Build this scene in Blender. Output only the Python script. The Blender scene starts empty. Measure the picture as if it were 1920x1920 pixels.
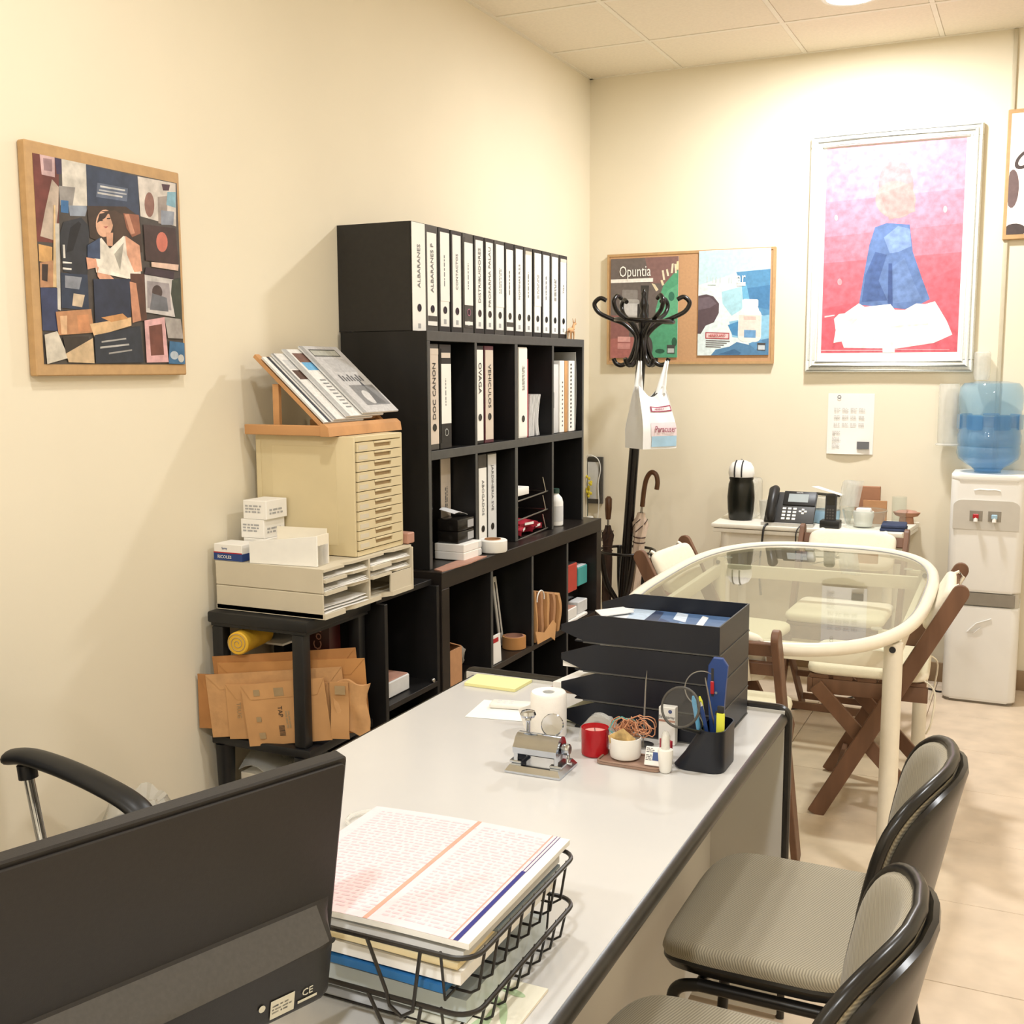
import bpy, bmesh, math, random
from mathutils import Vector, Matrix
random.seed(7)
PI = math.pi
scene = bpy.context.scene
COL = scene.collection

# ------------------------------------------------------------------ camera
cam_d = bpy.data.cameras.new('camera'); cam = bpy.data.objects.new('camera', cam_d); COL.objects.link(cam)
CAM = Vector((2.1543, -5.5183, 1.4770))
YAW, PITCH, ROLL = 0.44072, 0.12792, -0.00367
fw = Vector((-math.sin(YAW)*math.cos(PITCH), math.cos(YAW)*math.cos(PITCH), -math.sin(PITCH)))
rt = Vector((math.cos(YAW), math.sin(YAW), 0)); up = rt.cross(fw)
r2 = rt*math.cos(ROLL) + up*math.sin(ROLL); u2 = up*math.cos(ROLL) - rt*math.sin(ROLL)
cam.matrix_world = Matrix(((r2.x, u2.x, -fw.x, CAM.x), (r2.y, u2.y, -fw.y, CAM.y), (r2.z, u2.z, -fw.z, CAM.z), (0, 0, 0, 1)))
cam_d.sensor_fit = 'HORIZONTAL'; cam_d.sensor_width = 36.0
cam_d.lens = 2097.7/1920*36.0
cam_d.clip_start = 0.02
scene.camera = cam

# ------------------------------------------------------------------ world, exposure
w = bpy.data.worlds.new('world'); scene.world = w; w.use_nodes = True
w.node_tree.nodes['Background'].inputs[0].default_value = (0.9, 0.86, 0.78, 1)
w.node_tree.nodes['Background'].inputs[1].default_value = 0.3
vs = scene.view_settings
vs.view_transform = 'Standard'; vs.look = 'None'; vs.gamma = 1.0; vs.use_curve_mapping = False
vs.exposure = 0.46
LAMP_W = 22.0
CEIL = 2.927
LAMPS = [(1.395, -0.765, 1.45), (1.05, -3.80, 0.40), (2.60, -3.05, 0.75), (1.976, -5.90, 1.15), (0.80, -6.30, 0.65)]

# ------------------------------------------------------------------ materials
def lin(c):
    return c/12.92 if c <= 0.04045 else ((c+0.055)/1.055)**2.4
def hx(h, a=1.0):
    h = h.lstrip('#')
    return tuple(lin(int(h[i:i+2], 16)/255) for i in (0, 2, 4)) + (a,)
MATS = {}
def mat(name, col, rough=0.5, metal=0.0, var=0.06, scale=30.0, bump=0.0, bscale=None, spec=0.5, coat=0.0, alpha=1.0, trans=0.0, ior=1.45, emit=None, stretch=None):
    m = bpy.data.materials.new(name); m.use_nodes = True; MATS[name] = m
    nt = m.node_tree; b = nt.nodes['Principled BSDF']
    c = hx(col) if isinstance(col, str) else col
    b.inputs['Roughness'].default_value = rough; b.inputs['Metallic'].default_value = metal
    b.inputs['Specular IOR Level'].default_value = spec; b.inputs['IOR'].default_value = ior
    b.inputs['Coat Weight'].default_value = coat; b.inputs['Alpha'].default_value = alpha
    b.inputs['Transmission Weight'].default_value = trans
    tc = nt.nodes.new('ShaderNodeTexCoord')
    nz = nt.nodes.new('ShaderNodeTexNoise'); nz.inputs['Scale'].default_value = scale; nz.inputs['Detail'].default_value = 3
    src = tc.outputs['Object']
    if stretch:
        mp = nt.nodes.new('ShaderNodeMapping'); mp.inputs['Scale'].default_value = stretch
        nt.links.new(src, mp.inputs[0]); src = mp.outputs[0]
    nt.links.new(src, nz.inputs['Vector'])
    rp = nt.nodes.new('ShaderNodeValToRGB')
    lo = tuple(max(0, x*(1-var)) for x in c[:3]) + (1,); hi = tuple(min(1, x*(1+var)) for x in c[:3]) + (1,)
    rp.color_ramp.elements[0].position = 0.3; rp.color_ramp.elements[0].color = lo
    rp.color_ramp.elements[1].position = 0.7; rp.color_ramp.elements[1].color = hi
    nt.links.new(nz.outputs['Fac'], rp.inputs[0]); nt.links.new(rp.outputs[0], b.inputs['Base Color'])
    if bump:
        n2 = nt.nodes.new('ShaderNodeTexNoise'); n2.inputs['Scale'].default_value = bscale or scale*4
        nt.links.new(src, n2.inputs['Vector'])
        bp = nt.nodes.new('ShaderNodeBump'); bp.inputs['Strength'].default_value = bump; bp.inputs['Distance'].default_value = 0.002
        nt.links.new(n2.outputs['Fac'], bp.inputs['Height']); nt.links.new(bp.outputs[0], b.inputs['Normal'])
    if emit:
        b.inputs['Emission Color'].default_value = hx(emit[0]); b.inputs['Emission Strength'].default_value = emit[1]
    return m

def thin_clear(name, tint, rough=0.02, body=0.0, bodycol='#ffffff', ior=1.5, boost=1.0):
    """clear sheet: see-through tint plus a Fresnel mirror, optionally a little milky body"""
    m = bpy.data.materials.new(name); m.use_nodes = True; MATS[name] = m
    nt = m.node_tree; nt.nodes.remove(nt.nodes['Principled BSDF']); out = nt.nodes['Material Output']
    tr = nt.nodes.new('ShaderNodeBsdfTransparent'); tr.inputs[0].default_value = hx(tint)
    gl = nt.nodes.new('ShaderNodeBsdfGlossy'); gl.inputs['Roughness'].default_value = rough
    nz = nt.nodes.new('ShaderNodeTexNoise'); nz.inputs['Scale'].default_value = 3.0
    df = nt.nodes.new('ShaderNodeBsdfDiffuse'); df.inputs[0].default_value = hx(bodycol)
    fr = nt.nodes.new('ShaderNodeFresnel'); fr.inputs['IOR'].default_value = ior
    mu = nt.nodes.new('ShaderNodeMath'); mu.operation = 'MULTIPLY'; mu.inputs[1].default_value = boost; mu.use_clamp = True
    gm = nt.nodes.new('ShaderNodeNewGeometry'); iv = nt.nodes.new('ShaderNodeMath'); iv.operation = 'SUBTRACT'; iv.inputs[0].default_value = 1.0
    nt.links.new(gm.outputs['Backfacing'], iv.inputs[1]); mf = nt.nodes.new('ShaderNodeMath'); mf.operation = 'MULTIPLY'
    nt.links.new(fr.outputs[0], mf.inputs[0]); nt.links.new(iv.outputs[0], mf.inputs[1]); nt.links.new(mf.outputs[0], mu.inputs[0])
    mr = nt.nodes.new('ShaderNodeMapRange'); mr.inputs['To Min'].default_value = body*0.8; mr.inputs['To Max'].default_value = body*1.2
    nt.links.new(nz.outputs['Fac'], mr.inputs['Value'])
    m1 = nt.nodes.new('ShaderNodeMixShader'); nt.links.new(mr.outputs[0], m1.inputs[0]); nt.links.new(tr.outputs[0], m1.inputs[1]); nt.links.new(df.outputs[0], m1.inputs[2])
    m2 = nt.nodes.new('ShaderNodeMixShader'); nt.links.new(mu.outputs[0], m2.inputs[0]); nt.links.new(m1.outputs[0], m2.inputs[1]); nt.links.new(gl.outputs[0], m2.inputs[2])
    nt.links.new(m2.outputs[0], out.inputs[0])
    return m

def print_mat(name, rough=0.45, var=0.12, scale=60):
    """flat print: colour comes from the face colour attribute, broken up with a little noise"""
    m = bpy.data.materials.new(name); m.use_nodes = True; MATS[name] = m
    nt = m.node_tree; b = nt.nodes['Principled BSDF']; b.inputs['Roughness'].default_value = rough
    at = nt.nodes.new('ShaderNodeVertexColor'); at.layer_name = 'Col'
    tc = nt.nodes.new('ShaderNodeTexCoord'); nz = nt.nodes.new('ShaderNodeTexNoise'); nz.inputs['Scale'].default_value = scale; nz.inputs['Detail'].default_value = 4
    nt.links.new(tc.outputs['Object'], nz.inputs['Vector'])
    mr = nt.nodes.new('ShaderNodeMapRange'); mr.inputs['From Min'].default_value = .3; mr.inputs['From Max'].default_value = .7
    mr.inputs['To Min'].default_value = 1-var; mr.inputs['To Max'].default_value = 1+var
    nt.links.new(nz.outputs['Fac'], mr.inputs['Value'])
    mx = nt.nodes.new('ShaderNodeVectorMath'); mx.operation = 'SCALE'
    nt.links.new(at.outputs['Color'], mx.inputs[0]); nt.links.new(mr.outputs[0], mx.inputs['Scale'])
    nt.links.new(mx.outputs[0], b.inputs['Base Color'])
    return m
print_mat('print', 0.5, 0.10, 60); print_mat('print_paint', 0.4, 0.22, 35); print_mat('print_plain', 0.55, 0.03, 20)

# ------------------------------------------------------------------ mesh builder
WORLD = {}
def root_of(o):
    while o.parent: o = o.parent
    return o
class MB:
    def __init__(s): s.v = []; s.f = []
    def add(s, verts, faces, M=None):
        o = len(s.v)
        s.v += [(M @ Vector(p))[:] if M else tuple(p) for p in verts]
        s.f += [tuple(i+o for i in f) for f in faces]
        return s
    def bm(s, bm, M=None):
        bm.verts.ensure_lookup_table(); bm.verts.index_update()
        s.add([v.co[:] for v in bm.verts], [tuple(v.index for v in f.verts) for f in bm.faces], M); bm.free(); return s
    def box(s, a, b, bev=0.0, seg=2, M=None):
        x0, x1 = sorted((a[0], b[0])); y0, y1 = sorted((a[1], b[1])); z0, z1 = sorted((a[2], b[2]))
        v = [(x0,y0,z0),(x1,y0,z0),(x1,y1,z0),(x0,y1,z0),(x0,y0,z1),(x1,y0,z1),(x1,y1,z1),(x0,y1,z1)]
        f = [(3,2,1,0),(4,5,6,7),(0,1,5,4),(1,2,6,5),(2,3,7,6),(3,0,4,7)]
        if not bev: return s.add(v, f, M)
        bm = bmesh.new(); vv = [bm.verts.new(p) for p in v]
        for q in f: bm.faces.new([vv[i] for i in q])
        bev = min(bev, .49*min(x1-x0, y1-y0, z1-z0))
        bmesh.ops.bevel(bm, geom=bm.edges[:], offset=bev, segments=seg, affect='EDGES', profile=.5)
        return s.bm(bm, M)
    def prism(s, poly, z0, z1, M=None, bev=0.0, seg=2):
        n = len(poly)
        ar = sum(poly[i][0]*poly[(i+1)%n][1]-poly[(i+1)%n][0]*poly[i][1] for i in range(n))
        if ar < 0: poly = poly[::-1]
        v = [(x, y, z0) for x, y in poly] + [(x, y, z1) for x, y in poly]
        f = [tuple(range(n-1, -1, -1)), tuple(range(n, 2*n))] + [(i, (i+1) % n, n+(i+1) % n, n+i) for i in range(n)]
        if not bev: return s.add(v, f, M)
        bm = bmesh.new(); vv = [bm.verts.new(p) for p in v]
        for q in f: bm.faces.new([vv[i] for i in q])
        top = [e for e in bm.edges if abs(e.verts[0].co.z-e.verts[1].co.z) < 1e-9]
        bmesh.ops.bevel(bm, geom=top, offset=bev, segments=seg, affect='EDGES', profile=.5)
        return s.bm(bm, M)
    def tube(s, pts, r, n=10, closed=False, caps=True, M=None, flat=None):
        pts = [Vector(p) for p in pts]; k = len(pts)
        R = r if isinstance(r, (list, tuple)) else [r]*k
        T = []
        for i in range(k):
            a = pts[(i-1) % k] if (closed or i > 0) else pts[i]
            b = pts[(i+1) % k] if (closed or i < k-1) else pts[i]
            T.append((b-a).normalized())
        nrm = T[0].orthogonal().normalized()
        if abs(T[0].z) < .9: nrm = (Vector((0,0,1)) - T[0]*T[0].z).normalized()
        vs_ = []
        for i in range(k):
            nrm = (nrm - T[i]*nrm.dot(T[i])).normalized(); bn = T[i].cross(nrm)
            for j in range(n):
                a = 2*PI*j/n; sc = (1, flat) if flat else (1, 1)
                vs_.append((pts[i] + (nrm*math.cos(a)*sc[0] + bn*math.sin(a)*sc[1])*R[i])[:])
        f = []
        for i in range(k if closed else k-1):
            i2 = (i+1) % k
            for j in range(n):
                j2 = (j+1) % n; f.append((i*n+j, i*n+j2, i2*n+j2, i2*n+j))
        if caps and not closed:
            f.append(tuple(range(n-1, -1, -1))); f.append(tuple((k-1)*n+j for j in range(n)))
        return s.add(vs_, f, M)
    def cyl(s, a, b, r, r1=None, n=20, M=None): return s.tube([a, b], [r, r if r1 is None else r1], n, M=M)
    def lathe(s, prof, n=28, M=None, cap0=True, cap1=True):
        v = []; f = []
        for r, z in prof:
            for j in range(n): a = 2*PI*j/n; v.append((r*math.cos(a), r*math.sin(a), z))
        k = len(prof)
        for i in range(k-1):
            for j in range(n):
                j2 = (j+1) % n; f.append((i*n+j, i*n+j2, (i+1)*n+j2, (i+1)*n+j))
        if cap0: f.append(tuple(range(n-1, -1, -1)))
        if cap1: f.append(tuple((k-1)*n+j for j in range(n)))
        return s.add(v, f, M)
    def ball(s, c, r, n=16, m=10, M=None):
        rx, ry, rz = r if isinstance(r, (tuple, list)) else (r, r, r)
        v = [(c[0], c[1], c[2]-rz)]; f = []
        for i in range(1, m):
            t = -PI/2+PI*i/m
            for j in range(n):
                a = 2*PI*j/n; v.append((c[0]+rx*math.cos(t)*math.cos(a), c[1]+ry*math.cos(t)*math.sin(a), c[2]+rz*math.sin(t)))
        v.append((c[0], c[1], c[2]+rz)); L = len(v)-1
        for j in range(n):
            j2 = (j+1) % n; f.append((0, 1+j2, 1+j)); f.append((L, L-n+j, L-n+j2))
            for i in range(m-2): f.append((1+i*n+j, 1+i*n+j2, 1+(i+1)*n+j2, 1+(i+1)*n+j))
        return s.add(v, f, M)
    def sheet(s, fn, nu, nv, th=0.0, M=None):
        """grid surface fn(u,v) -> point, closed to a slab of thickness th (offset along normals)"""
        P = [[Vector(fn(i/nu, j/nv)) for j in range(nv+1)] for i in range(nu+1)]
        v = []; f = []; W = nv+1
        def N(i, j):
            a = P[min(i+1, nu)][j]-P[max(i-1, 0)][j]; b = P[i][min(j+1, nv)]-P[i][max(j-1, 0)]
            c = a.cross(b); return c.normalized() if c.length > 1e-12 else Vector((0, 0, 1))
        for i in range(nu+1):
            for j in range(nv+1): v.append(P[i][j][:])
        for i in range(nu):
            for j in range(nv): f.append((i*W+j, (i+1)*W+j, (i+1)*W+j+1, i*W+j+1))
        if th:
            o = len(v)
            for i in range(nu+1):
                for j in range(nv+1): v.append((P[i][j]-N(i, j)*th)[:])
            for i in range(nu):
                for j in range(nv): f.append((o+i*W+j, o+i*W+j+1, o+(i+1)*W+j+1, o+(i+1)*W+j))
            for i in range(nu):
                f.append((i*W, o+i*W, o+(i+1)*W, (i+1)*W)); f.append((i*W+nv, (i+1)*W+nv, o+(i+1)*W+nv, o+i*W+nv))
            for j in range(nv):
                f.append((j, j+1, o+j+1, o+j)); f.append((nu*W+j, o+nu*W+j, o+nu*W+j+1, nu*W+j+1))
        return s.add(v, f, M)
    def build(s, name, m, parent=None, local=False, smooth=35, base=None):
        verts = s.v
        loc = None
        if parent is not None and not local:
            Mi = WORLD.get(root_of(parent).name)
            if Mi: Mi = Mi.inverted(); verts = [(Mi @ Vector(p))[:] for p in verts]
        elif parent is None and not local:
            xs = [p[0] for p in verts]; ys = [p[1] for p in verts]; zs = [p[2] for p in verts]
            loc = base or ((min(xs)+max(xs))/2, (min(ys)+max(ys))/2, min(zs))
            verts = [(p[0]-loc[0], p[1]-loc[1], p[2]-loc[2]) for p in verts]
        me = bpy.data.meshes.new(name); me.from_pydata(verts, [], s.f); me.validate(); me.update()
        if smooth:
            me.polygons.foreach_set('use_smooth', [True]*len(me.polygons)); me.set_sharp_from_angle(angle=math.radians(smooth))
        me.materials.append(MATS[m] if isinstance(m, str) else m)
        o = bpy.data.objects.new(name, me); COL.objects.link(o)
        if parent is not None: o.parent = parent
        elif loc: o.location = loc; WORLD[o.name] = Matrix.Translation(loc)
        return o
def tag(o, label, cat, group=None, kind=None):
    o['label'] = label; o['category'] = cat
    if group: o['group'] = group
    if kind: o['kind'] = kind
    return o
def struct(o, label=None):
    o['kind'] = 'structure'
    if label: o['label'] = label
    return o
def thing(name, label, cat, loc=(0, 0, 0), rz=0.0, group=None, rot=None):
    o = bpy.data.objects.new(name, None); o.empty_display_size = .05; COL.objects.link(o)
    o.location = loc; o.rotation_euler = rot or (0, 0, rz)
    WORLD[o.name] = Matrix.Translation(loc) @ o.rotation_euler.to_matrix().to_4x4()
    return tag(o, label, cat, group)
def dup(src, loc=None, rz=None, label=None, group=None):
    c = src.copy(); COL.objects.link(c)
    if loc is not None: c.location = loc
    if rz is not None: c.rotation_euler = (0, 0, rz)
    if label: c['label'] = label
    if group: c['group'] = group
    WORLD[c.name] = Matrix.Translation(c.location) @ c.rotation_euler.to_matrix().to_4x4()
    for ch in [x for x in bpy.data.objects if x.parent == src]:
        k = ch.copy(); COL.objects.link(k); k.parent = c
        for g in [x for x in bpy.data.objects if x.parent == ch]:
            q = g.copy(); COL.objects.link(q); q.parent = k
    return c
def frame(o, X, Y):
    X = Vector(X).normalized(); Y = Vector(Y); Y = (Y-X*Y.dot(X)).normalized(); Z = X.cross(Y)
    return Matrix(((X.x, Y.x, Z.x, o[0]), (X.y, Y.y, Z.y, o[1]), (X.z, Y.z, Z.z, o[2]), (0, 0, 0, 1)))
TXT = {}
def lettering(s, size, M, m, parent, name='lettering', align='CENTER', ext=0.0002, local=False, squeeze=1.0):
    """flat letters in the plane of M (x = reading direction, y = up)"""
    cu = bpy.data.curves.new('t', 'FONT'); cu.body = s; cu.size = size; cu.extrude = ext; cu.align_x = align; cu.align_y = 'CENTER'; cu.resolution_u = 2
    o = bpy.data.objects.new('t', cu); me = bpy.data.meshes.new_from_object(o)
    b = MB(); b.add([(v.co.x*squeeze, v.co.y, v.co.z) for v in me.vertices], [tuple(p.vertices) for p in me.polygons], M)
    bpy.data.objects.remove(o); bpy.data.curves.remove(cu); bpy.data.meshes.remove(me)
    return b.build(name, m, parent, local=local, smooth=0)
def scribble(M, wdt, hgt, rows, m, parent, name='lettering', seed=1, fill=.75, local=False):
    """rows of small strokes standing for print too small to read; M origin = centre"""
    rnd = random.Random(seed); b = MB(); rh = hgt/rows
    for k in range(rows):
        x = -wdt/2; y = hgt/2-(k+.5)*rh; end = wdt/2*rnd.uniform(.55, 1)
        while x < end:
            l = min(rnd.uniform(.5, 2.2)*rh, end-x)
            b.add([(x, y-rh*.28, .0002), (x+l, y-rh*.28, .0002), (x+l, y+rh*.28, .0002), (x, y+rh*.28, .0002)], [(0, 1, 2, 3)], M)
            x += l+rh*rnd.uniform(.25, .6)
    return b.build(name, m, parent, smooth=0, local=local)
def homog(q):
    """pixel quad (tl,tr,br,bl) -> function giving (u,v) in the unit square, v up"""
    import numpy as np
    dst = [(0, 1), (1, 1), (1, 0), (0, 0)]; A = []; B = []
    for (x, y), (u, v) in zip(q, dst):
        A.append([x, y, 1, 0, 0, 0, -u*x, -u*y]); B.append(u); A.append([0, 0, 0, x, y, 1, -v*x, -v*y]); B.append(v)
    h = np.linalg.solve(np.array(A, float), np.array(B, float))
    def f(x, y):
        w_ = h[6]*x+h[7]*y+1; return (h[0]*x+h[1]*y+h[2])/w_, (h[3]*x+h[4]*y+h[5])/w_
    return f
def flat_print(name, parent, M, wdt, hgt, items, m='print', quad=None, step=0.00005, local=False, clip=True):
    """one printed sheet: layered flat colour areas; M origin = lower left corner, x right, y up"""
    H = homog(quad) if quad else (lambda x, y: (x, y))
    v = []; f = []; cols = []
    for k, it in enumerate(items):
        poly, c = it
        pts = [H(*p) for p in poly]
        if clip: pts = [(min(1, max(0, a)), min(1, max(0, b))) for a, b in pts]
        n = len(pts); ar = sum(pts[i][0]*pts[(i+1) % n][1]-pts[(i+1) % n][0]*pts[i][1] for i in range(n))
        if ar < 0: pts = pts[::-1]
        o = len(v); v += [(M @ Vector((a*wdt, b*hgt, k*step)))[:] for a, b in pts]; f.append(tuple(range(o, o+n))); cols.append(hx(c))
    if parent is not None and not local:
        Mi = WORLD.get(root_of(parent).name)
        if Mi: Mi = Mi.inverted(); v = [(Mi @ Vector(p))[:] for p in v]
    me = bpy.data.meshes.new(name); me.from_pydata(v, [], f)
    ca = me.color_attributes.new('Col', 'FLOAT_COLOR', 'CORNER')
    li = 0
    for p, c in zip(me.polygons, cols):
        for _ in p.vertices: ca.data[li].color = c; li += 1
    me.update(); me.materials.append(MATS[m]); o = bpy.data.objects.new(name, me); COL.objects.link(o); o.parent = parent
    return o
def ell(cx, cy, rx, ry, n=18, rot=0):
    return [(cx+rx*math.cos(2*PI*i/n)*math.cos(rot)-ry*math.sin(2*PI*i/n)*math.sin(rot), cy+rx*math.cos(2*PI*i/n)*math.sin(rot)+ry*math.sin(2*PI*i/n)*math.cos(rot)) for i in range(n)]
def rect(x0, y0, x1, y1): return [(x0, y0), (x1, y0), (x1, y1), (x0, y1)]
def rrect(x0, y0, x1, y1, r, n=5):
    p = []
    for cx, cy, a in ((x1-r, y1-r, 0), (x0+r, y1-r, PI/2), (x0+r, y0+r, PI), (x1-r, y0+r, 3*PI/2)):
        for i in range(n+1): t = a+PI/2*i/n; p.append((cx+r*math.cos(t), cy+r*math.sin(t)))
    return p
def arc(c, r, a0, a1, n, X=(1, 0, 0), Y=(0, 0, 1)):
    X = Vector(X); Y = Vector(Y); c = Vector(c)
    return [(c+X*r*math.cos(a0+(a1-a0)*i/n)+Y*r*math.sin(a0+(a1-a0)*i/n))[:] for i in range(n+1)]
def spline(pts, n=8):
    """Catmull-Rom through points"""
    P = [Vector(p) for p in pts]; out = []
    for i in range(len(P)-1):
        p0 = P[max(i-1, 0)]; p1 = P[i]; p2 = P[i+1]; p3 = P[min(i+2, len(P)-1)]
        for k in range(n):
            t = k/n; out.append((.5*((2*p1)+(p2-p0)*t+(2*p0-5*p1+4*p2-p3)*t*t+(3*p1-p0-3*p2+p3)*t**3))[:])
    out.append(P[-1][:]); return out

mat('wall', '#ECE2CB', 0.85, var=0.02, scale=2, bump=.05, bscale=160, spec=.15)
mat('ceiling_tile', '#EFE5D2', 0.9, var=0.03, scale=80, bump=.15, bscale=400, spec=.1)
mat('grid_white', '#EFE8D8', 0.6, var=.02)
mat('floor_tile', '#DECBB4', 0.35, var=0.10, scale=9, bump=.02, spec=.4)
mat('grout', '#B59D80', 0.9)
mat('base_tile', '#9C8264', 0.4, var=.1, scale=12)
mat('strip', '#C9BFA6', 0.5, var=.03)
mat('black_wood', '#1B1A1A', 0.42, var=.25, scale=14, spec=.4, stretch=(1, 1, .25))
mat('black_edge', '#4A4A48', 0.45, var=.1)
mat('black_plastic', '#17181A', 0.4, var=.12, scale=25)
mat('black_gloss', '#0E0E10', 0.18, var=.1)
mat('navy_plastic', '#161A24', 0.42, var=.12, scale=18)
mat('white', '#F4F2EC', 0.55, var=.02); mat('paper', '#F3F0EA', 0.7, var=.02, scale=12); mat('paper_grey', '#D9D9D8', 0.7, var=.04)
mat('cream_metal', '#ECE4D2', 0.35, var=.02); mat('beige_plastic', '#D9C9A2', 0.5, var=.03, scale=8); mat('beige_dark', '#A88F6A', 0.6)
mat('grey_beige', '#D2C8B2', 0.5, var=.03, scale=8)
mat('chrome', '#C6CCD6', 0.12, metal=1, var=.05); mat('steel', '#A9A7A2', 0.3, metal=1, var=.06)
mat('wood_red', '#70503C', 0.5, var=.22, scale=18, stretch=(1, 1, .15)); mat('wood_light', '#C79462', 0.5, var=.14, scale=14, stretch=(.2, 1, 1))
mat('mdf', '#BF9A6C', 0.6, var=.08, scale=40); mat('cork', '#C59A72', 0.7, var=.05, scale=90)
mat('ink', '#2A2A2C', 0.6, var=.02); mat('ink_grey', '#6E6E70', 0.6, var=.02); mat('ink_pale', '#A9A9AA', .6, var=.02)
mat('cushion', '#EDE4D0', 0.9, var=.03, scale=50, bump=.3, bscale=300)
mat('kraft', '#C08A52', 0.75, var=.08, scale=10, bump=.1); mat('kraft_light', '#CB9A66', 0.75, var=.08, scale=10, bump=.1); mat('carton', '#B98A62', .8, var=.08)
mat('red', '#B3202A', .35, var=.06); mat('blue', '#23407E', .4, var=.05); mat('lightblue', '#5DA3CF', .4); mat('yellow', '#E2B233', .6, var=.05); mat('lime', '#DDE04A', .5); mat('teal', '#4FA6A2', .5)
thin_clear('glass', '#F8FAF4', .01, body=.04, bodycol='#F0F2E6', ior=1.5, boost=1.3)
thin_clear('clear_plastic', '#FAFAF8', .15, body=.30, bodycol='#F6F5F0', ior=1.35)
thin_clear('clear_glass', '#FAFCFB', .02, body=.05, bodycol='#F0F4F0', ior=1.5)
thin_clear('bottle_blue', '#E0EFF9', .05, body=.18, bodycol='#B4D8F2', ior=1.45)
thin_clear('water', '#D4E8F7', .04, body=.18, bodycol='#94C6EC', ior=1.4)
thin_clear('lens_glass', '#FCFDFD', .01, body=.01, bodycol='#FFFFFF', ior=1.4, boost=.7)
mat('ink_faint', '#CFCBC6', .7, var=.02)
# ------------------------------------------------------------------ room
RX, RY = 3.40, -7.20
def plain(name, a, b, m):
    return struct(MB().box(a, b).build(name, m, None, smooth=0))
wl = plain('wall_left', (-.12, RY, 0), (0, 0, CEIL+.1), 'wall')
wb = plain('wall_back', (-.12, 0, 0), (RX+.12, .12, CEIL+.1), 'wall')
wr = plain('wall_right', (RX, RY, 0), (RX+.12, 0, CEIL+.1), 'wall')
wf = plain('wall_front', (-.12, RY-.12, 0), (RX+.12, RY, CEIL+.1), 'wall')
fl = plain('floor', (-.12, RY-.12, -.12), (RX+.12, .12, -.006), 'grout')
ce = plain('ceiling', (-.12, RY-.12, CEIL+.012), (RX+.12, .12, CEIL+.12), 'ceiling_tile')
# floor tiles
TX, TY, PX, PY = 1.779, -2.331, .452, .452
G = .0012
def clamp(a, lo, hi): return max(lo, min(hi, a))
xs = [TX+k*PX for k in range(-5, 6)]; ys = [TY+k*PY for k in range(-13, 8)]
for i in range(len(xs)-1):
    for j in range(len(ys)-1):
        x0, x1 = clamp(xs[i], 0, RX), clamp(xs[i+1], 0, RX); y0, y1 = clamp(ys[j], RY, 0), clamp(ys[j+1], RY, 0)
        if x1-x0 < .02 or y1-y0 < .02: continue
        b = MB(); b.box((x0+G, y0+G, -.006), (x1-G, y1-G, 0), .0008, 1); b.build('tile', 'floor_tile', fl, smooth=0)
# ceiling tiles and grid
BX, AY = .4757, -.5164
gx = [BX+k*.6 for k in range(-1, 6)]; gy = [AY-k*.6 for k in range(-1, 12)]
for i in range(len(gx)-1):
    for j in range(len(gy)-1):
        x0, x1 = clamp(gx[i], 0, RX), clamp(gx[i+1], 0, RX); y1, y0 = clamp(gy[j], RY, 0), clamp(gy[j+1], RY, 0)
        if x1-x0 < .03 or y1-y0 < .03: continue
        MB().box((x0+.010, y0+.010, CEIL+.002), (x1-.010, y1-.010, CEIL+.012), .003, 1).build('ceiling_panel', 'ceiling_tile', ce, smooth=0)
k = 0
for x in gx:
    if .01 < x < RX-.01: MB().box((x-.010, RY, CEIL), (x+.010, 0, CEIL+.006)).build('grid_rail', 'grid_white', ce, smooth=0)
for y in gy:
    if RY+.01 < y < -.01: MB().box((0, y-.010, CEIL-.0005), (RX, y+.010, CEIL+.006)).build('grid_rail', 'grid_white', ce, smooth=0)
for a, b in (((0, RY, CEIL-.001), (.018, 0, CEIL+.006)), ((0, -.018, CEIL-.001), (RX, 0, CEIL+.006))):
    MB().box(a, b).build('edge_rail', 'grid_white', ce, smooth=0)
struct(MB().box((0, -.014, 0), (RX, 0, .092), .003).build('baseboard_back', 'base_tile'))
struct(MB().box((0, RY, 0), (.014, -.014, .092), .003).build('baseboard_left', 'base_tile'))
struct(MB().box((1.966, -.012, .1), (1.984, 0, CEIL-.002), .003).build('trim_1', 'strip'))
# recessed ceiling downlights
mat('lamp_ring', '#E8E6E0', .3, var=.02); mat('lamp_lens', '#FFFFFF', .4, emit=('#FFF6E6', 30.0))
for n_, (lx, ly, lp) in enumerate(LAMPS):
    t = thing('ceiling_downlight', ['round recessed downlight glaring at the top edge, near the white-framed picture', 'round recessed downlight over the long desk', 'round recessed downlight over the aisle beside the visitor chairs', 'round recessed downlight above where the picture was taken from', 'round recessed downlight near the office chair by the left wall'][n_], 'ceiling lamp', (lx, ly, CEIL), group='recessed downlights')
    MB().lathe([(.095, -.001), (.095, -.008), (.112, -.008), (.114, -.004), (.114, -.001)], 32, Matrix.Translation((lx, ly, CEIL)), False, False).build('trim_ring', 'lamp_ring', t)
    MB().lathe([(.095, -.003), (.05, -.006), (.001, -.007)], 32, Matrix.Translation((lx, ly, CEIL)), False, True).build('lens', 'lamp_lens', t)
    ld = bpy.data.lights.new('downlight_lamp', 'AREA'); ld.shape = 'DISK'; ld.size = .17; ld.energy = LAMP_W*lp; ld.color = (.95, .975, 1.0)
    lo = bpy.data.objects.new('downlight_lamp', ld); COL.objects.link(lo); lo.location = (0, 0, -.012); lo.parent = t
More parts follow.
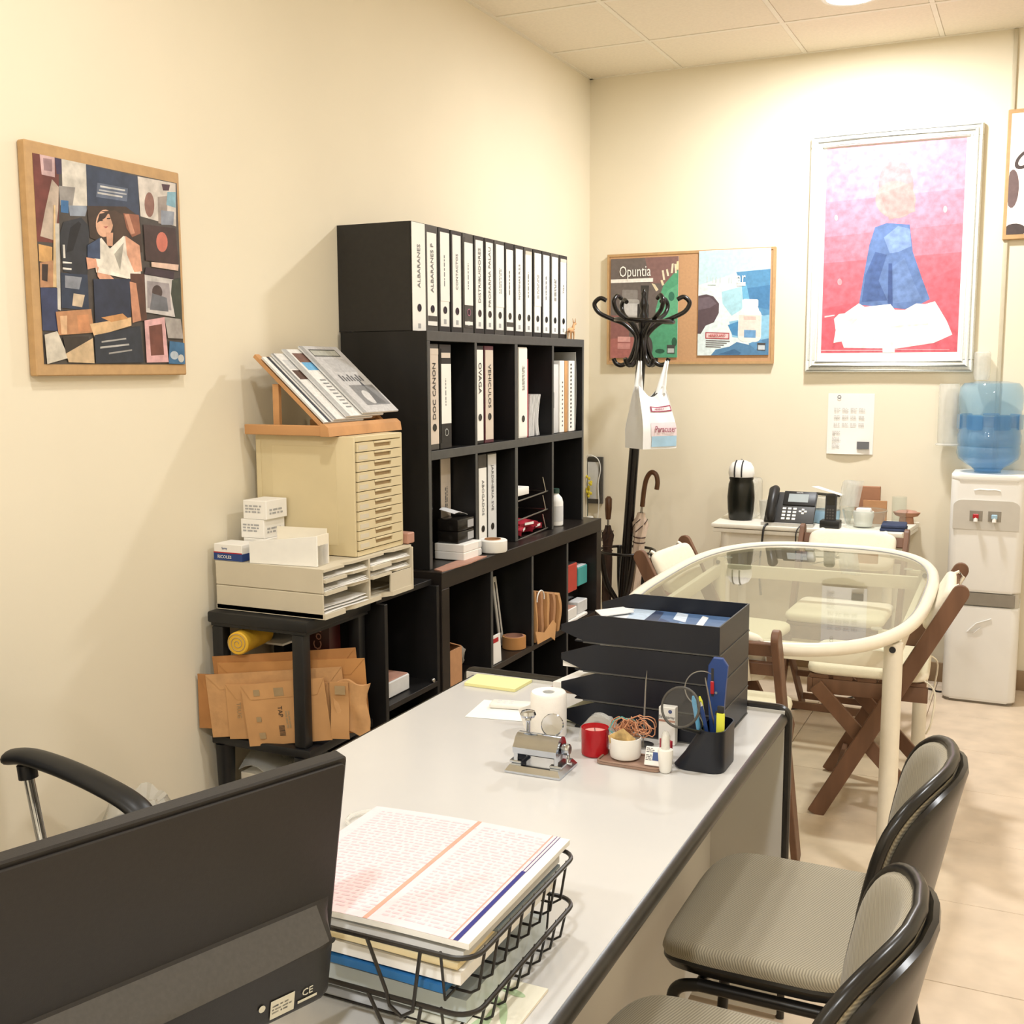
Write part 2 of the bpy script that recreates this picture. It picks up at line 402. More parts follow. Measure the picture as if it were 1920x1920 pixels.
# ------------------------------------------------------------------ black bookcases along the left wall
UY0, UY1, UX, UZ0, UZ1 = -2.326, -.950, .348, .813, 1.598
X0 = .018
t = thing('bookcase', 'black open bookcase of eight pigeonholes standing on the wider low unit, binders along its top', 'bookcase', (.18, -1.64, UZ0))
def edged(name, a, b, par, edge='black_edge'):
    o = MB().box(a, (b[0]-.003, b[1], b[2])).build(name, 'black_wood', par, smooth=0)
    MB().box((b[0]-.003, a[1], a[2]), (b[0], b[1], b[2]), .001, 1).build('edge_band', edge, o, smooth=0)  # greyer than the black boards: the light the edge catches is in its colour
    return o
edged('shelf', (X0, UY0, 1.566), (UX, UY1, UZ1), t)
edged('side_panel', (X0, UY0, UZ0), (UX, UY0+.018, 1.566), t)
edged('side_panel', (X0, UY1-.018, UZ0), (UX, UY1, 1.566), t)
edged('shelf', (X0, UY0+.018, 1.176), (UX, UY1-.018, 1.206), t)
for yd, th in ((-1.981, .016), (-1.645, .024), (-1.291, .016)):
    edged('divider', (X0, yd-th/2, 1.206), (UX, yd+th/2, 1.566), t)
    edged('divider', (X0, yd-th/2, UZ0), (UX, yd+th/2, 1.176), t)
MB().box((X0-.003, UY0, UZ0), (X0, UY1, UZ1)).build('back_panel', 'black_wood', t, smooth=0)

LY0, LY1, LX, LZ = -2.350, -.875, .405, .812
t = thing('low_bookcase', 'wide black low bookcase with thick frame under the binder bookcase', 'bookcase', (.2, -1.61, 0))
mat('black_brown', '#241F1C', .34, var=.25, scale=14, spec=.45, stretch=(1, .2, 1))
MB().box((X0, LY0, .755), (LX, LY1, LZ), .002, 1).build('top_board', 'black_brown', t, smooth=0)
MB().box((X0, LY0, 0), (LX, LY0+.052, .755), .002, 1).build('side_panel', 'black_brown', t, smooth=0)
MB().box((X0, LY1-.055, 0), (LX, LY1, .755), .002, 1).build('side_panel', 'black_brown', t, smooth=0)
MB().box((X0, LY0+.052, 0), (LX, LY1-.055, .05), .002, 1).build('bottom_board', 'black_brown', t, smooth=0)
MB().box((X0, LY0+.052, .378), (LX-.004, LY1-.055, .400), .001, 1).build('shelf', 'black_brown', t, smooth=0)
for yd in (-1.975, -1.618, -1.264):
    for z0, z1 in ((.05, .378), (.4, .755)):
        edged('divider', (X0, yd-.008, z0), (LX-.002, yd+.008, z1), t)
MB().box((X0-.003, LY0, 0), (X0, LY1, LZ)).build('back_panel', 'black_brown', t, smooth=0)

t = thing('low_shelf_unit', 'low black open shelf unit in the gap between the plastic stand and the bookcase', 'shelf', (.2, -2.53, 0))
MB().box((X0, -2.70, .772), (.372, -2.36, .790), .001, 1).build('top_board', 'black_wood', t, smooth=0)
MB().box((X0, -2.70, 0), (.40, -2.682, .772), .001, 1).build('side_panel', 'black_wood', t, smooth=0)
MB().box((X0, -2.378, 0), (.40, -2.360, .772), .001, 1).build('side_panel', 'black_wood', t, smooth=0)
MB().box((X0, -2.682, .437), (.40, -2.378, .455), .001, 1).build('shelf', 'black_wood', t, smooth=0)
MB().box((X0, -2.682, .06), (.40, -2.378, .078), .001, 1).build('shelf', 'black_wood', t, smooth=0)
MB().box((X0-.003, -2.70, 0), (X0, -2.36, .79)).build('back_panel', 'black_wood', t, smooth=0)
MB().ball((.395, -2.400, .462), .008).build('screw_cap', 'steel', t)

# ------------------------------------------------------------------ binders
mat('binder_black', '#22201E', .5, var=.12, scale=60, bump=.05); mat('binder_grey', '#4A4742', .55, var=.12, scale=60, bump=.05); mat('binder_maroon', '#5B2A35', .5, var=.12)
mat('label_white', '#F5F3EC', .6, var=.02, scale=14); mat('label_tan', '#D8CABB', .6, var=.03); mat('pages', '#E6E0D2', .8, var=.08, scale=200, stretch=(1, 12, 1))
SPX = (0, 0, 1); SPY = (0, -1, 0)         # lettering that climbs a spine facing the room
SDX = (0, 0, -1); SDY = (0, 1, 0)         # lettering that runs down it
def binder(y0, y1, z0, xf, label, h=.35, depth=.285, body='binder_black', lab='label_white', l0=.02, l1=.335, text=None, ts=.022, tz=.2, down=False, hole=.075, strip=None, code=True, group=None, lw=.78, seed=1, over=None, ring=None, redtop=False, tilt=0):
    yc = (y0+y1)/2; w_ = y1-y0
    t = thing('lever_arch_binder', label, 'binder', (xf-depth/2, yc, z0), group=group)
    b = MB(); b.box((xf-.004, y0, z0), (xf, y1, z0+h), .0015, 1); b.box((xf-depth, y0, z0), (xf-.004, y0+.003, z0+h)); b.box((xf-depth, y1-.003, z0), (xf-.004, y1, z0+h))
    b.build('cover', body, t, smooth=0)
    MB().box((xf-depth+.02, y0+.006, z0+.012), (xf-.03, y1-.008, z0+h-.03)).build('pages', 'pages', t, smooth=0)
    hw = w_*lw/2
    lb = MB().box((xf, yc-hw, z0+l0), (xf+.0012, yc+hw, z0+l1)).build('spine_label', lab, t, smooth=0)
    if over: MB().box((xf+.0012, yc-hw*1.05, z0+over[0]), (xf+.0024, yc+hw*1.1, z0+over[1])).build('stuck_label', 'label_white', t, smooth=0)
    if strip: 
        for s0, s1, m_ in strip: MB().box((xf+.0012, yc-hw, z0+s0), (xf+.0020, yc+hw, z0+s1)).build('colour_strip', m_, t, smooth=0)
    hr = min(.0125, w_*.2)
    hm = frame((xf+.0012, yc, z0+hole), (0, 1, 0), (0, 0, 1))
    ho = MB().lathe([(hr*.82, 0), (hr*.82, .0006)], 18, hm).build('finger_hole', 'black_gloss', t)
    MB().lathe([(hr*.8, .0), (hr, .0), (hr*1.02, .0016), (hr*.84, .0016)], 18, hm, False, False).build('rim', ring or 'binder_black', ho)
    if code: MB().box((xf+.0013, yc-.009, z0+l0+.008), (xf+.0017, yc+.009, z0+l0+.024)).build('maker_mark', 'ink_pale', t, smooth=0)
    X, Y = (SDX, SDY) if down else (SPX, SPY)
    if text: lettering(text, ts, frame((xf+.0026, yc, z0+tz), X, Y), 'ink_grey' if ts < .03 else 'ink', t)
    else:
        for q in range(seed % 2+1):
            scribble(frame((xf+.0026, yc+.011*q-.004, z0+tz), X, Y), .11, .009, 1, 'ink_grey', t, seed=seed+q)
    return t
B = [(-2.313, -2.224), (-2.222, -2.138), (-2.132, -2.052), (-2.044, -1.963), (-1.956, -1.876), (-1.868, -1.790), (-1.784, -1.708), (-1.702, -1.618), (-1.612, -1.532), (-1.527, -1.442), (-1.436, -1.358), (-1.350, -1.268), (-1.262, -1.178), (-1.172, -1.086), (-1.080, -.994)]
BT = ['ALBARANES', 'ALBARANES P', None, 'CONTACTOS', None, 'DISTRIBUIDORES', 'PROFARMA PALAU', None, None, 'NOMINAS R.S.S', None, None, None, None, 'TGA']
BL = ['first binder of the row on top of the black bookcase, broad white spine', 'second binder of the top row, white spine with dark band near its foot', 'third binder of the top row, small arch mark at the head of its spine',
      'fourth binder of the top row, white spine with worn edges', 'fifth binder of the top row, grey foot with chrome-rimmed hole', 'sixth binder of the top row, long faint lettering down white spine', 'seventh binder of the top row, narrow white spine',
      'eighth binder of the top row, middle of the row, two lines of lettering', 'ninth binder of the top row, dark band near its foot and grey side strip', 'tenth binder of the top row, rounded white spine label', 'eleventh binder of the top row, reddish head on its spine',
      'twelfth binder of the top row, stuck-on label reaching half way down', 'thirteenth binder of the top row, two lines of small print', 'fourteenth binder of the top row, next to last', 'last binder of the top row, beside the tan toy animal']
for k, (a, b_) in enumerate(B):
    kw = dict(lw=.74)
    if k == 0: kw = dict(lw=.96, l0=.0, l1=.348)
    if k in (1, 8): kw['strip'] = [(.02, .034, 'label_white'), (.034, .052, 'binder_grey')]; kw['l1'] = .325
    if k == 4: kw.update(lab='binder_grey', over=(.1, .318), ring='chrome', strip=[(.03, .042, 'label_white')], body='binder_grey')
    if k in (2, 7, 11): kw['over'] = (.105 if k != 11 else .125, .335)
    if k in (10, 14): kw['strip'] = [(.322, .335, 'label_tan')]
    binder(a, b_, UZ1+.002, .286, BL[k], body=kw.pop('body', 'binder_grey' if k % 3 == 1 else 'binder_black'), text=BT[k], ts=.026 if k in (0, 1, 5, 6) else .02, tz=.21, group='binders on top of the bookcase', seed=k, **kw)
S1 = 1.207; S2 = .814
binder(-2.298, -2.232, S1, .336, 'binder with DOC CANON handwritten up its cream spine', lab='label_tan', text='DOC CANON', ts=.030, tz=.195, body='binder_grey', lw=.9, l0=.02, code=False, strip=[(.315, .335, 'label_tan')])
binder(-2.220, -2.140, S1, .334, 'black binder with a long pale label above its chrome-rimmed hole', lab='binder_black', over=(.085, .285), ring='chrome', hole=.055, strip=[(.305, .322, 'label_tan')], seed=4, tz=.2, code=False)
binder(-1.958, -1.896, S1, .334, 'binder with OVAGA written down its white spine', text='OVAGA', ts=.032, tz=.235, down=True, lw=.86, l0=.012, code=False, hole=.095)
binder(-1.886, -1.814, S1, .334, 'maroon binder with VEHICULOS written down its tan label', lab='label_tan', body='binder_maroon', text='VEHICULOS', ts=.030, tz=.205, down=True, lw=.86, l0=.012, code=False, hole=.095)
binder(-1.600, -1.522, S1, .336, 'white-spined binder beside the crimson folder', lw=.98, l0=.006, l1=.345, seed=7, tz=.24, code=False, body='label_white')
binder(-1.900, -1.832, S2, .312, 'binder behind the white tape roll, marked for lawyers', text='ABOGADOS', ts=.024, tz=.19, down=True, lw=.92, l0=.01, l1=.30, code=False, body='binder_grey')
binder(-1.824, -1.750, S2, .312, 'tall grey-labelled binder next to the lawyers binder on the lower row', text='JARDINERIA SVE', ts=.024, tz=.22, down=True, lab='paper_grey', lw=.94, l0=.01, l1=.345, code=False, body='binder_grey')
binder(-2.072, -1.998, S2, .250, depth=.225, label='pale pink-grey binder standing behind the stack of small boxes', lab='label_tan', lw=.96, l0=.01, l1=.345, seed=3, tz=.21, code=False)
t = thing('box_file', 'dark glossy box file at the near end of the lower pigeonholes', 'box file', (.17, -2.19, S2))
MB().box((.03, -2.285, S2), (.255, -2.135, S2+.352), .003, 1).build('body', 'black_gloss', t); MB().box((.2555, -2.28, S2+.01), (.2565, -2.25, S2+.09)).build('tag', 'label_white', t, smooth=0)
mat('crimson', '#A83048', .4, var=.05)
t = thing('folder', 'crimson folder standing beside the white-spined binder', 'folder', (.2, -1.50, S1))
MB().box((.06, -1.516, S1), (.325, -1.512, S1+.305)).box((.06, -1.492, S1), (.325, -1.488, S1+.305)).box((.322, -1.516, S1), (.326, -1.488, S1+.305), .001).build('cover', 'crimson', t, smooth=0)
MB().box((.07, -1.510, S1+.002), (.318, -1.494, S1+.29)).build('pages', 'pages', t, smooth=0)
# slumped sheaf of paper
b = MB()
for q in range(8):
    off = q*.012
    b.sheet(lambda u, v, off=off: (.10+.225*u, -1.478+off*.9+.05*v*v*(.3+off*4)+ (.02*(1-v)**4 if off > .05 else 0), S1+.001+.165*v+.0*u), 2, 8, .006)
tag(b.build('paper_sheaf', 'paper_grey'), 'sheaf of grey-white paper slumping in its pigeonhole beside the crimson folder', 'paper')
t = thing('document_sleeve', 'clear grey document wallet with a handle slot at the end of the upper pigeonholes', 'folder', (.2, -1.2, S1))
MB().box((.05, -1.262, S1), (.328, -1.186, S1+.285), .004).build('sleeve', 'paper_grey', t); MB().box((.329, -1.252, S1+.105), (.3295, -1.236, S1+.17)).build('slot', 'ink_grey', t, smooth=0)
t = thing('spiral_notebook', 'white comb-bound booklet standing between the document wallet and the tan folder', 'notebook', (.2, -1.16, S1))
MB().box((.06, -1.178, S1), (.330, -1.128, S1+.300), .002).build('pages', 'paper', t, smooth=0)
b = MB()
for q in range(11): b.ball((.331, -1.150, S1+.03+q*.018), (.002, .004, .004), 8, 6)
b.build('binding', 'ink_grey', t)
tag(MB().box((.05, -1.120, S1), (.328, -1.086, S1+.300), .002).build('card_folder', 'kraft_light'), 'tan card folder between two comb-bound booklets', 'folder')
t = thing('spiral_notebook', 'thick comb-bound booklet with large black holes at the far end of the pigeonholes', 'notebook', (.2, -1.05, S1))
MB().box((.06, -1.078, S1), (.330, -1.012, S1+.300), .002).build('pages', 'paper', t, smooth=0)
b = MB()
for q in range(17): b.ball((.331, -1.056, S1+.02+q*.0165), (.002, .006, .005), 8, 6)
b.build('binding', 'ink', t)
tag(MB().sheet(lambda u, v: (.08+.25*u, -1.005+.02*math.sin(v*3)*.6, S1+.002+.335*v), 2, 10, .003).build('plastic_sleeve', 'clear_plastic'), 'crinkled clear plastic sleeve standing at the far end of the pigeonholes', 'sleeve')
# lower pigeonholes
mat('tin_black', '#1A1714', .25, var=.3, scale=40)
for q, (z0, z1, l) in enumerate(((.870, .912, 'dark glossy little box on the white boxes, lower of the two'), (.912, .955, 'dark glossy little box topped by a paper scrap, upper of the two'))):
    t = thing('small_box', l, 'box', (.29, -2.02, z0), group='dark little boxes')
    MB().box((.262, -2.120, z0+.001), (.345, -1.998, z1), .004).build('body', 'tin_black', t)
    MB().box((.3452, -2.05, z0+.008), (.3456, -2.005, z1-.008)).build('label', 'ink_pale', t, smooth=0)
for q, (z0, z1, l) in enumerate(((.814, .842, 'flat white carton at the foot of the stack of little boxes'), (.842, .870, 'flat white carton under the dark little boxes'))):
    t = thing('small_carton', l, 'box', (.29, -2.03, z0), group='flat white cartons')
    MB().box((.255, -2.130, z0+.0005), (.372, -1.996, z1), .002, 1).build('body', 'paper', t); MB().box((.372, -2.02, z0+.004), (.3735, -1.998, z1-.004)).build('end_flap', 'paper_grey', t, smooth=0)
tag(MB().sheet(lambda u, v: (.265+.06*u, -2.11+.10*v, .962+.03*math.sin(v*2.2+1)*(1-u*.5)), 3, 8, .001).build('paper_scrap', 'paper_grey'), 'curled paper scrap lying on the dark little boxes', 'paper')
t = thing('tape_roll', 'roll of white tape on the low bookcase in front of the lawyers binder', 'tape', (.352, -1.895, LZ))
MB().lathe([(.030, .003), (.050, .003), (.053, .008), (.053, .044), (.050, .047), (.030, .047), (.030, .003)], 32, Matrix.Translation((.372, -1.905, LZ)), False, False).build('roll', 'label_white', t)
MB().lathe([(.027, 0), (.03, 0), (.03, .05), (.027, .05), (.027, 0)], 32, Matrix.Translation((.372, -1.905, LZ)), False, False).build('core', 'carton', t)
mat('pinkish', '#B98B78', .6)
tag(MB().prism([(0, 0), (.17, -.012), (.33, .0), (.30, .055), (.15, .05), (.02, .04)], 0, .004, frame((.400, -2.340, LZ+.0005), (0, 1, 0), (-1, 0, 0))).build('card_strip', 'pinkish'), 'pinkish strip of card lying along the front of the low bookcase top', 'card')
t = thing('wire_rack', 'small black wire rack of stepped trays in the lower pigeonhole', 'rack', (.2, -1.43, S2))
for zz in (.975, .900, .822):
    b = MB(); b.tube([(.10, -1.61, zz-.012), (.334, -1.61, zz-.012), (.334, -1.315, zz), (.10, -1.315, zz)], .003, 6); b.tube([(.334, -1.335, zz), (.325, -1.345, zz+.06)], .003, 6); b.tube([(.2, -1.61, zz-.012), (.2, -1.315, zz)], .002, 6)
    b.build('tray_wire', 'steel', t)
b = MB(); b.tube([(.10, -1.315, S2+.003), (.10, -1.315, 1.05)], .003, 6); b.tube([(.10, -1.60, S2+.003), (.10, -1.60, 1.05)], .003, 6); b.build('upright', 'steel', t)
tag(MB().box((.16, -1.605, .981), (.33, -1.49, 1.012), .003).build('paper_stack', 'paper'), 'small stack of white paper on the top wire tray', 'paper')
mat('red_foil', '#B03040', .3, var=.2, scale=40)
for q, (yy, zz, r_) in enumerate(((-1.54, .832, .3), (-1.47, .850, -.2), (-1.40, .832, .1))):
    t = thing('sweet_packet', ['red glossy packet at the near side of the wire rack', 'red glossy packet lying on top of two others in the wire rack', 'red glossy packet at the far side of the wire rack'][q], 'packet', (.28, yy, zz), rz=r_)
    MB().sheet(lambda u, v: (-.045+.09*u, -.06+.12*v, .018*math.sin(PI*u)*math.sin(PI*v)+.012+.003*math.sin(9*u)), 6, 6, .022).build('wrapper', 'red_foil', t, local=True); MB().box((.0461, -.03, .006), (.0466, .03, .016)).build('label', 'label_white', t, local=True, smooth=0)
t = thing('white_bottle', 'white plastic bottle with green cap on the low bookcase', 'bottle', (.30, -1.175, LZ))
MB().lathe([(.030, 0), (.033, .004), (.033, .100), (.028, .118), (.014, .134), (.014, .140)], 24, Matrix.Translation((.31, -1.175, LZ+.001))).build('body', 'white', t)
MB().lathe([(.0165, .138), (.0165, .156), (.013, .158)], 20, Matrix.Translation((.31, -1.175, LZ+.001))).build('cap', 'dark_green' if 'dark_green' in MATS else mat('dark_green', '#2F4A40', .4), t)
MB().lathe([(.0335, .02), (.0335, .085)], 24, Matrix.Translation((.31, -1.175, LZ+.001)), False, False).build('label', 'paper_grey', t)
# toy animal on top
mat('toy_tan', '#D7A676', .5, var=.1)
t = thing('toy_animal', 'little tan toy deer at the far end of the bookcase top', 'toy', (.30, -.985, UZ1))
b = MB(); Z = UZ1
b.ball((.30, -.985, Z+.040), (.010, .027, .012)); b.tube([(.30, -.962, Z+.044), (.30, -.952, Z+.062), (.30, -.944, Z+.070)], [.008, .006, .006], 8); b.ball((.30, -.938, Z+.070), (.006, .012, .006)); b.tube([(.30, -1.012, Z+.045), (.30, -1.018, Z+.036)], [.004, .002], 6)
b.build('body', 'toy_tan', t)
for dx, dy in ((-.006, .018), (.006, .018), (-.006, -.018), (.006, -.018)): MB().tube([(.30+dx, -.985+dy, Z+.036), (.30+dx, -.983+dy*1.1, Z+.016), (.30+dx, -.985+dy*1.1, Z+.001)], [.005, .003, .003], 6).build('leg', 'toy_tan', t)
for dx in (-.004, .004): MB().tube([(.30+dx, -.945, Z+.074), (.30+dx*1.6, -.948, Z+.092)], [.003, .001], 6).build('ear', 'toy_tan', t)
# contents of the low bookcase
t = thing('picture_frame', 'dark picture in a thin white frame leaning inside the low bookcase', 'picture frame', (.33, -1.75, .40))
Mf = frame((.285, -1.955, .402), (0, 1, -.0), (-.13, 0, 1))
b = MB()
for a0, a1 in (((0, 0, 0), (.30, .012, .012)), ((0, .258, 0), (.30, .27, .012)), ((0, .012, 0), (.012, .258, .012)), ((.265, .012, 0), (.30, .258, .012))): b.box(a0, a1, M=Mf)
b.build('frame', 'white', t, smooth=0); MB().box((.012, .012, .002), (.265, .258, .008), M=Mf).build('picture', 'black_gloss', t, smooth=0); MB().box((.278, .05, .012), (.286, .25, .0125), M=Mf).build('mount_line', 'ink', t, smooth=0)
t = thing('tape_roll', 'roll of brown parcel tape in the low bookcase', 'tape', (.345, -1.70, .40))
MB().lathe([(.038, .002), (.046, .002), (.046, .048), (.038, .048), (.040, .002)], 32, Matrix.Translation((.352, -1.682, .4005)), False, False).build('roll', 'kraft', t)
MB().lathe([(.035, 0), (.038, 0), (.038, .05), (.035, .05), (.035, 0)], 32, Matrix.Translation((.352, -1.682, .4005)), False, False).build('core', 'pinkish', t)
t = thing('label_packet', 'thin white packet with a red heading standing in the low bookcase', 'packet', (.38, -1.91, .40))
Mp = frame((.392, -1.955, .401), (0, 1, 0), (-.05, 0, 1)); MB().box((0, 0, -.006), (.078, .105, 0), .001, 1, M=Mp).build('sheet', 'paper', t, smooth=0); MB().box((.01, .078, 0), (.06, .094, .0006), M=Mp).build('heading', 'red', t, smooth=0)
tag(MB().lathe([(.04, 0), (.045, .005), (.04, .075), (.03, .085)], 20, Matrix.Translation((.24, -1.90, .401))).build('jar', 'binder_grey'), 'grey-brown pot behind the white packet in the low bookcase', 'pot')
for q in range(5):
    yy = -1.575+q*.060
    t = thing('paper_bag', ['flattened kraft paper bag, nearest of five, with a looped handle and torn foot', 'kraft paper bag second from the looped handle', 'middle kraft paper bag of the five in the low bookcase', 'kraft paper bag fourth from the looped handle', 'kraft paper bag farthest from the looped handle'][q], 'bag', (.3, yy, .40), group='kraft paper bags in the low bookcase')
    top = .205-.012*q
    MB().sheet(lambda u, v, yy=yy, top=top, q=q: (.12+.285*u-.03*(v-.5)**2, yy+.006*math.sin(6*v+q), .401+top*v), 4, 12, -.022 if q else -.012).build('bag', 'kraft_light' if q % 2 == 0 else 'carton', t)
    if q == 0:
        MB().tube(arc((.412, yy+.012, .575), .035, -PI*.05, PI*1.05, 12, (0, 1, 0), (0, 0, 1)), .0025, 6).build('handle', 'paper', t)
        MB().prism([(0, 0), (.13, 0), (.16, -.02), (.20, .04), (.18, .06), (.08, .03), (0, .05)], 0, .003, frame((.414, -1.60, .402), (0, 1, 0), (-.2, 0, 1))).build('torn_foot', 'kraft_light', t)
mat('coral', '#C24A3C', .5)
def small_box(name, a, b, m, label, cat='box', top=None):
    t = thing(name, label, cat, ((a[0]+b[0])/2, (a[1]+b[1])/2, a[2]))
    MB().box(a, b, .003, 1).build('body', m, t)
    if top: MB().box((a[0]+.004, a[1]+.004, b[2]), (b[0]-.004, b[1]-.004, b[2]+.003), .001, 1).build('lid', top, t)
    return t
small_box('gift_box', (.26, -1.20, .520), (.366, -1.065, .640), 'coral', 'coral red box on the black case in the low bookcase', top='ink')
small_box('gift_box', (.27, -1.050, .530), (.366, -.945, .612), 'teal', 'teal box with a glittery lid beside the coral red box', top='paper_grey')
small_box('black_case', (.16, -1.19, .402), (.33, -.945, .518), 'black_gloss', 'glossy black case under the coral and teal boxes', 'case')
small_box('paper_pile', (.332, -1.235, .402), (.398, -1.02, .416), 'paper', 'white papers spread along the shelf in front of the black case', 'paper')
small_box('leaflet_block', (.345, -1.235, .417), (.392, -1.13, .462), 'paper', 'small block of white leaflets with red print by the black case', 'leaflets', top='pinkish')
small_box('leaflet_block', (.335, -1.10, .417), (.385, -.99, .470), 'paper_grey', 'grey-white block of leaflets leaning under the teal box', 'leaflets')
t = thing('carton', 'tall open kraft carton standing at the near end inside the low bookcase', 'box', (.30, -2.24, .40))
b = MB(); b.box((.20, -2.296, .4015), (.395, -2.292, .565)); b.box((.20, -2.20, .4015), (.395, -2.196, .53)); b.box((.391, -2.292, .4015), (.395, -2.2, .53)); b.box((.20, -2.292, .4015), (.204, -2.2, .565)); b.box((.204, -2.292, .4015), (.391, -2.2, .405))
b.build('walls', 'carton', t, smooth=0); MB().prism([(0, 0), (.19, 0), (.17, .095), (.02, .095)], 0, .003, frame((.393, -2.198, .53), (-1, 0, 0), (0, -.9, .35))).build('flap', 'carton', t, smooth=0)
tag(MB().sheet(lambda u, v: (.33+.06*u+.008*math.sin(5*v), -2.188+.085*v*(1-.6*u), .404+.125*u*(1-.5*v)+.006*math.sin(8*v+4*u)+.006), 8, 8, .002).build('clear_bag', 'clear_plastic'), 'crumpled clear plastic bag beside the kraft carton', 'bag')
small_box('shelf_box', (.215, -2.66, .457), (.365, -2.50, .508), 'paper_grey', 'white box with a torn pinkish lid on the low black shelf unit', top='pinkish')
# ------------------------------------------------------------------ black plastic stand with the paper sorter, drawers and magazines
t = thing('plastic_stand', 'black plastic shelf stand with square posts against the left wall, holding the paper sorter', 'shelf', (.19, -2.885, 0))
b = MB(); b.box((.022, -3.050, .757), (.368, -2.722, .790), .006); b.box((.03, -3.042, .748), (.36, -2.73, .757)); b.build('top_shelf', 'black_plastic', t)
b = MB(); b.box((.022, -3.050, .398), (.368, -2.722, .424), .005); b.build('middle_shelf', 'black_plastic', t)
b = MB(); b.box((.022, -3.050, .070), (.368, -2.722, .096), .005); b.build('lower_shelf', 'black_plastic', t)
for lx, ly in ((.052, -3.026), (.330, -3.026), (.052, -2.746), (.330, -2.746)):
    MB().box((lx-.020, ly-.018, .424), (lx+.020, ly+.018, .748), .006).build('post', 'black_plastic', t)
    MB().tube([(lx, ly, .096), (lx, ly, .2), (lx, ly, .398)], [.020, .022, .028], 16).build('leg', 'black_plastic', t)
    MB().tube([(lx, ly, 0), (lx, ly, .070)], [.017, .020], 16).build('foot', 'black_plastic', t)

# paper sorter
t = thing('paper_sorter', 'grey-beige paper sorter with notched trays full of sheets, on the black plastic stand', 'sorter', (.21, -2.77, .792))
SX0, SX1, SY0, SY1, SZ0, SZ1 = .030, .400, -3.015, -2.530, .792, .932
b = MB(); b.box((SX0, SY0, SZ0), (SX1, SY0+.006, .862), .002, 1); b.box((SX0, SY0, .8635), (SX1, SY0+.006, SZ1-.006), .002, 1); b.build('side_panel', 'grey_beige', t)
MB().box((SX0, SY1-.006, SZ0), (SX1+.004, SY1, SZ1-.006), .002, 1).build('side_panel', 'grey_beige', t)
MB().box((SX0, SY0+.006, SZ0), (SX0+.006, SY1-.006, SZ1-.006)).build('back_panel', 'grey_beige', t)
def notched(y0, y1, z, th, name='tray', out=.0):
    k = y0+(y1-y0)*.45
    poly = [(SX0+.008, y0), (SX1+.006+out, y0), (SX1+.006+out, k), (SX1-.018+out, k+.004), (SX1-.018+out, k+.02), (SX1-.006+out, k+.05), (SX1-.006+out, y1), (SX0+.008, y1)]
    return MB().prism(poly, z, z+th).build(name, 'grey_beige', t, smooth=0)
YM = -2.772
MB().box((SX0+.006, YM-.004, SZ0+.006), (SX1-.004, YM+.004, SZ1-.008)).build('divider', 'grey_beige', t, smooth=0)
k_ = SY0+.22
MB().prism([(SX0, SY0), (SX1+.004, SY0), (SX1+.004, SY0+.10), (SX1-.014, SY0+.104), (SX1-.014, SY0+.12), (SX1-.004, SY0+.15), (SX1-.004, YM+.08), (SX1-.02, YM+.09), (SX1-.02, YM+.11), (SX1-.004, YM+.14), (SX1-.004, SY1), (SX0, SY1)], SZ1-.008, SZ1).build('top_panel', 'grey_beige', t, smooth=0)
MB().prism([(SX0, SY0), (SX1+.006, SY0), (SX1+.006, SY0+.10), (SX1-.014, SY0+.104), (SX1-.014, SY0+.125), (SX1-.002, SY0+.16), (SX1-.002, YM+.06), (SX1-.016, YM+.068), (SX1-.016, YM+.09), (SX1+.002, YM+.12), (SX1+.002, SY1), (SX0, SY1)], SZ0, SZ0+.014).build('base', 'grey_beige', t, smooth=0)
notched(SY0+.006, YM-.004, .893, .009); notched(SY0+.006, YM-.004, .858, .010); notched(YM+.004, SY1-.006, .888, .012); notched(YM+.004, SY1-.006, .862, .008)
MB().box((SX1-.004, YM+.11, SZ0+.014), (SX1, SY1-.006, .861)).build('drawer_front', 'grey_beige', t, smooth=0)
for q, (y0, y1, z0, z1, dx) in enumerate(((SY0+.012, YM-.010, .9025, .908, .0), (SY0+.012, YM-.010, .869, .878, .004), (SY0+.012, YM-.012, .8065, .830, .004), (YM+.010, SY1-.012, .9005, .907, .003), (YM+.010, SY1-.012, .8705, .877, .0))):
    b = MB()
    for s_ in range(3):
        zz = z0+(z1-z0)*s_/3
        b.sheet(lambda u, v, y0=y0, y1=y1, zz=zz, s_=s_, dx=dx: (.06+(.335+dx-s_*.004)*u, y0+(y1-y0)*v, zz+.0014*math.sin(5*v+s_)+.001), 1, 8, .0015)
    tag(b.build('paper_stack', 'paper'), ['white sheets in the top near tray of the sorter', 'curling white sheets in the middle near tray of the sorter', 'thick white stack in the bottom near tray of the sorter', 'white sheets in the top far tray of the sorter', 'white sheets in the middle far tray of the sorter'][q], 'paper')

# drawer cabinet
t = thing('drawer_cabinet', 'tall beige plastic desktop cabinet of eleven shallow drawers', 'cabinet', (.21, -2.685, .9335))
DX0, DX1, DY0, DY1, DZ0, DZ1 = .030, .378, -2.815, -2.545, .934, 1.283
b = MB(); b.box((DX0, DY0, DZ0), (DX1, DY0+.010, DZ1), .003); b.box((DX0, DY1-.010, DZ0), (DX1, DY1, DZ1), .003); b.box((DX0, DY0+.01, DZ1-.016), (DX1, DY1-.01, DZ1), .002, 1); b.box((DX0, DY0+.01, DZ0), (DX1, DY1-.01, DZ0+.014)); b.box((DX0, DY0+.01, DZ0+.014), (DX0+.006, DY1-.01, DZ1-.016))
b.build('body', 'beige_plastic', t)
MB().box((DX0+.005, DY0-.0012, DZ0+.02), (.05, DY0, DZ1-.015)).build('side_rib', 'beige_plastic', t, smooth=0)
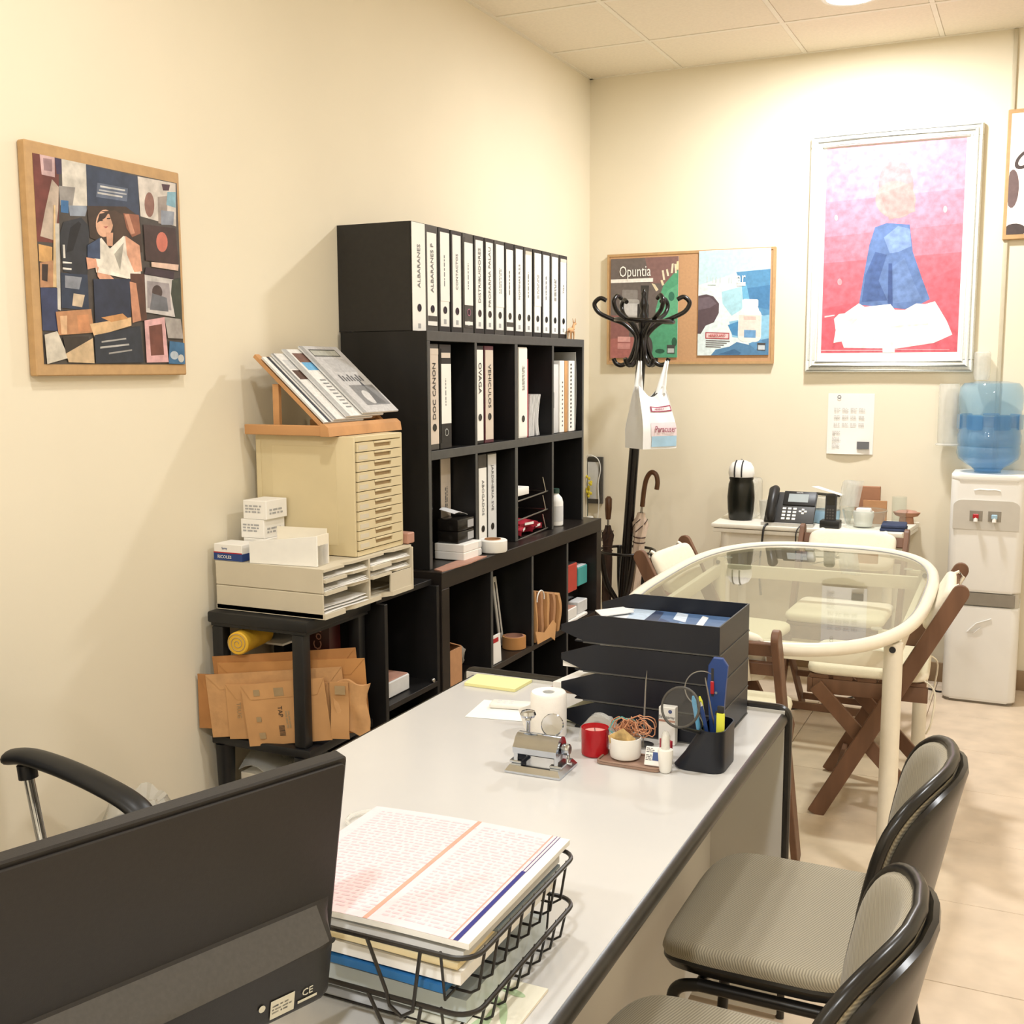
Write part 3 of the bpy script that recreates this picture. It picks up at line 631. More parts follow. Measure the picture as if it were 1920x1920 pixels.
MB().box((DX0+.06, DY0-.001, DZ0+.03), (DX1-.06, DY0, DZ1-.03), .001, 1).build('side_rib', 'beige_plastic', t, smooth=0)
dh = (1.266-.950)/11
dmesh = []
for q in range(11):
    z0 = .950+q*dh
    y0, y1 = DY0+.012, DY1-.012; ya, yb = y0+(y1-y0)*.36, y0+(y1-y0)*.76
    b = MB(); Mx = frame((DX1-.006, 0, 0), (0, 1, 0), (0, 0, 1))
    b.prism([(y0, z0+.0015), (y1, z0+.0015), (y1, z0+dh-.001), (yb, z0+dh-.001), (yb-.004, z0+.011), (ya+.004, z0+.011), (ya, z0+dh-.001), (y0, z0+dh-.001)][::1], 0, .010, Mx)
    d = b.build('drawer', 'beige_plastic', t, smooth=0)
    MB().box((DX1-.008, ya, z0+.010), (DX1-.002, yb, z0+dh-.001)).build('handle_recess', 'beige_dark', d, smooth=0)
    MB().box((DX1+.001, ya+.003, z0+dh-.007), (DX1+.006, yb-.003, z0+dh-.001), .001, 1).build('handle_lip', 'beige_plastic', d, smooth=0)
    MB().box((DX1+.004, y0+.008, z0+.007), (DX1+.0046, y0+.055, z0+.020)).build('label_slot', 'grey_beige', d, smooth=0)
small_box('wooden_block', (.345, -2.541, .934), (.392, -2.500, .968), 'pinkish', 'little pinkish box at the far front corner of the paper sorter', 'box')

# wooden book rest with magazines
t = thing('book_rest', 'light wooden tilted book rest on top of the beige drawer cabinet', 'book rest', (.16, -2.68, DZ1+.001))
RZ = DZ1+.002
MB().box((.018, -2.850, RZ), (.300, -2.832, RZ+.030), .002, 1).build('side_rail', 'wood_light', t); MB().box((.018, -2.520, RZ), (.300, -2.502, RZ+.030), .002, 1).build('side_rail', 'wood_light', t)
MB().prism([(.300, RZ), (.330, RZ), (.326, RZ+.026), (.312, RZ+.036), (.300, RZ+.036)], -2.865, -2.465, Matrix(((1, 0, 0, 0), (0, 0, 1, 0), (0, 1, 0, 0), (0, 0, 0, 1)))).build('ledge', 'wood_light', t, smooth=0)
Ms = frame((.292, -2.84, RZ+.032), (0, 1, 0), (-.235, 0, .205))
b = MB(); b.box((0, 0, -.012), (.020, .31, 0), .001, 1, M=Ms); b.box((.315, 0, -.012), (.335, .31, 0), .001, 1, M=Ms); b.box((.02, .27, -.012), (.315, .30, 0), .001, 1, M=Ms); b.box((.02, .02, -.012), (.315, .05, 0), .001, 1, M=Ms); b.build('tilted_frame', 'wood_light', t, smooth=0)
for yy in (-2.828, -2.524): MB().box((.108, yy, RZ), (.130, yy+.014, RZ+.148), .001, 1).build('prop', 'wood_light', t, smooth=0)
print_mat('magazine', .45, .12, 90)
def magazine(off, y0, w_, h_, lift, label, cover, items, spine='paper_grey'):
    Mm = frame((.300+lift*.6, y0, RZ+.040+lift*.75), (0, 1, 0), (-.235, 0, .205))
    t = thing('magazine', label, 'magazine', (.2, y0+w_/2, RZ+.06), group='magazines on the wooden book rest')
    MB().box((0, 0, -.006), (w_, h_, 0), .001, 1, M=Mm).build('pages', spine, t, smooth=0)
    flat_print('cover_print', t, Mm @ Matrix.Translation((0, 0, .0004)), w_, h_, [(rect(0, 0, 1, 1), cover)]+items, m='magazine')
    return t
magazine(0, -2.842, .205, .285, .000, 'dark-edged magazine lowest on the wooden book rest', '#EDEBE6', [(rect(.09, 0, 1, 1), '#2B2F3A'), (rect(.16, 0, 1, 1), '#E6E4E0')])
magazine(0, -2.800, .205, .290, .009, 'magazine second from the wall side of the book rest with a small brown picture', '#E2E0DC', [(rect(.1, .60, .45, .74), '#5A4238'), (rect(.1, .76, .9, .9), '#C8C8C8'), (rect(0, 0, .05, 1), '#8E8E8E')])
magazine(0, -2.745, .205, .300, .018, 'magazine with a blue and brown picture strip', '#E8E6E2', [(rect(0, 0, .10, 1), '#B4B4B2'), (rect(.14, .80, .42, .94), '#7A5A50'), (rect(.16, .68, .44, .80), '#6FB0DC')]+[(rect(.2, .12+i*.05, .34, .14+i*.05), '#8A8A8A') for i in range(9)])
magazine(0, -2.665, .205, .305, .028, 'uppermost grey magazine with a boxed title and a drawing low on its cover', '#C9C7C6', [(rect(0, 0, .10, 1), '#A6A5A3'), (rect(.16, .84, .86, .95), '#4F4F48'), (rect(.18, .855, .84, .935), '#B9B9AE'), (rect(.3, .60, .9, .80), '#BDBBBA'), (rect(.30, .10, .95, .40), '#8A8989'), (ell(.55, .22, .12, .1), '#D2D0CE'), ([(.6, .12), (.7, .42), (.86, .12)], '#6C6B6B'), ([(.66, .38), (.7, .5), (.74, .38)], '#55555A')]+[(rect(.28+i*.075, .46, .32+i*.075, .56-.02*(i % 3)), '#6A6A6C') for i in range(8)])

# boxes on the sorter
def carton_box(a, b, m, label, par_items=(), name='small_carton', cat='box', group=None):
    t = thing(name, label, cat, ((a[0]+b[0])/2, (a[1]+b[1])/2, a[2]), group=group)
    MB().box(a, b, .0015, 1).build('body', m, t, smooth=0)
    for p in par_items: p(t)
    return t
TOPZ = SZ1+.001
fN = lambda x, y, z: frame((x, y, z), (1, 0, 0), (0, 0, 1))      # print on a face looking towards the near side
for q, (z0, lab) in enumerate(((TOPZ, 'white printed carton at the bottom of the small stack beside the wall'), (TOPZ+.0555, 'white printed carton in the middle of the small stack beside the wall'), (TOPZ+.111, 'white printed carton topping the small stack beside the wall'))):
    dx = (.0, -.008, .002)[q]
    carton_box((.062+dx, -2.925, z0), (.145+dx, -2.826, z0+.055), 'paper', lab, [lambda t, z0=z0, dx=dx: scribble(fN(.10+dx, -2.9255, z0+.030), .06, .026, 3, 'ink_pale', t, seed=int(z0*1000)), lambda t, z0=z0, dx=dx: scribble(frame((.1455+dx, -2.875, z0+.022), (0, 1, 0), (0, 0, 1)), .07, .02, 2, 'ink_pale', t, seed=int(z0*999))], group='white cartons stacked by the wall')
def tele(t):
    MB().box((.0, 0, 0), (.1012, .0004, .021), M=Matrix.Translation((.023, -3.0114, TOPZ+.001))).build('blue_band', 'blue', t, smooth=0)
    MB().box((.0, 0, 0), (.0004, .05, .021), M=Matrix.Translation((.1241, -3.011, TOPZ+.001))).build('blue_band', 'blue', t, smooth=0)
    lettering('RICOLES', .013, fN(.062, -3.0122, TOPZ+.011), 'label_white', t); lettering('Spray', .009, fN(.062, -3.0118, TOPZ+.036), 'blue', t)
    MB().box((.023, -3.0118, TOPZ+.022), (.124, -3.0113, TOPZ+.025)).build('red_line', 'red', t, smooth=0)
carton_box((.0235, -3.011, TOPZ), (.124, -2.935, TOPZ+.048), 'paper', 'flat medicine carton with dark blue band at the wall end of the sorter', [tele], 'medicine_carton')
t = thing('envelope_box', 'long white box full of envelopes lying on the paper sorter', 'box', (.30, -2.97, TOPZ))
Mx = frame((.150, -3.010, TOPZ), (1, .10, 0), (-.10, 1, 0))
b = MB(); b.prism([(0, 0), (.215, 0), (.215, .085), (0, .060)], 0, .006, Mx @ Matrix(((1, 0, 0, 0), (0, 0, 1, 0), (0, 1, 0, 0), (0, 0, 0, 1)))); b.build('front_side', 'white', t, smooth=0)
b = MB(); b.box((0, .006, 0), (.215, .066, .058), .001, 1, M=Mx); b.build('envelopes', 'paper', t, smooth=0)
MB().box((.209, .006, .0), (.215, .07, .085), M=Mx).build('end_side', 'cushion', t, smooth=0)
MB().box((.05, .068, 0), (.21, .070, .098), M=Mx).build('rear_flap', 'cream_metal', t, smooth=0)

# kraft envelopes on the middle shelf: the bunch stands askew, its left end in front of the wall-side post
EB, ED, EN = Vector((.014, -3.114, 0)), Vector((.9507, .3102, 0)), Vector((-.3102, .9507, 0))
def envelope(s0, s1, z0, z1, off, label, m='kraft', roll=.0, sag=.003, th=.003, lift=0.0, name='kraft_envelope'):
    o_ = EB+ED*s0+EN*off
    t = thing(name, label, 'envelope', (o_.x+ED.x*(s1-s0)/2, o_.y+ED.y*(s1-s0)/2, z0), group='kraft envelopes on the plastic stand')
    M_ = frame((o_.x, o_.y, z0), (ED.x*math.cos(roll), ED.y*math.cos(roll), math.sin(roll)), (0, 0, 1))
    W_, H_ = s1-s0, z1-z0
    MB().sheet(lambda u, v: (u*W_, v*H_, sag*math.sin(PI*u)*math.sin(PI*v)), 6, 6, th, M_).build('sheet', m, t)
    MB().prism([(0, 0), (W_, 0), (W_*.9, -.045), (W_*.1, -.045)], .0, .0006, M_ @ Matrix.Translation((0, H_, .0012))).build('flap', m, t, smooth=0)
    return t, M_
mat('kraft_dark', '#B27C48', .75, var=.1, scale=12); mat('kraft_pale', '#C99A68', .7, var=.1, scale=30, bump=.4, bscale=60)
ZS = .4255
envelope(.066, .489, ZS+.004, .662, .042, 'widest kraft envelope at the back of the bunch, its long edge topping the others', 'kraft_dark', roll=.09)
envelope(.075, .507, ZS+.004, .645, .037, 'kraft envelope with a pointed flap sticking out past the right of the stand', 'kraft', roll=.06)
envelope(.004, .24, .452, .612, .031, 'kraft envelope whose left edge sticks out towards the wall', 'kraft_dark')
envelope(.046, .448, ZS+.002, .612, .025, 'kraft envelope with a crumpled top seam across the bunch', 'kraft_pale', roll=.09)
t, M_ = envelope(.100, .40, ZS+.002, .588, .017, 'kraft envelope bearing a vertical line of faint print', 'kraft_light', roll=.05); lettering('TRUG', .018, M_ @ Matrix.Translation((.035, .085, .004)) @ Matrix.Rotation(-PI/2, 4, 'Z'), 'beige_dark', t)
o_ = EB+ED*.45+EN*.018
t = thing('bubble_mailer', 'crumpled kraft bubble mailer hanging at the right of the bunch', 'envelope', (o_.x, o_.y, .45))
Mb = frame(EB+ED*.405+EN*.014, ED, (0, 0, 1)); MB().sheet(lambda u, v: (.012+.092*u+.006*math.sin(7*v), .462+.145*v+.008*math.sin(6*u), .004*math.sin(9*u+3*v)+.006), 10, 12, .010, Mb).build('sheet', 'kraft_pale', t)
MB().sheet(lambda u, v: (.052*u-.002, .445+.165*v, .004*math.sin(8*v)+.011), 4, 8, .003, Mb).build('fold', 'kraft_light', t); MB().box((.012, .575, .0155), (.042, .60, .0165), M=Mb).build('stamp', 'beige_dark', t, smooth=0)
t, M_ = envelope(.163, .407, .412, .592, .004, 'flat new kraft mailer in front of the bunch, printed with black signs and a barcode', 'kraft_light', roll=.12, sag=.001)
for px_, pz_, w_, h_ in ((.035, .145, .018, .018), (.035, .02, .018, .018), (.033, .07, .014, .014), (.095, .14, .028, .024)): MB().box((px_, pz_, .0022), (px_+w_, pz_+h_, .0026), M=M_).build('printed_mark', 'beige_dark', t, smooth=0)
b = MB()
for q in range(9): b.box((.095, .025+q*.0035, .0022), (.112, .0265+q*.0035, .0026), M=M_)
b.build('barcode', 'ink', t, smooth=0)
lettering('TAP', .018, M_ @ Matrix.Translation((.105, .095, .0024)) @ Matrix.Rotation(-PI/2, 4, 'Z'), 'ink', t)
scribble(M_ @ Matrix.Translation((.125, .065, .002)) @ Matrix.Rotation(-PI/2, 4, 'Z'), .06, .016, 2, 'beige_dark', t, seed=3)
# yellow roll, black sheets behind
t = thing('foam_roll', 'rolled-up yellow foam mat lying on the kraft envelopes', 'roll', (.13, -3.0, .675))
b = MB(); pts = []
for i in range(60):
    a = i*.32; r_ = .005+.0011*i*.42; pts.append((r_*math.cos(a), r_*math.sin(a)))
Mr = Matrix.Translation((.135, -3.058, .708)) @ Matrix.Rotation(.16, 4, 'Z') @ Matrix.Rotation(PI/2, 4, 'X')
b.lathe([(.0, 0), (.030, 0), (.033, -.003), (.033, -.15)], 28, Mr, False, True); b.build('roll', 'yellow', t)
b = MB(); sp = [(.004+.00045*i, i*.28) for i in range(60)]
b.tube([(r_*math.cos(a), r_*math.sin(a), .0005) for r_, a in sp], .0012, 5, M=Mr); b.build('spiral_edge', 'beige_dark', t)
tag(MB().box((.085, -2.93, .6775), (.195, -2.79, .684), .001, 1).build('white_sheet', 'paper'), 'white sheet lying behind the yellow roll', 'paper')
tag(MB().sheet(lambda u, v: (.075+.045*u, -2.98+.1*v, .69+.035*math.sin(3*u+2)*.6+.03*u), 6, 6, .004).build('black_bag', 'black_gloss'), 'crumpled black plastic bag at the wall end of the stand', 'bag')
mat('cola_red', '#3A1210', .4)
t = thing('drink_box', 'dark red drinks carton with looping white script, upright on the plastic stand', 'box', (.25, -2.80, ZS))
MB().box((.205, -2.835, ZS), (.292, -2.775, .745), .003).build('body', 'cola_red', t)
lettering('Cola', .042, frame((.252, -2.8362, .690), (0, 0, 1), (-1, 0, 0)), 'pinkish', t)
# below the middle shelf
carton_box((.075, -2.99, .097), (.30, -2.80, .30), 'cushion', 'cream carton on the lower shelf of the plastic stand', name='carton')
tag(MB().sheet(lambda u, v: (.075+.23*u, -3.0+.2*v, .312+.02*math.sin(7*u+3*v)+.03*math.sin(PI*v)), 10, 8, .003).build('clear_bag', 'clear_plastic'), 'crinkled clear bag lying on the cream carton under the stand', 'bag')
for q in range(5):
    y0 = -2.66+q*.052
    t = thing('folder', ['white-edged black folder nearest the stand on the bottom shelf', 'second white-edged black folder on the bottom shelf', 'third white-edged black folder on the bottom shelf', 'fourth white-edged black folder on the bottom shelf', 'fifth white-edged black folder on the bottom shelf'][q], 'folder', (.3, y0+.02, .079), group='black folders on the bottom shelf')
    MB().box((.10, y0, .0795), (.385, y0+.040, .38), .002, 1).build('cover', 'black_gloss', t, smooth=0); MB().box((.3852, y0+.008, .12), (.3865, y0+.022, .36)).build('label', 'paper', t, smooth=0)
# ------------------------------------------------------------------ desk
mat('desk_top', '#CDCBC8', .2, var=.015, scale=6, spec=.5); mat('desk_panel', '#D9D6CF', .4, var=.02, scale=6); mat('rubber_edge', '#26231F', .3, var=.25, scale=40)
DZ = .72; A0, A1, E0, E1 = .912, 1.672, -3.108, -4.95
t = thing('desk', 'long pale grey office desk with black rounded edges', 'desk', (1.29, -4.0, 0))
MB().box((A0, E1, DZ-.026), (A1, E0, DZ), .001, 1).build('desk_top', 'desk_top', t, smooth=0)
def halfround(x, s):
    pts = [(0, 0)]+[(s*.014*math.sin(PI*i/8), -.0+.0145-.0145*math.cos(PI*i/8)) for i in range(9)]
    return MB().prism([(a, b_) for a, b_ in pts[1:]], E1, E0, Matrix(((1, 0, 0, x), (0, 0, 1, 0), (0, 1, 0, DZ-.029), (0, 0, 0, 1))))
halfround(A1, 1).build('front_edge', 'rubber_edge', t, smooth=60); halfround(A0, -1).build('rear_edge', 'rubber_edge', t, smooth=60)
# end panels standing a little above the top, edged in black
for yy, s in ((E0, 1), (E1, -1)):
    y0, y1 = (yy, yy+.028) if s > 0 else (yy-.028, yy)
    p = MB().box((A0-.022, y0, .012), (A1+.006, y1, DZ+.006)).build('end_panel', 'desk_panel', t, smooth=0)
    path = [(A0-.026, (y0+y1)/2, .0)]+[(A0-.026, (y0+y1)/2, DZ-.01)]+arc((A0-.006, 0, DZ-.012), .020, PI, PI/2, 6)+arc((A1-.008, 0, DZ-.012), .020, PI/2, 0, 6)+[(A1+.012, (y0+y1)/2, 0)]
    path = [(q[0], (y0+y1)/2, q[2]) for q in path]
    b = MB(); b.tube(path, .0095, 10, flat=None); b.build('edge_profile', 'rubber_edge', p)
MB().box((1.50, E1, .10), (1.518, E0, DZ-.026)).build('modesty_panel', 'desk_panel', t, smooth=0)
# drawer pedestal under the desk by the visitor chairs is left to the panel; dark foot rail
MB().box((1.10, -4.6, .0), (1.16, -3.5, .03), .004).build('foot_rail', 'black_plastic', t)
# ------------------------------------------------------------------ things on the desk
DT = DZ+.0006
mat('note_yellow', '#EFE9A6', .7, var=.02); mat('remote_white', '#E9E6DE', .45, var=.02); mat('tissue', '#F3EEE6', .95, var=.02, scale=80, bump=.15)
tag(MB().prism([(.926, -3.120), (1.071, -3.111), (1.068, -3.203), (.934, -3.203)], DT, DT+.007).build('notepad', 'note_yellow', smooth=0), 'pad of pale yellow notes at the far left corner of the desk', 'notepad')
tag(MB().prism([(1.030, -3.288), (1.131, -3.282), (1.183, -3.395), (1.048, -3.419)], DT, DT+.0006).build('paper_sheet', 'white', smooth=0), 'loose white sheet beside the toilet roll on the desk', 'paper')
t = thing('remote_control', 'small white remote control lying on the loose white sheet', 'remote', (1.10, -3.33, DT+.0008))
Mr = frame((1.070, -3.345, DT+.0008), (.93, .20, 0), (-.2, .93, 0)); MB().box((0, 0, 0), (.092, .038, .012), .005, 3, M=Mr).build('case', 'remote_white', t)
b = MB(); 
for q in range(6): b.cyl((.02+.014*(q % 3), .012+.014*(q//3), .0118), (.02+.014*(q % 3), .012+.014*(q//3), .0126), .004, n=10, M=Mr)
b.build('buttons', 'paper_grey', t)
t = thing('toilet_roll', 'white toilet paper roll standing on end behind the little chrome machine', 'toilet roll', (1.262, -3.452, DT))
MB().lathe([(.0135, 0), (.036, 0), (.0375, .003), (.0375, .088), (.035, .092), (.0135, .092), (.0135, 0)], 36, Matrix.Translation((1.262, -3.452, DT)), False, False).build('paper', 'tissue', t)
MB().lathe([(.012, .0), (.0135, 0), (.0135, .0915), (.012, .0915), (.012, 0)], 30, Matrix.Translation((1.262, -3.452, DT)), False, False).build('core', 'paper_grey', t)
tag(MB().sheet(lambda u, v: (1.222+.01*u-.018*v, -3.475+.035*u, DT+.004+.05*v), 2, 4, .001).build('tissue_sheet', 'tissue'), 'loose end of tissue hanging beside the toilet roll', 'paper')
# chrome miniature pasta machine
PB = (1.328, -3.640, DT)
t = thing('mini_pasta_machine', 'small chrome pasta machine ornament with round knob, on the desk', 'ornament', PB, rz=.02)
b = MB(); b.prism([(-.056, -.046), (.056, -.046), (.056, .046), (-.056, .046)], 0, .004, None); b.add([(-.056, -.046, .004), (.056, -.046, .004), (.056, .046, .004), (-.056, .046, .004), (-.049, -.039, .014), (.049, -.039, .014), (.049, .039, .014), (-.049, .039, .014)], [(0, 1, 5, 4), (1, 2, 6, 5), (2, 3, 7, 6), (3, 0, 4, 7), (4, 5, 6, 7)])
b.build('base', 'chrome', t, local=True, smooth=20)
for sx in (-.042, .040):
    b = MB(); b.box((sx-.004, -.026, .014), (sx+.004, .018, .050), .001, 1); b.box((sx-.012, -.028, .014), (sx+.012, .02, .019), .001, 1); b.build('side_plate', 'chrome', t, local=True)
b = MB(); prof = [(-.034, .036), (-.036, .048)]+[(-.030+.024*(1-math.cos(PI*i/10)), .048+.022*math.sin(PI*i/10)) for i in range(1, 10)]+[(.020, .046), (.020, .036)]
b.prism(prof, -.044, .044, Matrix(((0, 0, 1, 0), (1, 0, 0, 0), (0, 1, 0, 0), (0, 0, 0, 1)))); b.build('hood', 'chrome', t, local=True, smooth=30)
MB().cyl((-.044, -.006, .030), (.044, -.006, .030), .006, n=14).build('roller', 'steel', t, local=True)
b = MB(); b.lathe([(.004, .060), (.004, .085), (.006, .088), (.005, .092), (.013, .094), (.0155, .099), (.013, .105), (.006, .107)], 20, Matrix.Translation((-.032, .012, 0))); b.build('knob', 'chrome', t, local=True)
b = MB(); b.lathe([(.020, -.002), (.022, 0), (.020, .003), (.0, .0035)], 24, frame((.018, .012, .084), (1, .2, 0), (0, .5, 1)), True, False); b.tube([(.018, .013, .064), (.018, .013, .072)], .003, 8); b.build('round_dial', 'chrome', t, local=True)
b = MB(); b.tube([(.044, -.006, .048), (.056, -.006, .048), (.058, -.006, .034), (.058, -.012, .022), (.066, -.012, .022)], .0028, 8); b.lathe([(.010, 0), (.011, .002), (.011, .012), (.009, .014)], 18, frame((.046, -.004, .046), (0, 1, 0), (0, 0, 1))); b.build('crank', 'chrome', t, local=True)
# candle
t = thing('red_candle', 'candle in a red glass between the chrome machine and the white bowl', 'candle', (1.392, -3.522, DT))
mat('red_glass', '#B0141E', .2, var=.06); mat('wax', '#E3A9A0', .5)
MB().lathe([(.0245, 0), (.027, .003), (.0275, .055), (.0255, .055), (.025, .044), (.0, .044)], 32, Matrix.Translation((1.392, -3.522, DT)), True, False).build('glass', 'red_glass', t)
MB().lathe([(.0248, .0452), (.0, .0456)], 28, Matrix.Translation((1.392, -3.522, DT)), False, False).build('wax', 'wax', t); MB().cyl((1.392, -3.522, DT+.0452), (1.391, -3.522, DT+.053), .0008, n=6).build('wick', 'ink', t)
# tape dispenser
t = thing('tape_dispenser', 'clear tape dispenser with a roll of tape, behind the red candle', 'tape dispenser', (1.375, -3.44, DT))
b = MB(); b.prism([(-.045, 0), (.045, 0), (.045, .02), (.02, .05), (-.015, .055), (-.04, .03)], -.012, .012, frame((1.375, -3.445, DT), (1, .1, 0), (0, 0, 1))); b.build('body', 'clear_plastic', t)
b = MB(); b.lathe([(.014, -.009), (.027, -.009), (.027, .009), (.014, .009), (.014, -.009)], 28, frame((1.372, -3.447, DT+.031), (1, .1, 0), (0, 0, 1)), False, False); b.build('tape', 'clear_plastic', t)
# brown tray with bowl
mat('brown_tray', '#9A7E6E', .3, var=.05)
t = thing('small_tray', 'shiny brown rectangular tray under the white bowl', 'tray', (1.478, -3.534, DT))
MB().prism(rrect(1.412, -3.572, 1.540, -3.500, .010), DT, DT+.0045, bev=.0015).build('plate', 'brown_tray', t); MB().tube([(x, y, DT+.006) for x, y in rrect(1.414, -3.570, 1.538, -3.502, .010)], .002, 8, closed=True).build('rim', 'brown_tray', t)
TB = DT+.005
t = thing('bowl', 'small white ceramic bowl on the brown tray, holding a rubber-band ball and a stone', 'bowl', (1.458, -3.530, TB))
MB().lathe([(.022, 0), (.029, .004), (.0305, .010), (.031, .043), (.029, .043), (.0285, .012), (.0, .008)], 36, Matrix.Translation((1.458, -3.530, TB)), True, False).build('bowl', 'white', t)
mat('stone_tan', '#C6A66E', .6, var=.35, scale=60); mat('rubber', '#C98F6C', .5, var=.12, scale=60)
t = thing('stone', 'tan and brown mineral stone wedged in the white bowl', 'stone', (1.455, -3.545, TB+.03))
b = MB(); b.add([(-.022, -.006, .0), (.02, -.008, .0), (.024, .008, .004), (-.018, .01, .0), (-.026, -.004, .014), (.006, -.008, .034), (.028, .004, .012), (.0, .012, .024)], [(0, 1, 5, 4), (1, 2, 6), (1, 6, 5), (2, 3, 7), (2, 7, 6), (3, 0, 4), (3, 4, 7), (4, 5, 7), (5, 6, 7), (3, 2, 1, 0)], Matrix.Translation((1.455, -3.545, TB+.032))); b.build('stone_body', 'stone_tan', t, smooth=0)
rnd = random.Random(4)
for q in range(26):
    c = Vector((1.462+rnd.uniform(-.022, .030), -3.512+rnd.uniform(-.012, .012), TB+.052+rnd.uniform(-.008, .012)))
    X = Vector((rnd.uniform(-1, 1), rnd.uniform(-1, 1), rnd.uniform(-.5, .5))).normalized(); Y = X.cross(Vector((rnd.uniform(-1, 1), rnd.uniform(-1, 1), rnd.uniform(-1, 1)))).normalized()
    big = q < 5
    r_ = rnd.uniform(.022, .030) if big else rnd.uniform(.010, .018)
    if big: X = Vector((1, rnd.uniform(-.5, .5), 0)).normalized(); Y = Vector((0, rnd.uniform(-.6, .6), 1)).normalized(); c.z += .006
    pts = [c+X*r_*math.cos(2*PI*i/18)+Y*r_*.8*math.sin(2*PI*i/18+.3*math.sin(i))+Vector((0, 0, .002*math.sin(3*i))) for i in range(18)]
    o = MB().tube([p[:] for p in pts], .0011, 5, closed=True).build('rubber_band', 'teal' if q == 1 else 'rubber')
    tag(o, 'teal-green rubber band standing up out of the tangle' if q == 1 else ( 'tan rubber band in the tangle piled on the white bowl'), 'rubber band', 'rubber bands in the white bowl')
t = thing('match_box', 'little white and blue box leaning at the right end of the brown tray', 'box', (1.522, -3.55, TB))
Mm = frame((1.505, -3.558, TB+.002), (1, .05, 0), (0, .45, .9)); MB().box((0, 0, -.014), (.036, .036, 0), .001, 1, M=Mm).build('body', 'paper', t, smooth=0); MB().box((.015, .010, 0), (.035, .026, .0004), M=Mm).build('blue_panel', 'blue', t, smooth=0); scribble(Mm @ Matrix.Translation((.010, .029, .0001)), .016, .010, 3, 'ink_grey', t); scribble(Mm @ Matrix.Translation((.008, .015, .0001)), .012, .012, 4, 'ink_grey', t, seed=5)
t = thing('nasal_spray', 'small white spray bottle in front of the black pen holder', 'bottle', (1.553, -3.575+.015, DT))
Mv = Matrix.Translation((1.548, -3.560, DT)); MB().lathe([(.009, 0), (.0115, .004), (.0145, .040), (.0140, .044), (.007, .046)], 24, Mv).build('body', 'white', t); MB().lathe([(.0085, .046), (.0085, .070), (.005, .078), (.0035, .080)], 20, Mv).build('cap', 'clear_plastic', t); MB().lathe([(.0075, .0455), (.007, .066), (.004, .072)], 20, Mv).build('nozzle', 'white', t)
t = thing('medicine_carton', 'narrow white medicine carton with a brown band, standing behind the spray bottle', 'box', (1.503, -3.41, DT))
MB().box((1.487, -3.412, DT), (1.521, -3.392, DT+.078), .0008, 1).build('body', 'paper', t, smooth=0); MB().box((1.4868, -3.4126, DT+.048), (1.5212, -3.4121, DT+.052)).build('band', 'pinkish', t, smooth=0); lettering('Sinospray', .0085, frame((1.504, -3.4128, DT+.058), (1, 0, 0), (0, 0, 1)), 'ink', t); MB().lathe([(.004, 0), (.004, .0004)], 14, frame((1.511, -3.4128, DT+.070), (1, 0, 0), (0, 0, 1))).build('logo', 'blue', t)
tag(MB().sheet(lambda u, v: (1.522+.022*u, -3.507+.006*math.sin(5*u), DT+.012+.032*v), 4, 4, .005).build('sweet_packet', 'red_foil'), 'small red and white sachet tucked behind the spray bottle', 'packet')
t = thing('paper_spike', 'upright steel bill spike behind the white bowl', 'spike', (1.462, -3.435, DT))
MB().lathe([(.022, 0), (.022, .003), (.004, .006)], 24, Matrix.Translation((1.462, -3.435, DT))).build('foot', 'steel', t); MB().tube([(1.462, -3.435, DT+.005), (1.467, -3.435, DT+.135), (1.4685, -3.435, DT+.156)], [.0018, .0018, .0003], 8).build('needle', 'steel', t)
# pen holder
HX = Matrix(((1, 0, 0, 0), (0, 0, 1, 0), (0, 1, 0, 0), (0, 0, 0, 1)))
t = thing('pen_holder', 'black plastic pen holder with a slanted front, full of pens and tools', 'pen holder', (1.60, -3.47, DT))
b = MB(); HY0, HY1 = -3.535, -3.425
def ring(z, f0): return rrect(f0, HY0, 1.650, HY1, .024)
lv = [(0, 1.556), (.004, 1.552), (.03, 1.572), (.06, 1.590), (.080, 1.602)]
v = []; f = []; n_ = len(ring(0, 1.55))
for z, f0 in lv: v += [(x, y, DT+z) for x, y in ring(z, f0)]
for z, f0 in reversed(lv[1:]): 
    v += [(1.60+(x-1.60)*.93+.001, (HY0+HY1)/2+(y-(HY0+HY1)/2)*.95, DT+max(z, .004)) for x, y in ring(z, f0)]
K = len(v)//n_
for i in range(K-1):
    for j in range(n_): f.append((i*n_+j, i*n_+(j+1) % n_, (i+1)*n_+(j+1) % n_, (i+1)*n_+j))
f.append(tuple(range(n_-1, -1, -1))); f.append(tuple((K-1)*n_+j for j in range(n_)))
b.add(v, f); b.build('cup', 'navy_plastic', t, smooth=40)
t = thing('magnifying_glass', 'round magnifying glass with a dark rim leaning over the pen holder', 'magnifying glass', (1.585, -3.53, DT+.10))
Mg = frame((1.572, -3.548, .846), (1, -.1, .03), (0, .35, 1)); MB().tube([(p[0], p[1], p[2]) for p in arc((0, 0, 0), .037, 0, 2*PI, 36, (1, 0, 0), (0, 1, 0))[:-1]], .0025, 8, closed=True, M=Mg).build('rim', 'binder_grey', t); MB().lathe([(.0365, -.001), (.02, -.0035), (.0, -.0045)], 30, Mg, False, False).lathe([(.0365, .001), (.02, .0035), (.0, .0045)], 30, Mg, False, False).build('lens', 'lens_glass', t); MB().tube([(Mg @ Vector((.008, -.037, 0)))[:], (1.612, -3.515, .79), (1.622, -3.505, .735)], .004, 10).build('handle', 'black_plastic', t)
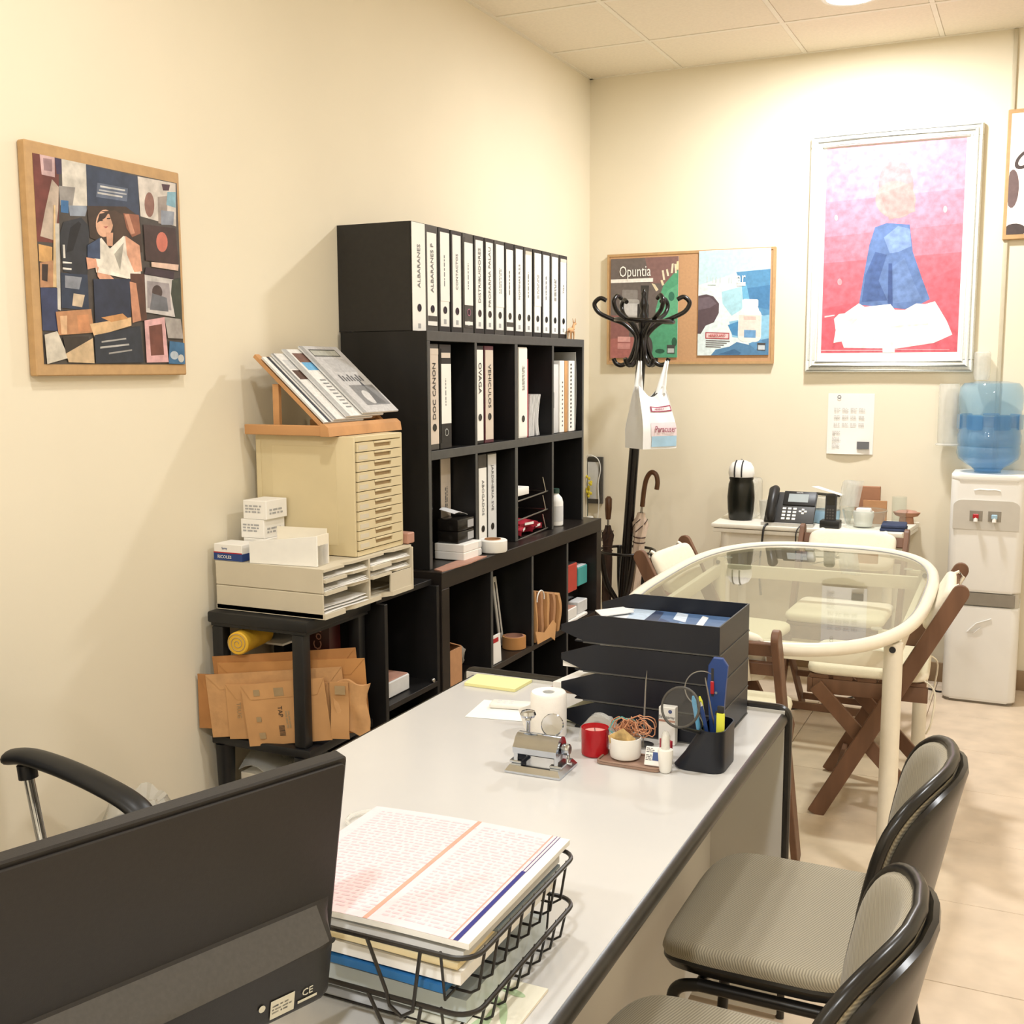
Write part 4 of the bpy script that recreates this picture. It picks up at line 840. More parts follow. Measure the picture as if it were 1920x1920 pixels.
t = thing('wire_loop', 'thin wire loop standing in the pen holder', 'wire', (1.595, -3.44, .80)); MB().tube([p for p in arc((1.588, -3.452, .858), .035, -PI*.35, PI*1.3, 26, (1, .1, 0), (0, 0, 1))]+[(1.618, -3.455, .745)], .0012, 6).build('wire', 'steel', t)
t = thing('staple_remover', 'blue plastic utility cutter with a red slide standing in the pen holder', 'cutter', (1.618, -3.45, .80))
Mc = frame((1.600, -3.448, .745), (1, .05, .03), (.03, .06, 1)); MB().prism([(.006, 0), (.026, 0), (.036, .12), (.040, .160), (.030, .175), (.012, .176), (.002, .160), (0, .12)], 0, .012, Mc, .0015, 1).build('body', 'blue', t); MB().box((.008, .10, .012), (.013, .155, .0126), M=Mc).build('slot', 'ink', t, smooth=0); MB().box((.007, .105, .0125), (.014, .13, .016), .001, 1, M=Mc).build('slide', 'red', t); MB().cyl((.018, .108, .012), (.018, .108, .0145), .0028, n=12, M=Mc).build('screw', 'chrome', t)
def pen(p0, p1, r_, m, label, tip=None, name='pen', cat='pen'):
    t = thing(name, label, cat, p0); MB().tube([p0, p1], r_, 10).build('barrel', m, t)
    d = (Vector(p1)-Vector(p0)).normalized(); MB().tube([p1, (Vector(p1)+d*.008)[:]], [r_*.9, r_*.45], 10).build('cap', tip or m, t); return t
pen((1.605, -3.50, .74), (1.588, -3.515, .853), .0045, 'lightblue', 'light blue pen in the pen holder behind the magnifying glass')
pen((1.622, -3.50, .74), (1.601, -3.51, .842), .004, 'blue', 'dark blue ballpoint in the pen holder behind the magnifying glass', 'chrome')
pen((1.612, -3.48, .74), (1.594, -3.49, .846), .004, 'lime', 'lime marker in the pen holder behind the magnifying glass')
pen((1.628, -3.47, .74), (1.600, -3.475, .880), .0015, 'steel', 'thin steel rod standing in the pen holder', name='steel_rod', cat='rod')
pen((1.622, -3.49, .74), (1.628, -3.50, .825), .0035, 'blue', 'blue pen with clip at the right of the pen holder', 'ink')
pen((1.634, -3.47, .74), (1.634, -3.48, .828), .003, 'wood_red', 'brown pencil at the right of the pen holder')
t = thing('highlighter', 'yellow highlighter with a black cap in the right corner of the pen holder', 'pen', (1.638, -3.50, .75)); MB().box((1.631, -3.512, .75), (1.646, -3.504, .832), .002).build('barrel', 'lime', t); MB().box((1.632, -3.511, .832), (1.645, -3.505, .846), .002).build('cap', 'ink', t)
# stack of four letter trays
mat('letter_tray', '#10141F', .38, var=.15, scale=16)
LX0, LX1, TY0, TY1 = 1.262, 1.602, -3.385, -3.137
YZ = Matrix(((1, 0, 0, 0), (0, 0, 1, 0), (0, 1, 0, 0), (0, 0, 0, 1)))
LAB = ['black letter tray at the bottom of the stack of four on the desk', 'black letter tray second from the bottom of the stack', 'black letter tray third from the bottom of the stack', 'top black letter tray of the stack, holding blue brochures']
for q in range(4):
    z0 = DT+q*.0622; h_ = .0595
    t = thing('letter_tray', LAB[q], 'letter tray', (1.43, -3.26, z0), group='stacked black letter trays')
    MB().box((LX0+.03, TY0+.003, z0), (LX1-.003, TY1-.003, z0+.003)).build('floor_plate', 'letter_tray', t, smooth=0)
    for yy in (TY0, TY1-.003):
        MB().prism([(LX0+.060, z0), (LX1, z0), (LX1, z0+h_), (LX0+.076, z0+h_), (LX0, z0+.034), (LX0, z0+.020)], yy, yy+.003, YZ).build('side_wall', 'letter_tray', t, smooth=0)
    MB().box((LX1-.003, TY0+.003, z0), (LX1, TY1-.003, z0+h_)).build('rear_wall', 'letter_tray', t, smooth=0)
    MB().box((LX0+.05, TY0-.0012, z0-.001), (LX1+.0012, TY0, z0+.002)).box((LX1, TY0, z0-.001), (LX1+.0015, TY1, z0+.002)).build('rib', 'black_edge', t, smooth=0)
def tray_paper(q, poly, m, label, name='paper_sheet', h=.002, dz=0):
    z0 = DT+q*.0622+.0034+dz
    return tag(MB().prism(poly, z0, z0+h).build(name, m, smooth=0), label, 'paper')
t = thing('brochure', 'glossy blue and white brochures filling the top letter tray', 'brochure', (1.46, -3.26, DT+.19))
bz = DT+3*.0622+.004; MB().box((1.315, -3.379, bz), (1.592, -3.143, bz+.022)).build('pages', 'paper', t, smooth=0)
flat_print('cover_print', t, frame((1.315, -3.379, bz+.0224), (1, 0, 0), (0, 1, 0)), .277, .236, [(rect(0, 0, 1, 1), '#4D6A94'), (rect(0, 0, .22, 1), '#E2E6EA'), ([(.22, 0), (.5, 0), (.30, 1), (.1, 1)], '#B9CBDF'), ([(.3, .55), (.42, .5), (.36, .95), (.28, 1)], '#2F3E5C'), ([(.45, .1), (.6, .0), (.5, .6), (.4, .7)], '#30456E'), ([(.55, .3), (.75, .2), (.7, .55), (.58, .6)], '#8FB6DE'), ([(.72, .55), (.78, .5), (.74, .9), (.68, .95)], '#E9EDF2'), ([(.8, .1), (.96, .05), (.9, .3)], '#6FA3D6'), ([(.5, .7), (.62, .62), (.56, .96), (.46, 1)], '#C9D6E6')], m='magazine')
tray_paper(3, [(1.275, -3.22), (1.32, -3.16), (1.36, -3.20), (1.31, -3.27)], 'paper_grey', 'grey corner of a sheet poking out of the top letter tray', dz=.027)
tray_paper(2, [(1.262, -3.375), (1.50, -3.375), (1.50, -3.15), (1.30, -3.15), (1.268, -3.30)], 'paper', 'white sheets poking out of the third letter tray', h=.012)
tray_paper(1, [(1.235, -3.365), (1.52, -3.372), (1.52, -3.15), (1.27, -3.15)], 'paper', 'white leaflets sticking out of the second letter tray', h=.014, dz=.008); tray_paper(1, [(1.222, -3.362), (1.50, -3.376), (1.50, -3.15), (1.26, -3.16)], 'brown_tray', 'brown folder sticking out of the second letter tray under the leaflets', h=.006)
mat('pale_green', '#D8DDBE', .6)
tray_paper(0, [(1.250, -3.36), (1.52, -3.378), (1.52, -3.15), (1.29, -3.15)], 'pale_green', 'pale green and cream sheets in the bottom letter tray', h=.020)
# wire letter trays with pink sheets
mat('wire_black', '#26221E', .35, var=.1)
WX0, WX1, WY0, WY1 = 1.338, 1.624, -4.500, -4.193
def wire_tray(zb, zr, label, hook):
    t = thing('wire_tray', label, 'letter tray', ((WX0+WX1)/2, (WY0+WY1)/2, zb), group='stacked wire trays')
    r_ = .028
    MB().tube([(x, y, zr) for x, y in rrect(WX0, WY0, WX1, WY1, r_, 6)], .0030, 8, closed=True).build('rim', 'wire_black', t)
    for k in range(8):
        y = WY0+.035+k*(WY1-WY0-.07)/7
        MB().tube([(WX0+.001, y, zr+.003), (WX0+.010, y, zb+.010), (WX0+.020, y, zb+.003), (WX1-.020, y, zb+.003), (WX1-.010, y, zb+.010), (WX1-.001, y, zr+.003)], .0018, 6).build('cross_wire', 'wire_black', t)
    for k in range(4):
        x = WX0+.04+k*(WX1-WX0-.08)/3
        if k in (1, 2):
            MB().tube([(x, WY1-.001, zr+.003), (x, WY1-.01, zb+.003)], .0018, 6).build('long_wire', 'wire_black', t)
            continue
        MB().tube([(x, WY0+.001, zr+.003), (x, WY0+.010, zb+.003), (x, WY1-.010, zb+.003), (x, WY1-.001, zr+.003)], .0018, 6).build('long_wire', 'wire_black', t)
    MB().tube([(1.49, WY0-.002, zr), (1.515, WY0-.003, zb+.004), (1.520, WY0-.004, zb-.012), (1.535, WY0-.004, zb-.022), (1.550, WY0-.004, zb-.012), (1.552, WY0-.003, zb+.004), (1.56, WY0-.002, zr)], .0022, 8).build('front_loop', 'wire_black', t)
    return t
wire_tray(DT, .768, 'lower black wire letter tray on the desk, full of plastic sleeves', True); wire_tray(.7725, .834, 'upper black wire letter tray carrying the pink sheets', True)
def sheaf(x0, x1, y0, y1, z0, z1, m, label, name='paper_stack', bend=.003, cat='paper'):
    return tag(MB().sheet(lambda u, v: (x0+(x1-x0)*u, y0+(y1-y0)*v, z1+bend*math.sin(3*u+1)*.5), 6, 3, z1-z0).build(name, m, smooth=20), label, cat)
mat('blue_folder', '#2E6CA4', .4); mat('cream_paper', '#EFDDB0', .7, var=.04); mat('grey_folder', '#7F8A8E', .5); mat('sleeve', '#C9D2D4', .25, var=.1, scale=8)
sheaf(1.37, 1.59, -4.45, -4.22, .7275, .755, 'sleeve', 'clear plastic sleeves lying in the lower wire tray', 'plastic_sleeve', cat='sleeve')
sheaf(1.40, 1.580, -4.485, -4.30, .780, .789, 'blue_folder', 'blue folder at the bottom of the upper wire tray', 'folder', cat='folder')
sheaf(1.36, 1.600, -4.482, -4.215, .7925, .807, 'paper', 'thick white sheaf in the upper wire tray above the blue folder', bend=.002)
sheaf(1.38, 1.595, -4.480, -4.215, .809, .816, 'cream_paper', 'cream sheets above the white sheaf in the upper wire tray')
sheaf(1.46, 1.606, -4.40, -4.21, .8185, .8225, 'grey_folder', 'grey-blue folder edge showing at the right of the upper wire tray', 'folder', cat='folder')
sheaf(1.35, 1.605, -4.484, -4.210, .8255, .835, 'paper_grey', 'greyish sheets just under the pink sheets')
mat('pink_paper', '#E8CFD2', .7, var=.03, scale=40)
t = thing('pink_sheets', 'stack of pale pink printed sheets with an orange fold line on the upper wire tray', 'paper', (1.46, -4.34, .84))
PXo = frame((1.312, -4.492, .8385), (1, .012, 0), (-.02, 1, 0)); PW, PH = .302, .302
def pz(u): return .004*math.sin(PI*u)+.003*u*u
MB().sheet(lambda u, v: (PW*u, PH*v, .006+pz(u)), 10, 4, .007, PXo).build('sheets', 'white', t, smooth=20)
def on_sheet(x0, x1, y0, y1, m, name, dz=.0004, parent=t):
    return MB().sheet(lambda u, v: (PW*(x0+(x1-x0)*u), PH*(y0+(y1-y0)*v), .006+pz(x0+(x1-x0)*u)+dz), 8, 2, 0, PXo).build(name, m, parent)
on_sheet(0, .955, .0, 1, 'pink_paper', 'pink_area'); mat('orange_line', '#EFA08C', .6); mat('navy_line', '#2B2E7E', .6)
on_sheet(.545, .565, 0, 1, 'orange_line', 'fold_line', .0007); on_sheet(.915, .921, 0, 1, 'orange_line', 'margin_line', .0007); on_sheet(.935, .955, 0, .62, 'navy_line', 'navy_strip', .0008); on_sheet(.938, .941, .62, 1, 'navy_line', 'rule', .0008); on_sheet(.953, .956, .62, 1, 'navy_line', 'rule', .0008)
mat('faint_print', '#DEC2C7', .7, var=.03)
for c0, c1, sd in ((.06, .53, 2), (.60, .90, 9)):
    rr = random.Random(sd); b = MB()
    for k in range(34):
        y = .05+k*.027; x = c0
        while x < c1:
            l = rr.uniform(.01, .05); b.sheet(lambda u, v, x=x, l=l, y=y: (PW*(x+l*u), PH*(y+.012*v), .006+pz(x+l*u)+.0006), 1, 1, 0, PXo); x += l+rr.uniform(.008, .02)
    b.build('printed_rows', 'faint_print', t, smooth=0)
t = thing('leaf_print_sheet', 'cream sheet with green leaf pattern under the near corner of the wire trays', 'paper', (1.62, -4.42, DT))
Ml = frame((1.520, -4.53, DT), (1, .0, 0), (.0, 1, 0)); MB().box((0, 0, 0), (.125, .19, .003), M=Ml).build('sheet', 'cushion', t, smooth=0)
flat_print('leaf_print', t, Ml @ Matrix.Translation((0, 0, .0034)), .125, .19, [(rect(0, 0, 1, 1), '#EFEBD8')]+[(ell(.7+.1*math.sin(k*2.1), .15+k*.12, .16, .035, 12, .6+k*.4), '#B9CFA6') for k in range(7)], m='print_plain')
mat('disc_clear', '#E4E2DC', .15)
tag(MB().tube(arc((1.170, -3.998, DT+.006), .036, 0, 2*PI, 30, (1, 0, 0), (0, 1, 0))[:-1], .004, 8, closed=True).build('clear_ring', 'clear_plastic'), 'clear plastic ring lying on the desk behind the wire trays', 'ring')

# ------------------------------------------------------------------ monitor, seen from behind
mat('monitor_black', '#24211F', .42, var=.08, scale=200, bump=.08, bscale=900); mat('monitor_grey', '#4A4743', .5, var=.08, scale=200, bump=.08, bscale=900); mat('screen_glass', '#0A0A0C', .12); mat('sticker', '#D8D2BE', .5, var=.05)
MT = Vector((1.495, -4.535, 1.0594)); XA = Vector((-.325, -.9457, 0)).normalized(); nA = Vector((.9457, -.325, 0)); ta = math.radians(10)
UP = nA*math.sin(ta)+Vector((0, 0, 1))*math.cos(ta); MO = frame(MT, XA, UP)          # x along the top edge towards the near side, y up, z out of the back
if (MO.to_3x3() @ Vector((0, 0, 1))).dot(nA) < 0: MO = MO @ Matrix.Diagonal((1, 1, -1, 1))
MW, MH = .49, .283
bx_ = MT+XA*(MW/2)-UP*MH*.8
t = thing('monitor', 'black computer monitor seen from behind on the near end of the desk', 'monitor', (bx_.x, bx_.y, DT))
MB().prism(rrect(0, -MH, MW, 0, .006, 3), -.022, -.004, MO, .002, 1).build('frame', 'monitor_black', t, smooth=30)
MB().prism(rrect(.006, -MH+.012, MW-.006, -.006, .004, 3), -.0235, -.022, MO).build('screen', 'screen_glass', t, smooth=0)
MB().prism(rrect(.005, -MH+.004, MW-.005, -.006, .006, 3), -.004, .000, MO, .001, 1).build('rear_panel', 'monitor_black', t, smooth=30)
def bulge(u, v):
    x = .012+(MW-.024)*u; y = -.168-(MH-.170)*v
    e = min(1, min(u, 1-u)/.06); e = math.sqrt(max(0, 1-(1-e)**2)); s = min(1, v/.30); d = .034*s*e
    if v > .85: d *= max(0, 1-((v-.85)/.15)**2*.6)
    return (x, y, d)
MB().sheet(bulge, 40, 20, 0, MO).build('rear_housing', 'monitor_black', t, smooth=40)
MB().sheet(lambda u, v: (lambda p: (p[0], p[1], p[2]+.0012))(bulge(.04+.92*u, .02+v*(.26+.10*u))), 30, 8, 0, MO).build('housing_ridge', 'monitor_grey', t, smooth=40)
def mface(u, v, dz=.0012): p = bulge(u, v); return Vector((p[0], p[1], p[2]+dz))
pS = mface(.17, .80, .0008)
MB().box((.075, -.262, .0352), (.105, -.240, .0356), M=MO).build('sticker', 'sticker', t, smooth=0)
def back_text(s_, size, x, y, m):
    return lettering(s_, size, MO @ Matrix.Translation((x, y, .0356)) @ Matrix.Diagonal((-1, 1, 1, 1)), m, t)
MX = frame((MO @ Vector((0, 0, 0))), -XA, UP)
def on_back(x, y): return frame((MO @ Vector((x, y, .0354))), -XA, UP)
lettering('CE', .012, on_back(.058, -.248), 'sticker', t); MB().box((.045, -.2585, .0352), (.070, -.2555, .0355), M=MO).build('barcode_strip', 'sticker', t, smooth=0)
scribble(on_back(.09, -.251), .026, .012, 3, 'ink_grey', t); MB().lathe([(.004, 0), (.004, .0006)], 12, on_back(.116, -.243)).build('logo', 'sticker', t)
MB().lathe([(.0035, 0), (.0035, .0006)], 12, frame((MO @ Vector((.022, -.205, .026))), -XA, UP)).build('screw_hole', 'ink', t)
cx = MT+XA*(MW/2)-UP*MH*.9; MB().tube([(cx-nA*.01)[:], (cx.x, cx.y, .76), (cx.x, cx.y, DT+.012)], .022, 14).build('neck', 'monitor_black', t)
MB().lathe([(.11, 0), (.11, .006), (.10, .012), (.03, .016)], 32, Matrix.Translation((cx.x, cx.y, DT))).build('foot', 'monitor_black', t)
# ------------------------------------------------------------------ visitor chairs
def fabric(name, c1, c2, scale=150, rot=.4):
    m = bpy.data.materials.new(name); m.use_nodes = True; MATS[name] = m; nt = m.node_tree; b = nt.nodes['Principled BSDF']
    b.inputs['Roughness'].default_value = .95; b.inputs['Specular IOR Level'].default_value = .1; b.inputs['Sheen Weight'].default_value = .2
    tc = nt.nodes.new('ShaderNodeTexCoord'); mp = nt.nodes.new('ShaderNodeMapping'); mp.inputs['Rotation'].default_value = (.5, .3, rot)
    wv = nt.nodes.new('ShaderNodeTexWave'); wv.inputs['Scale'].default_value = scale; wv.inputs['Distortion'].default_value = .6; wv.inputs['Detail'].default_value = 1
    rp = nt.nodes.new('ShaderNodeValToRGB'); rp.color_ramp.elements[0].color = hx(c1); rp.color_ramp.elements[1].color = hx(c2); rp.color_ramp.elements[0].position = .25; rp.color_ramp.elements[1].position = .75
    bp = nt.nodes.new('ShaderNodeBump'); bp.inputs['Strength'].default_value = .25; bp.inputs['Distance'].default_value = .001
    L = nt.links; L.new(tc.outputs['Object'], mp.inputs[0]); L.new(mp.outputs[0], wv.inputs['Vector']); L.new(wv.outputs['Fac'], rp.inputs[0]); L.new(rp.outputs[0], b.inputs['Base Color']); L.new(wv.outputs['Fac'], bp.inputs['Height']); L.new(bp.outputs[0], b.inputs['Normal'])
fabric('chair_fabric', '#8E8674', '#ADA48F', 75, .5)
mat('chair_shell', '#1C1A18', .28, var=.12, scale=30)
def superell(n, hx_, hy_, N=48):
    out = []
    for i in range(N):
        a = 2*PI*i/N; c, s = math.cos(a), math.sin(a)
        out.append((hx_*math.copysign(abs(c)**(2/n), c), hy_*math.copysign(abs(s)**(2/n), s)))
    return out
def curved_pad(b, outline, layers, bend, rings=6):
    """closed pad: layers = [(scale, offset)] from back to front edge profile; bend(a,b,off) -> point"""
    N = len(outline); v = []; f = []
    def ringv(sc, off):
        o = len(v)
        for a, c in outline: v.append(bend(a*sc, c*sc, off))
        return o
    seq = []
    for k in range(1, rings+1): seq.append((layers[0][0]*k/rings, layers[0][1]))
    seq += layers[1:]
    for k in range(rings-1, 0, -1): seq.append((layers[-1][0]*k/rings, layers[-1][1]))
    ids = [ringv(*q) for q in seq]
    for r0, r1 in zip(ids[:-1], ids[1:]):
        for j in range(N): f.append((r0+j, r0+(j+1) % N, r1+(j+1) % N, r1+j))
    v.append(bend(0, 0, seq[0][1])); c0 = len(v)-1; v.append(bend(0, 0, seq[-1][1])); c1 = len(v)-1
    for j in range(N): f.append((c0, ids[0]+(j+1) % N, ids[0]+j)); f.append((c1, ids[-1]+j, ids[-1]+(j+1) % N))
    return b.add(v, f)
def visitor_chair(loc, rz, label):
    t = thing('visitor_chair', label, 'chair', loc, rz, 'grey visitor chairs along the desk')
    kw = dict(local=True)
    def seatbend(a, c, off):                              # slight dip, waterfall front (front is -x)
        z = .430+off+.006*(c/.22)**2 - (.020*max(0, (-a-.12)/.08)**2) + .010*max(0, (a-.1)/.1)
        return (a, c, z)
    b = MB(); curved_pad(b, superell(5, .200, .226), [(.90, -.002), (.985, .002), (1.0, .012), (.98, .025), (.93, .031)], seatbend); b.build('seat', 'chair_fabric', t, smooth=50, **kw)
    b = MB(); curved_pad(b, superell(5, .198, .224), [(.80, -.030), (.96, -.022), (1.0, -.004), (.99, .001)], seatbend); b.build('seat_shell', 'chair_shell', t, smooth=50, **kw)
    def backbend(a, c, off):                              # a = across (y), c = up; off towards the sitter (-x)
        z = .632+c*.985; x = .250+.20*c-1.50*a*a
        x += .25*max(0, c-.06)**2
        return (x-off, a, z)
    ol = superell(3.2, .222, .170)
    b = MB(); curved_pad(b, ol, [(.95, -.004), (.97, .004), (.965, .016), (.92, .024)], backbend); b.build('backrest', 'chair_fabric', t, smooth=50, **kw)
    b = MB(); b.tube([backbend(p[0]*.985, p[1]*.985, .006) for p in ol], .0105, 8, closed=True); b.build('backrest_rim', 'chair_shell', t, smooth=60, **kw)
    ol2 = superell(3.0, .218, .165)
    b = MB(); curved_pad(b, ol2, [(.93, -.024), (.99, -.020), (1.0, -.012), (.97, -.007)], lambda a, c, off: backbend(a, c-.006, off)); b.build('backrest_shell', 'chair_shell', t, smooth=50, **kw)
    r_ = .0115
    for s in (-1, 1):
        y = s*.205
        MB().tube(spline([(-.175, y, .012), (-.165, y, .20), (-.160, y, .34), (-.148, y, .378), (-.110, y, .391)], 6), r_, 12).build('leg', 'chair_shell', t, smooth=60, **kw)
        MB().tube(spline([(.250, y, .012), (.215, y, .20), (.185, y, .36), (.160, y, .385), (.120, y, .391)], 6), r_, 12).build('leg', 'chair_shell', t, smooth=60, **kw)
        MB().tube([(-.112, y, .391), (.122, y, .391)], r_, 12).build('side_rail', 'chair_shell', t, smooth=60, **kw)
        MB().tube(spline([(.02, s*.12, .385), (.16, s*.12, .392), (.215, s*.12, .43), (.236, s*.12, .50), (.246, s*.12, .57)], 6), .010, 10, flat=1.4).build('back_support', 'chair_shell', t, smooth=60, **kw)
    for x in (-.11, .12): MB().tube([(x, -.205, .389), (x, .205, .389)], .010, 10).build('cross_rail', 'chair_shell', t, smooth=60, **kw)
    for x, y in ((-.175, -.205), (-.175, .205), (.25, -.205), (.25, .205)): MB().lathe([(.014, 0), (.015, .01), (.013, .02)], 14, Matrix.Translation((x, y, 0))).build('foot_cap', 'black_plastic', t, **kw)
    return t
vc = visitor_chair((1.768, -3.490, 0), 0, 'grey striped visitor chair tucked to the desk, farther from the picture taker')
dup(vc, (1.768, -4.085, 0), -.03, 'grey striped visitor chair at the bottom right corner, nearest the picture taker')

# ------------------------------------------------------------------ glass table
TCX, TCY, TRZ = 1.412, -1.715, .02
t = thing('glass_table', 'oval-cornered glass table on cream metal tube legs', 'table', (TCX, TCY, 0), TRZ)
N = 72; rim = superell(3.0, .445, .890, N)
MB().tube([(x, y, .735) for x, y in rim], .019, 12, closed=True).build('rim', 'cream_metal', t, local=True, smooth=60)
b = MB(); b.prism([(x*.972, y*.985) for x, y in rim], .733, .741); b.build('glass_top', 'glass', t, local=True, smooth=20)
MB().tube([(x*.958, y*.978, .7415) for x, y in rim], .002, 6, closed=True).build('seal', 'ink_pale', t, local=True, smooth=60)
for sx in (-1, 1):
    for sy in (-1, 1):
        lx, ly = sx*.392, sy*.605
        MB().tube([(lx, ly, .012), (lx, ly, .715)], .026, 18).build('leg', 'cream_metal', t, local=True, smooth=60)
        MB().lathe([(.024, 0), (.026, .004), (.026, .014)], 18, Matrix.Translation((lx, ly, 0))).build('foot_cap', 'cream_metal', t, local=True)
        MB().lathe([(.009, 0), (.009, .002)], 14, frame((lx, ly-.0265, .700), (1, 0, 0), (0, 0, 1))).build('bolt_hole', 'ink', t, local=True)
        MB().lathe([(.016, .729), (.016, .733)], 16, Matrix.Translation((lx*.86, ly*.86, 0))).build('glass_pad', 'clear_plastic', t, local=True)
        MB().box((lx-.012 if sx > 0 else lx*.86-.005, ly*.86-.006, .718), (lx*.86+.005 if sx > 0 else lx+.012, ly*.86+.006, .729)).build('bracket', 'cream_metal', t, local=True, smooth=0)
for sy in (-1, 1): MB().box((-.37, sy*.605-.010, .640), (.37, sy*.605+.010, .690), .003).build('apron', 'cream_metal', t, local=True)
for sx in (-1, 1): MB().box((sx*.392-.010, -.585, .640), (sx*.392+.010, .585, .690), .003).build('apron', 'cream_metal', t, local=True)

# ------------------------------------------------------------------ folding chairs (local front = +x)
def folding_chair(loc, rz, label):
    t = thing('folding_chair', label, 'chair', loc, rz, 'wooden folding chairs at the glass table'); kw = dict(local=True)
    def bar(p0, p1, w_, th, name, m='wood_red', roundtop=False, side=(0, 1, 0)):
        p0 = Vector(p0); p1 = Vector(p1); L_ = (p1-p0).length; M_ = frame(p0, (p1-p0), Vector(side).cross(p1-p0)); b = MB()
        poly = [(0, -w_/2), (L_-w_/2, -w_/2)]+[(L_-w_/2+w_/2*math.sin(PI*i/8), -w_/2*math.cos(PI*i/8)) for i in range(1, 8)]+[(L_-w_/2, w_/2), (0, w_/2)] if roundtop else [(0, -w_/2), (L_, -w_/2), (L_, w_/2), (0, w_/2)]
        b.prism(poly, -th/2, th/2, M_, .002, 1); return b.build(name, m, t, smooth=30, **kw)
    for s in (-1, 1):
        bar((.185, s*.215, .0), (-.245, s*.215, .800), .052, .020, 'long_leg', roundtop=True)
        bar((-.205, s*.187, .0), (.200, s*.187, .432), .048, .014, 'short_leg')
    bar((.130, -.205, .10), (.130, .205, .10), .030, .016, 'stretcher', side=(1, 0, 0)); bar((-.150, -.176, .06), (-.150, .176, .06), .026, .016, 'stretcher', side=(1, 0, 0)); bar((-.02, -.176, .195), (-.02, .176, .195), .024, .016, 'stretcher', side=(1, 0, 0))
    for k in range(5): MB().box((-.145+k*.076, -.178, .453), (-.145+k*.076+.062, .178, .467), .003).build('seat_slat', 'wood_red', t, **kw)
    MB().box((.210, -.178, .402), (.228, .178, .453), .003).build('seat_rail', 'wood_red', t, **kw)
    for s in (-1, 1): MB().box((-.150, s*.169-.009, .402), (.210, s*.169+.009, .453), .002).build('seat_side_rail', 'wood_red', t, **kw)
    for zc in (.685, .745):
        xc = .185-.43*zc/.8
        Ms_ = frame((xc, -.205, zc), (0, 1, 0), (-.43, 0, .8)); MB().box((0, -.022, -.006), (.41, .022, .006), .002, 1, M=Ms_).build('back_slat', 'wood_red', t, **kw)
    b = MB(); curved_pad(b, superell(9, .192, .192), [(.94, 0), (.99, .006), (1.0, .015), (.985, .028), (.94, .035)], lambda a, c, off: (a+.040, c, .468+off)); b.build('seat_cushion', 'cushion', t, smooth=50, **kw)
    nx = Vector((.8, 0, .43)).normalized(); upv = Vector((-.43, 0, .8)).normalized(); cc = Vector((.185-.43*.70/.8, 0, .70))
    b = MB(); curved_pad(b, superell(6, .180, .085), [(.92, .008), (.99, .014), (1.0, .022), (.97, .032), (.90, .038)], lambda a, c, off: (cc+Vector((0, a, 0))+upv*c+nx*off)[:]); b.build('back_cushion', 'cushion', t, smooth=50, **kw)
    for s in (-1, 1):
        p = cc+Vector((0, s*.13, 0))
        MB().tube([(p+upv*.07+nx*.024)[:], (p+upv*.092+nx*.01)[:], (p+upv*.085-nx*.012)[:], (p-upv*.03-nx*.014)[:], (p-upv*.06-nx*.004)[:]], .006, 6, flat=2.0).build('strap', 'cushion', t, **kw)
        MB().tube(spline([(-.13, s*.17, .48), (-.17, s*.20, .45), (-.165, s*.225, .36), (-.15, s*.20, .31)], 5), .003, 6).build('tie', 'cushion', t, **kw)
    return t
fc = folding_chair((1.712, -1.630, 0), PI+.06, 'cream-cushioned wooden folding chair on the water cooler side of the glass table')
dup(fc, (1.345, -2.440, 0), PI/2+.02, 'cream-cushioned wooden folding chair between the desk end and the glass table')
dup(fc, (1.085, -1.400, 0), -.10, 'cream-cushioned wooden folding chair on the coat stand side of the glass table')
dup(fc, (1.455, -.86, 0), -PI/2-.02, 'cream-cushioned wooden folding chair at the far end of the glass table')
# ------------------------------------------------------------------ office chair behind the desk
t = thing('office_chair', 'black office chair by the left wall, only its curved armrest and chrome post showing', 'chair', (.42, -4.18, 0))
for s, yy in ((1, -3.905), (-1, -4.455)):
    pts = spline([(.215, yy, .664), (.27, yy, .672), (.36, yy, .664), (.46, yy, .645), (.545, yy, .620), (.583, yy, .592), (.588, yy, .545), (.575, yy, .50)], 6)
    MB().tube(pts, [.010]+[.016]*(len(pts)-2)+[.016], 14, flat=1.9).build('armrest', 'black_plastic', t, smooth=60)
    MB().tube([(.262, yy, .655), (.266, yy, .625)], .020, 14).build('arm_socket', 'black_plastic', t, smooth=60)
    MB().tube([(.266, yy, .63), (.300, yy, .46), (.320, yy-s*.03, .42)], .011, 12).build('arm_post', 'chrome', t, smooth=60)
b = MB(); curved_pad(b, superell(4, .24, .24), [(.88, 0), (.98, .01), (1.0, .04), (.96, .07), (.88, .08)], lambda a, c, off: (.42+a, -4.18+c, .40+off)); b.build('seat', 'black_plastic', t, smooth=50)
b = MB(); curved_pad(b, superell(4, .22, .26), [(.9, 0), (1, .02), (.95, .05)], lambda a, c, off: (.135-.10*c+off+.3*a*a, -4.18+a, .80+c)); b.build('backrest', 'black_plastic', t, smooth=50)
MB().tube([(.15, -4.18, .62), (.16, -4.18, .46), (.30, -4.18, .41)], .018, 10).build('back_bar', 'black_plastic', t)
MB().tube([(.42, -4.18, .10), (.42, -4.18, .40)], .025, 16).build('gas_column', 'chrome', t)
for k in range(5):
    a = 2*PI*k/5+.3; e = (.42+.27*math.cos(a), -4.18+.27*math.sin(a), .075)
    MB().tube([(.42, -4.18, .11), e], [.026, .016], 10).build('base_arm', 'black_plastic', t)
    MB().cyl((e[0]-.02*math.sin(a), e[1]+.02*math.cos(a), .028), (e[0]+.02*math.sin(a), e[1]-.02*math.cos(a), .028), .028, n=18).build('caster', 'black_plastic', t)
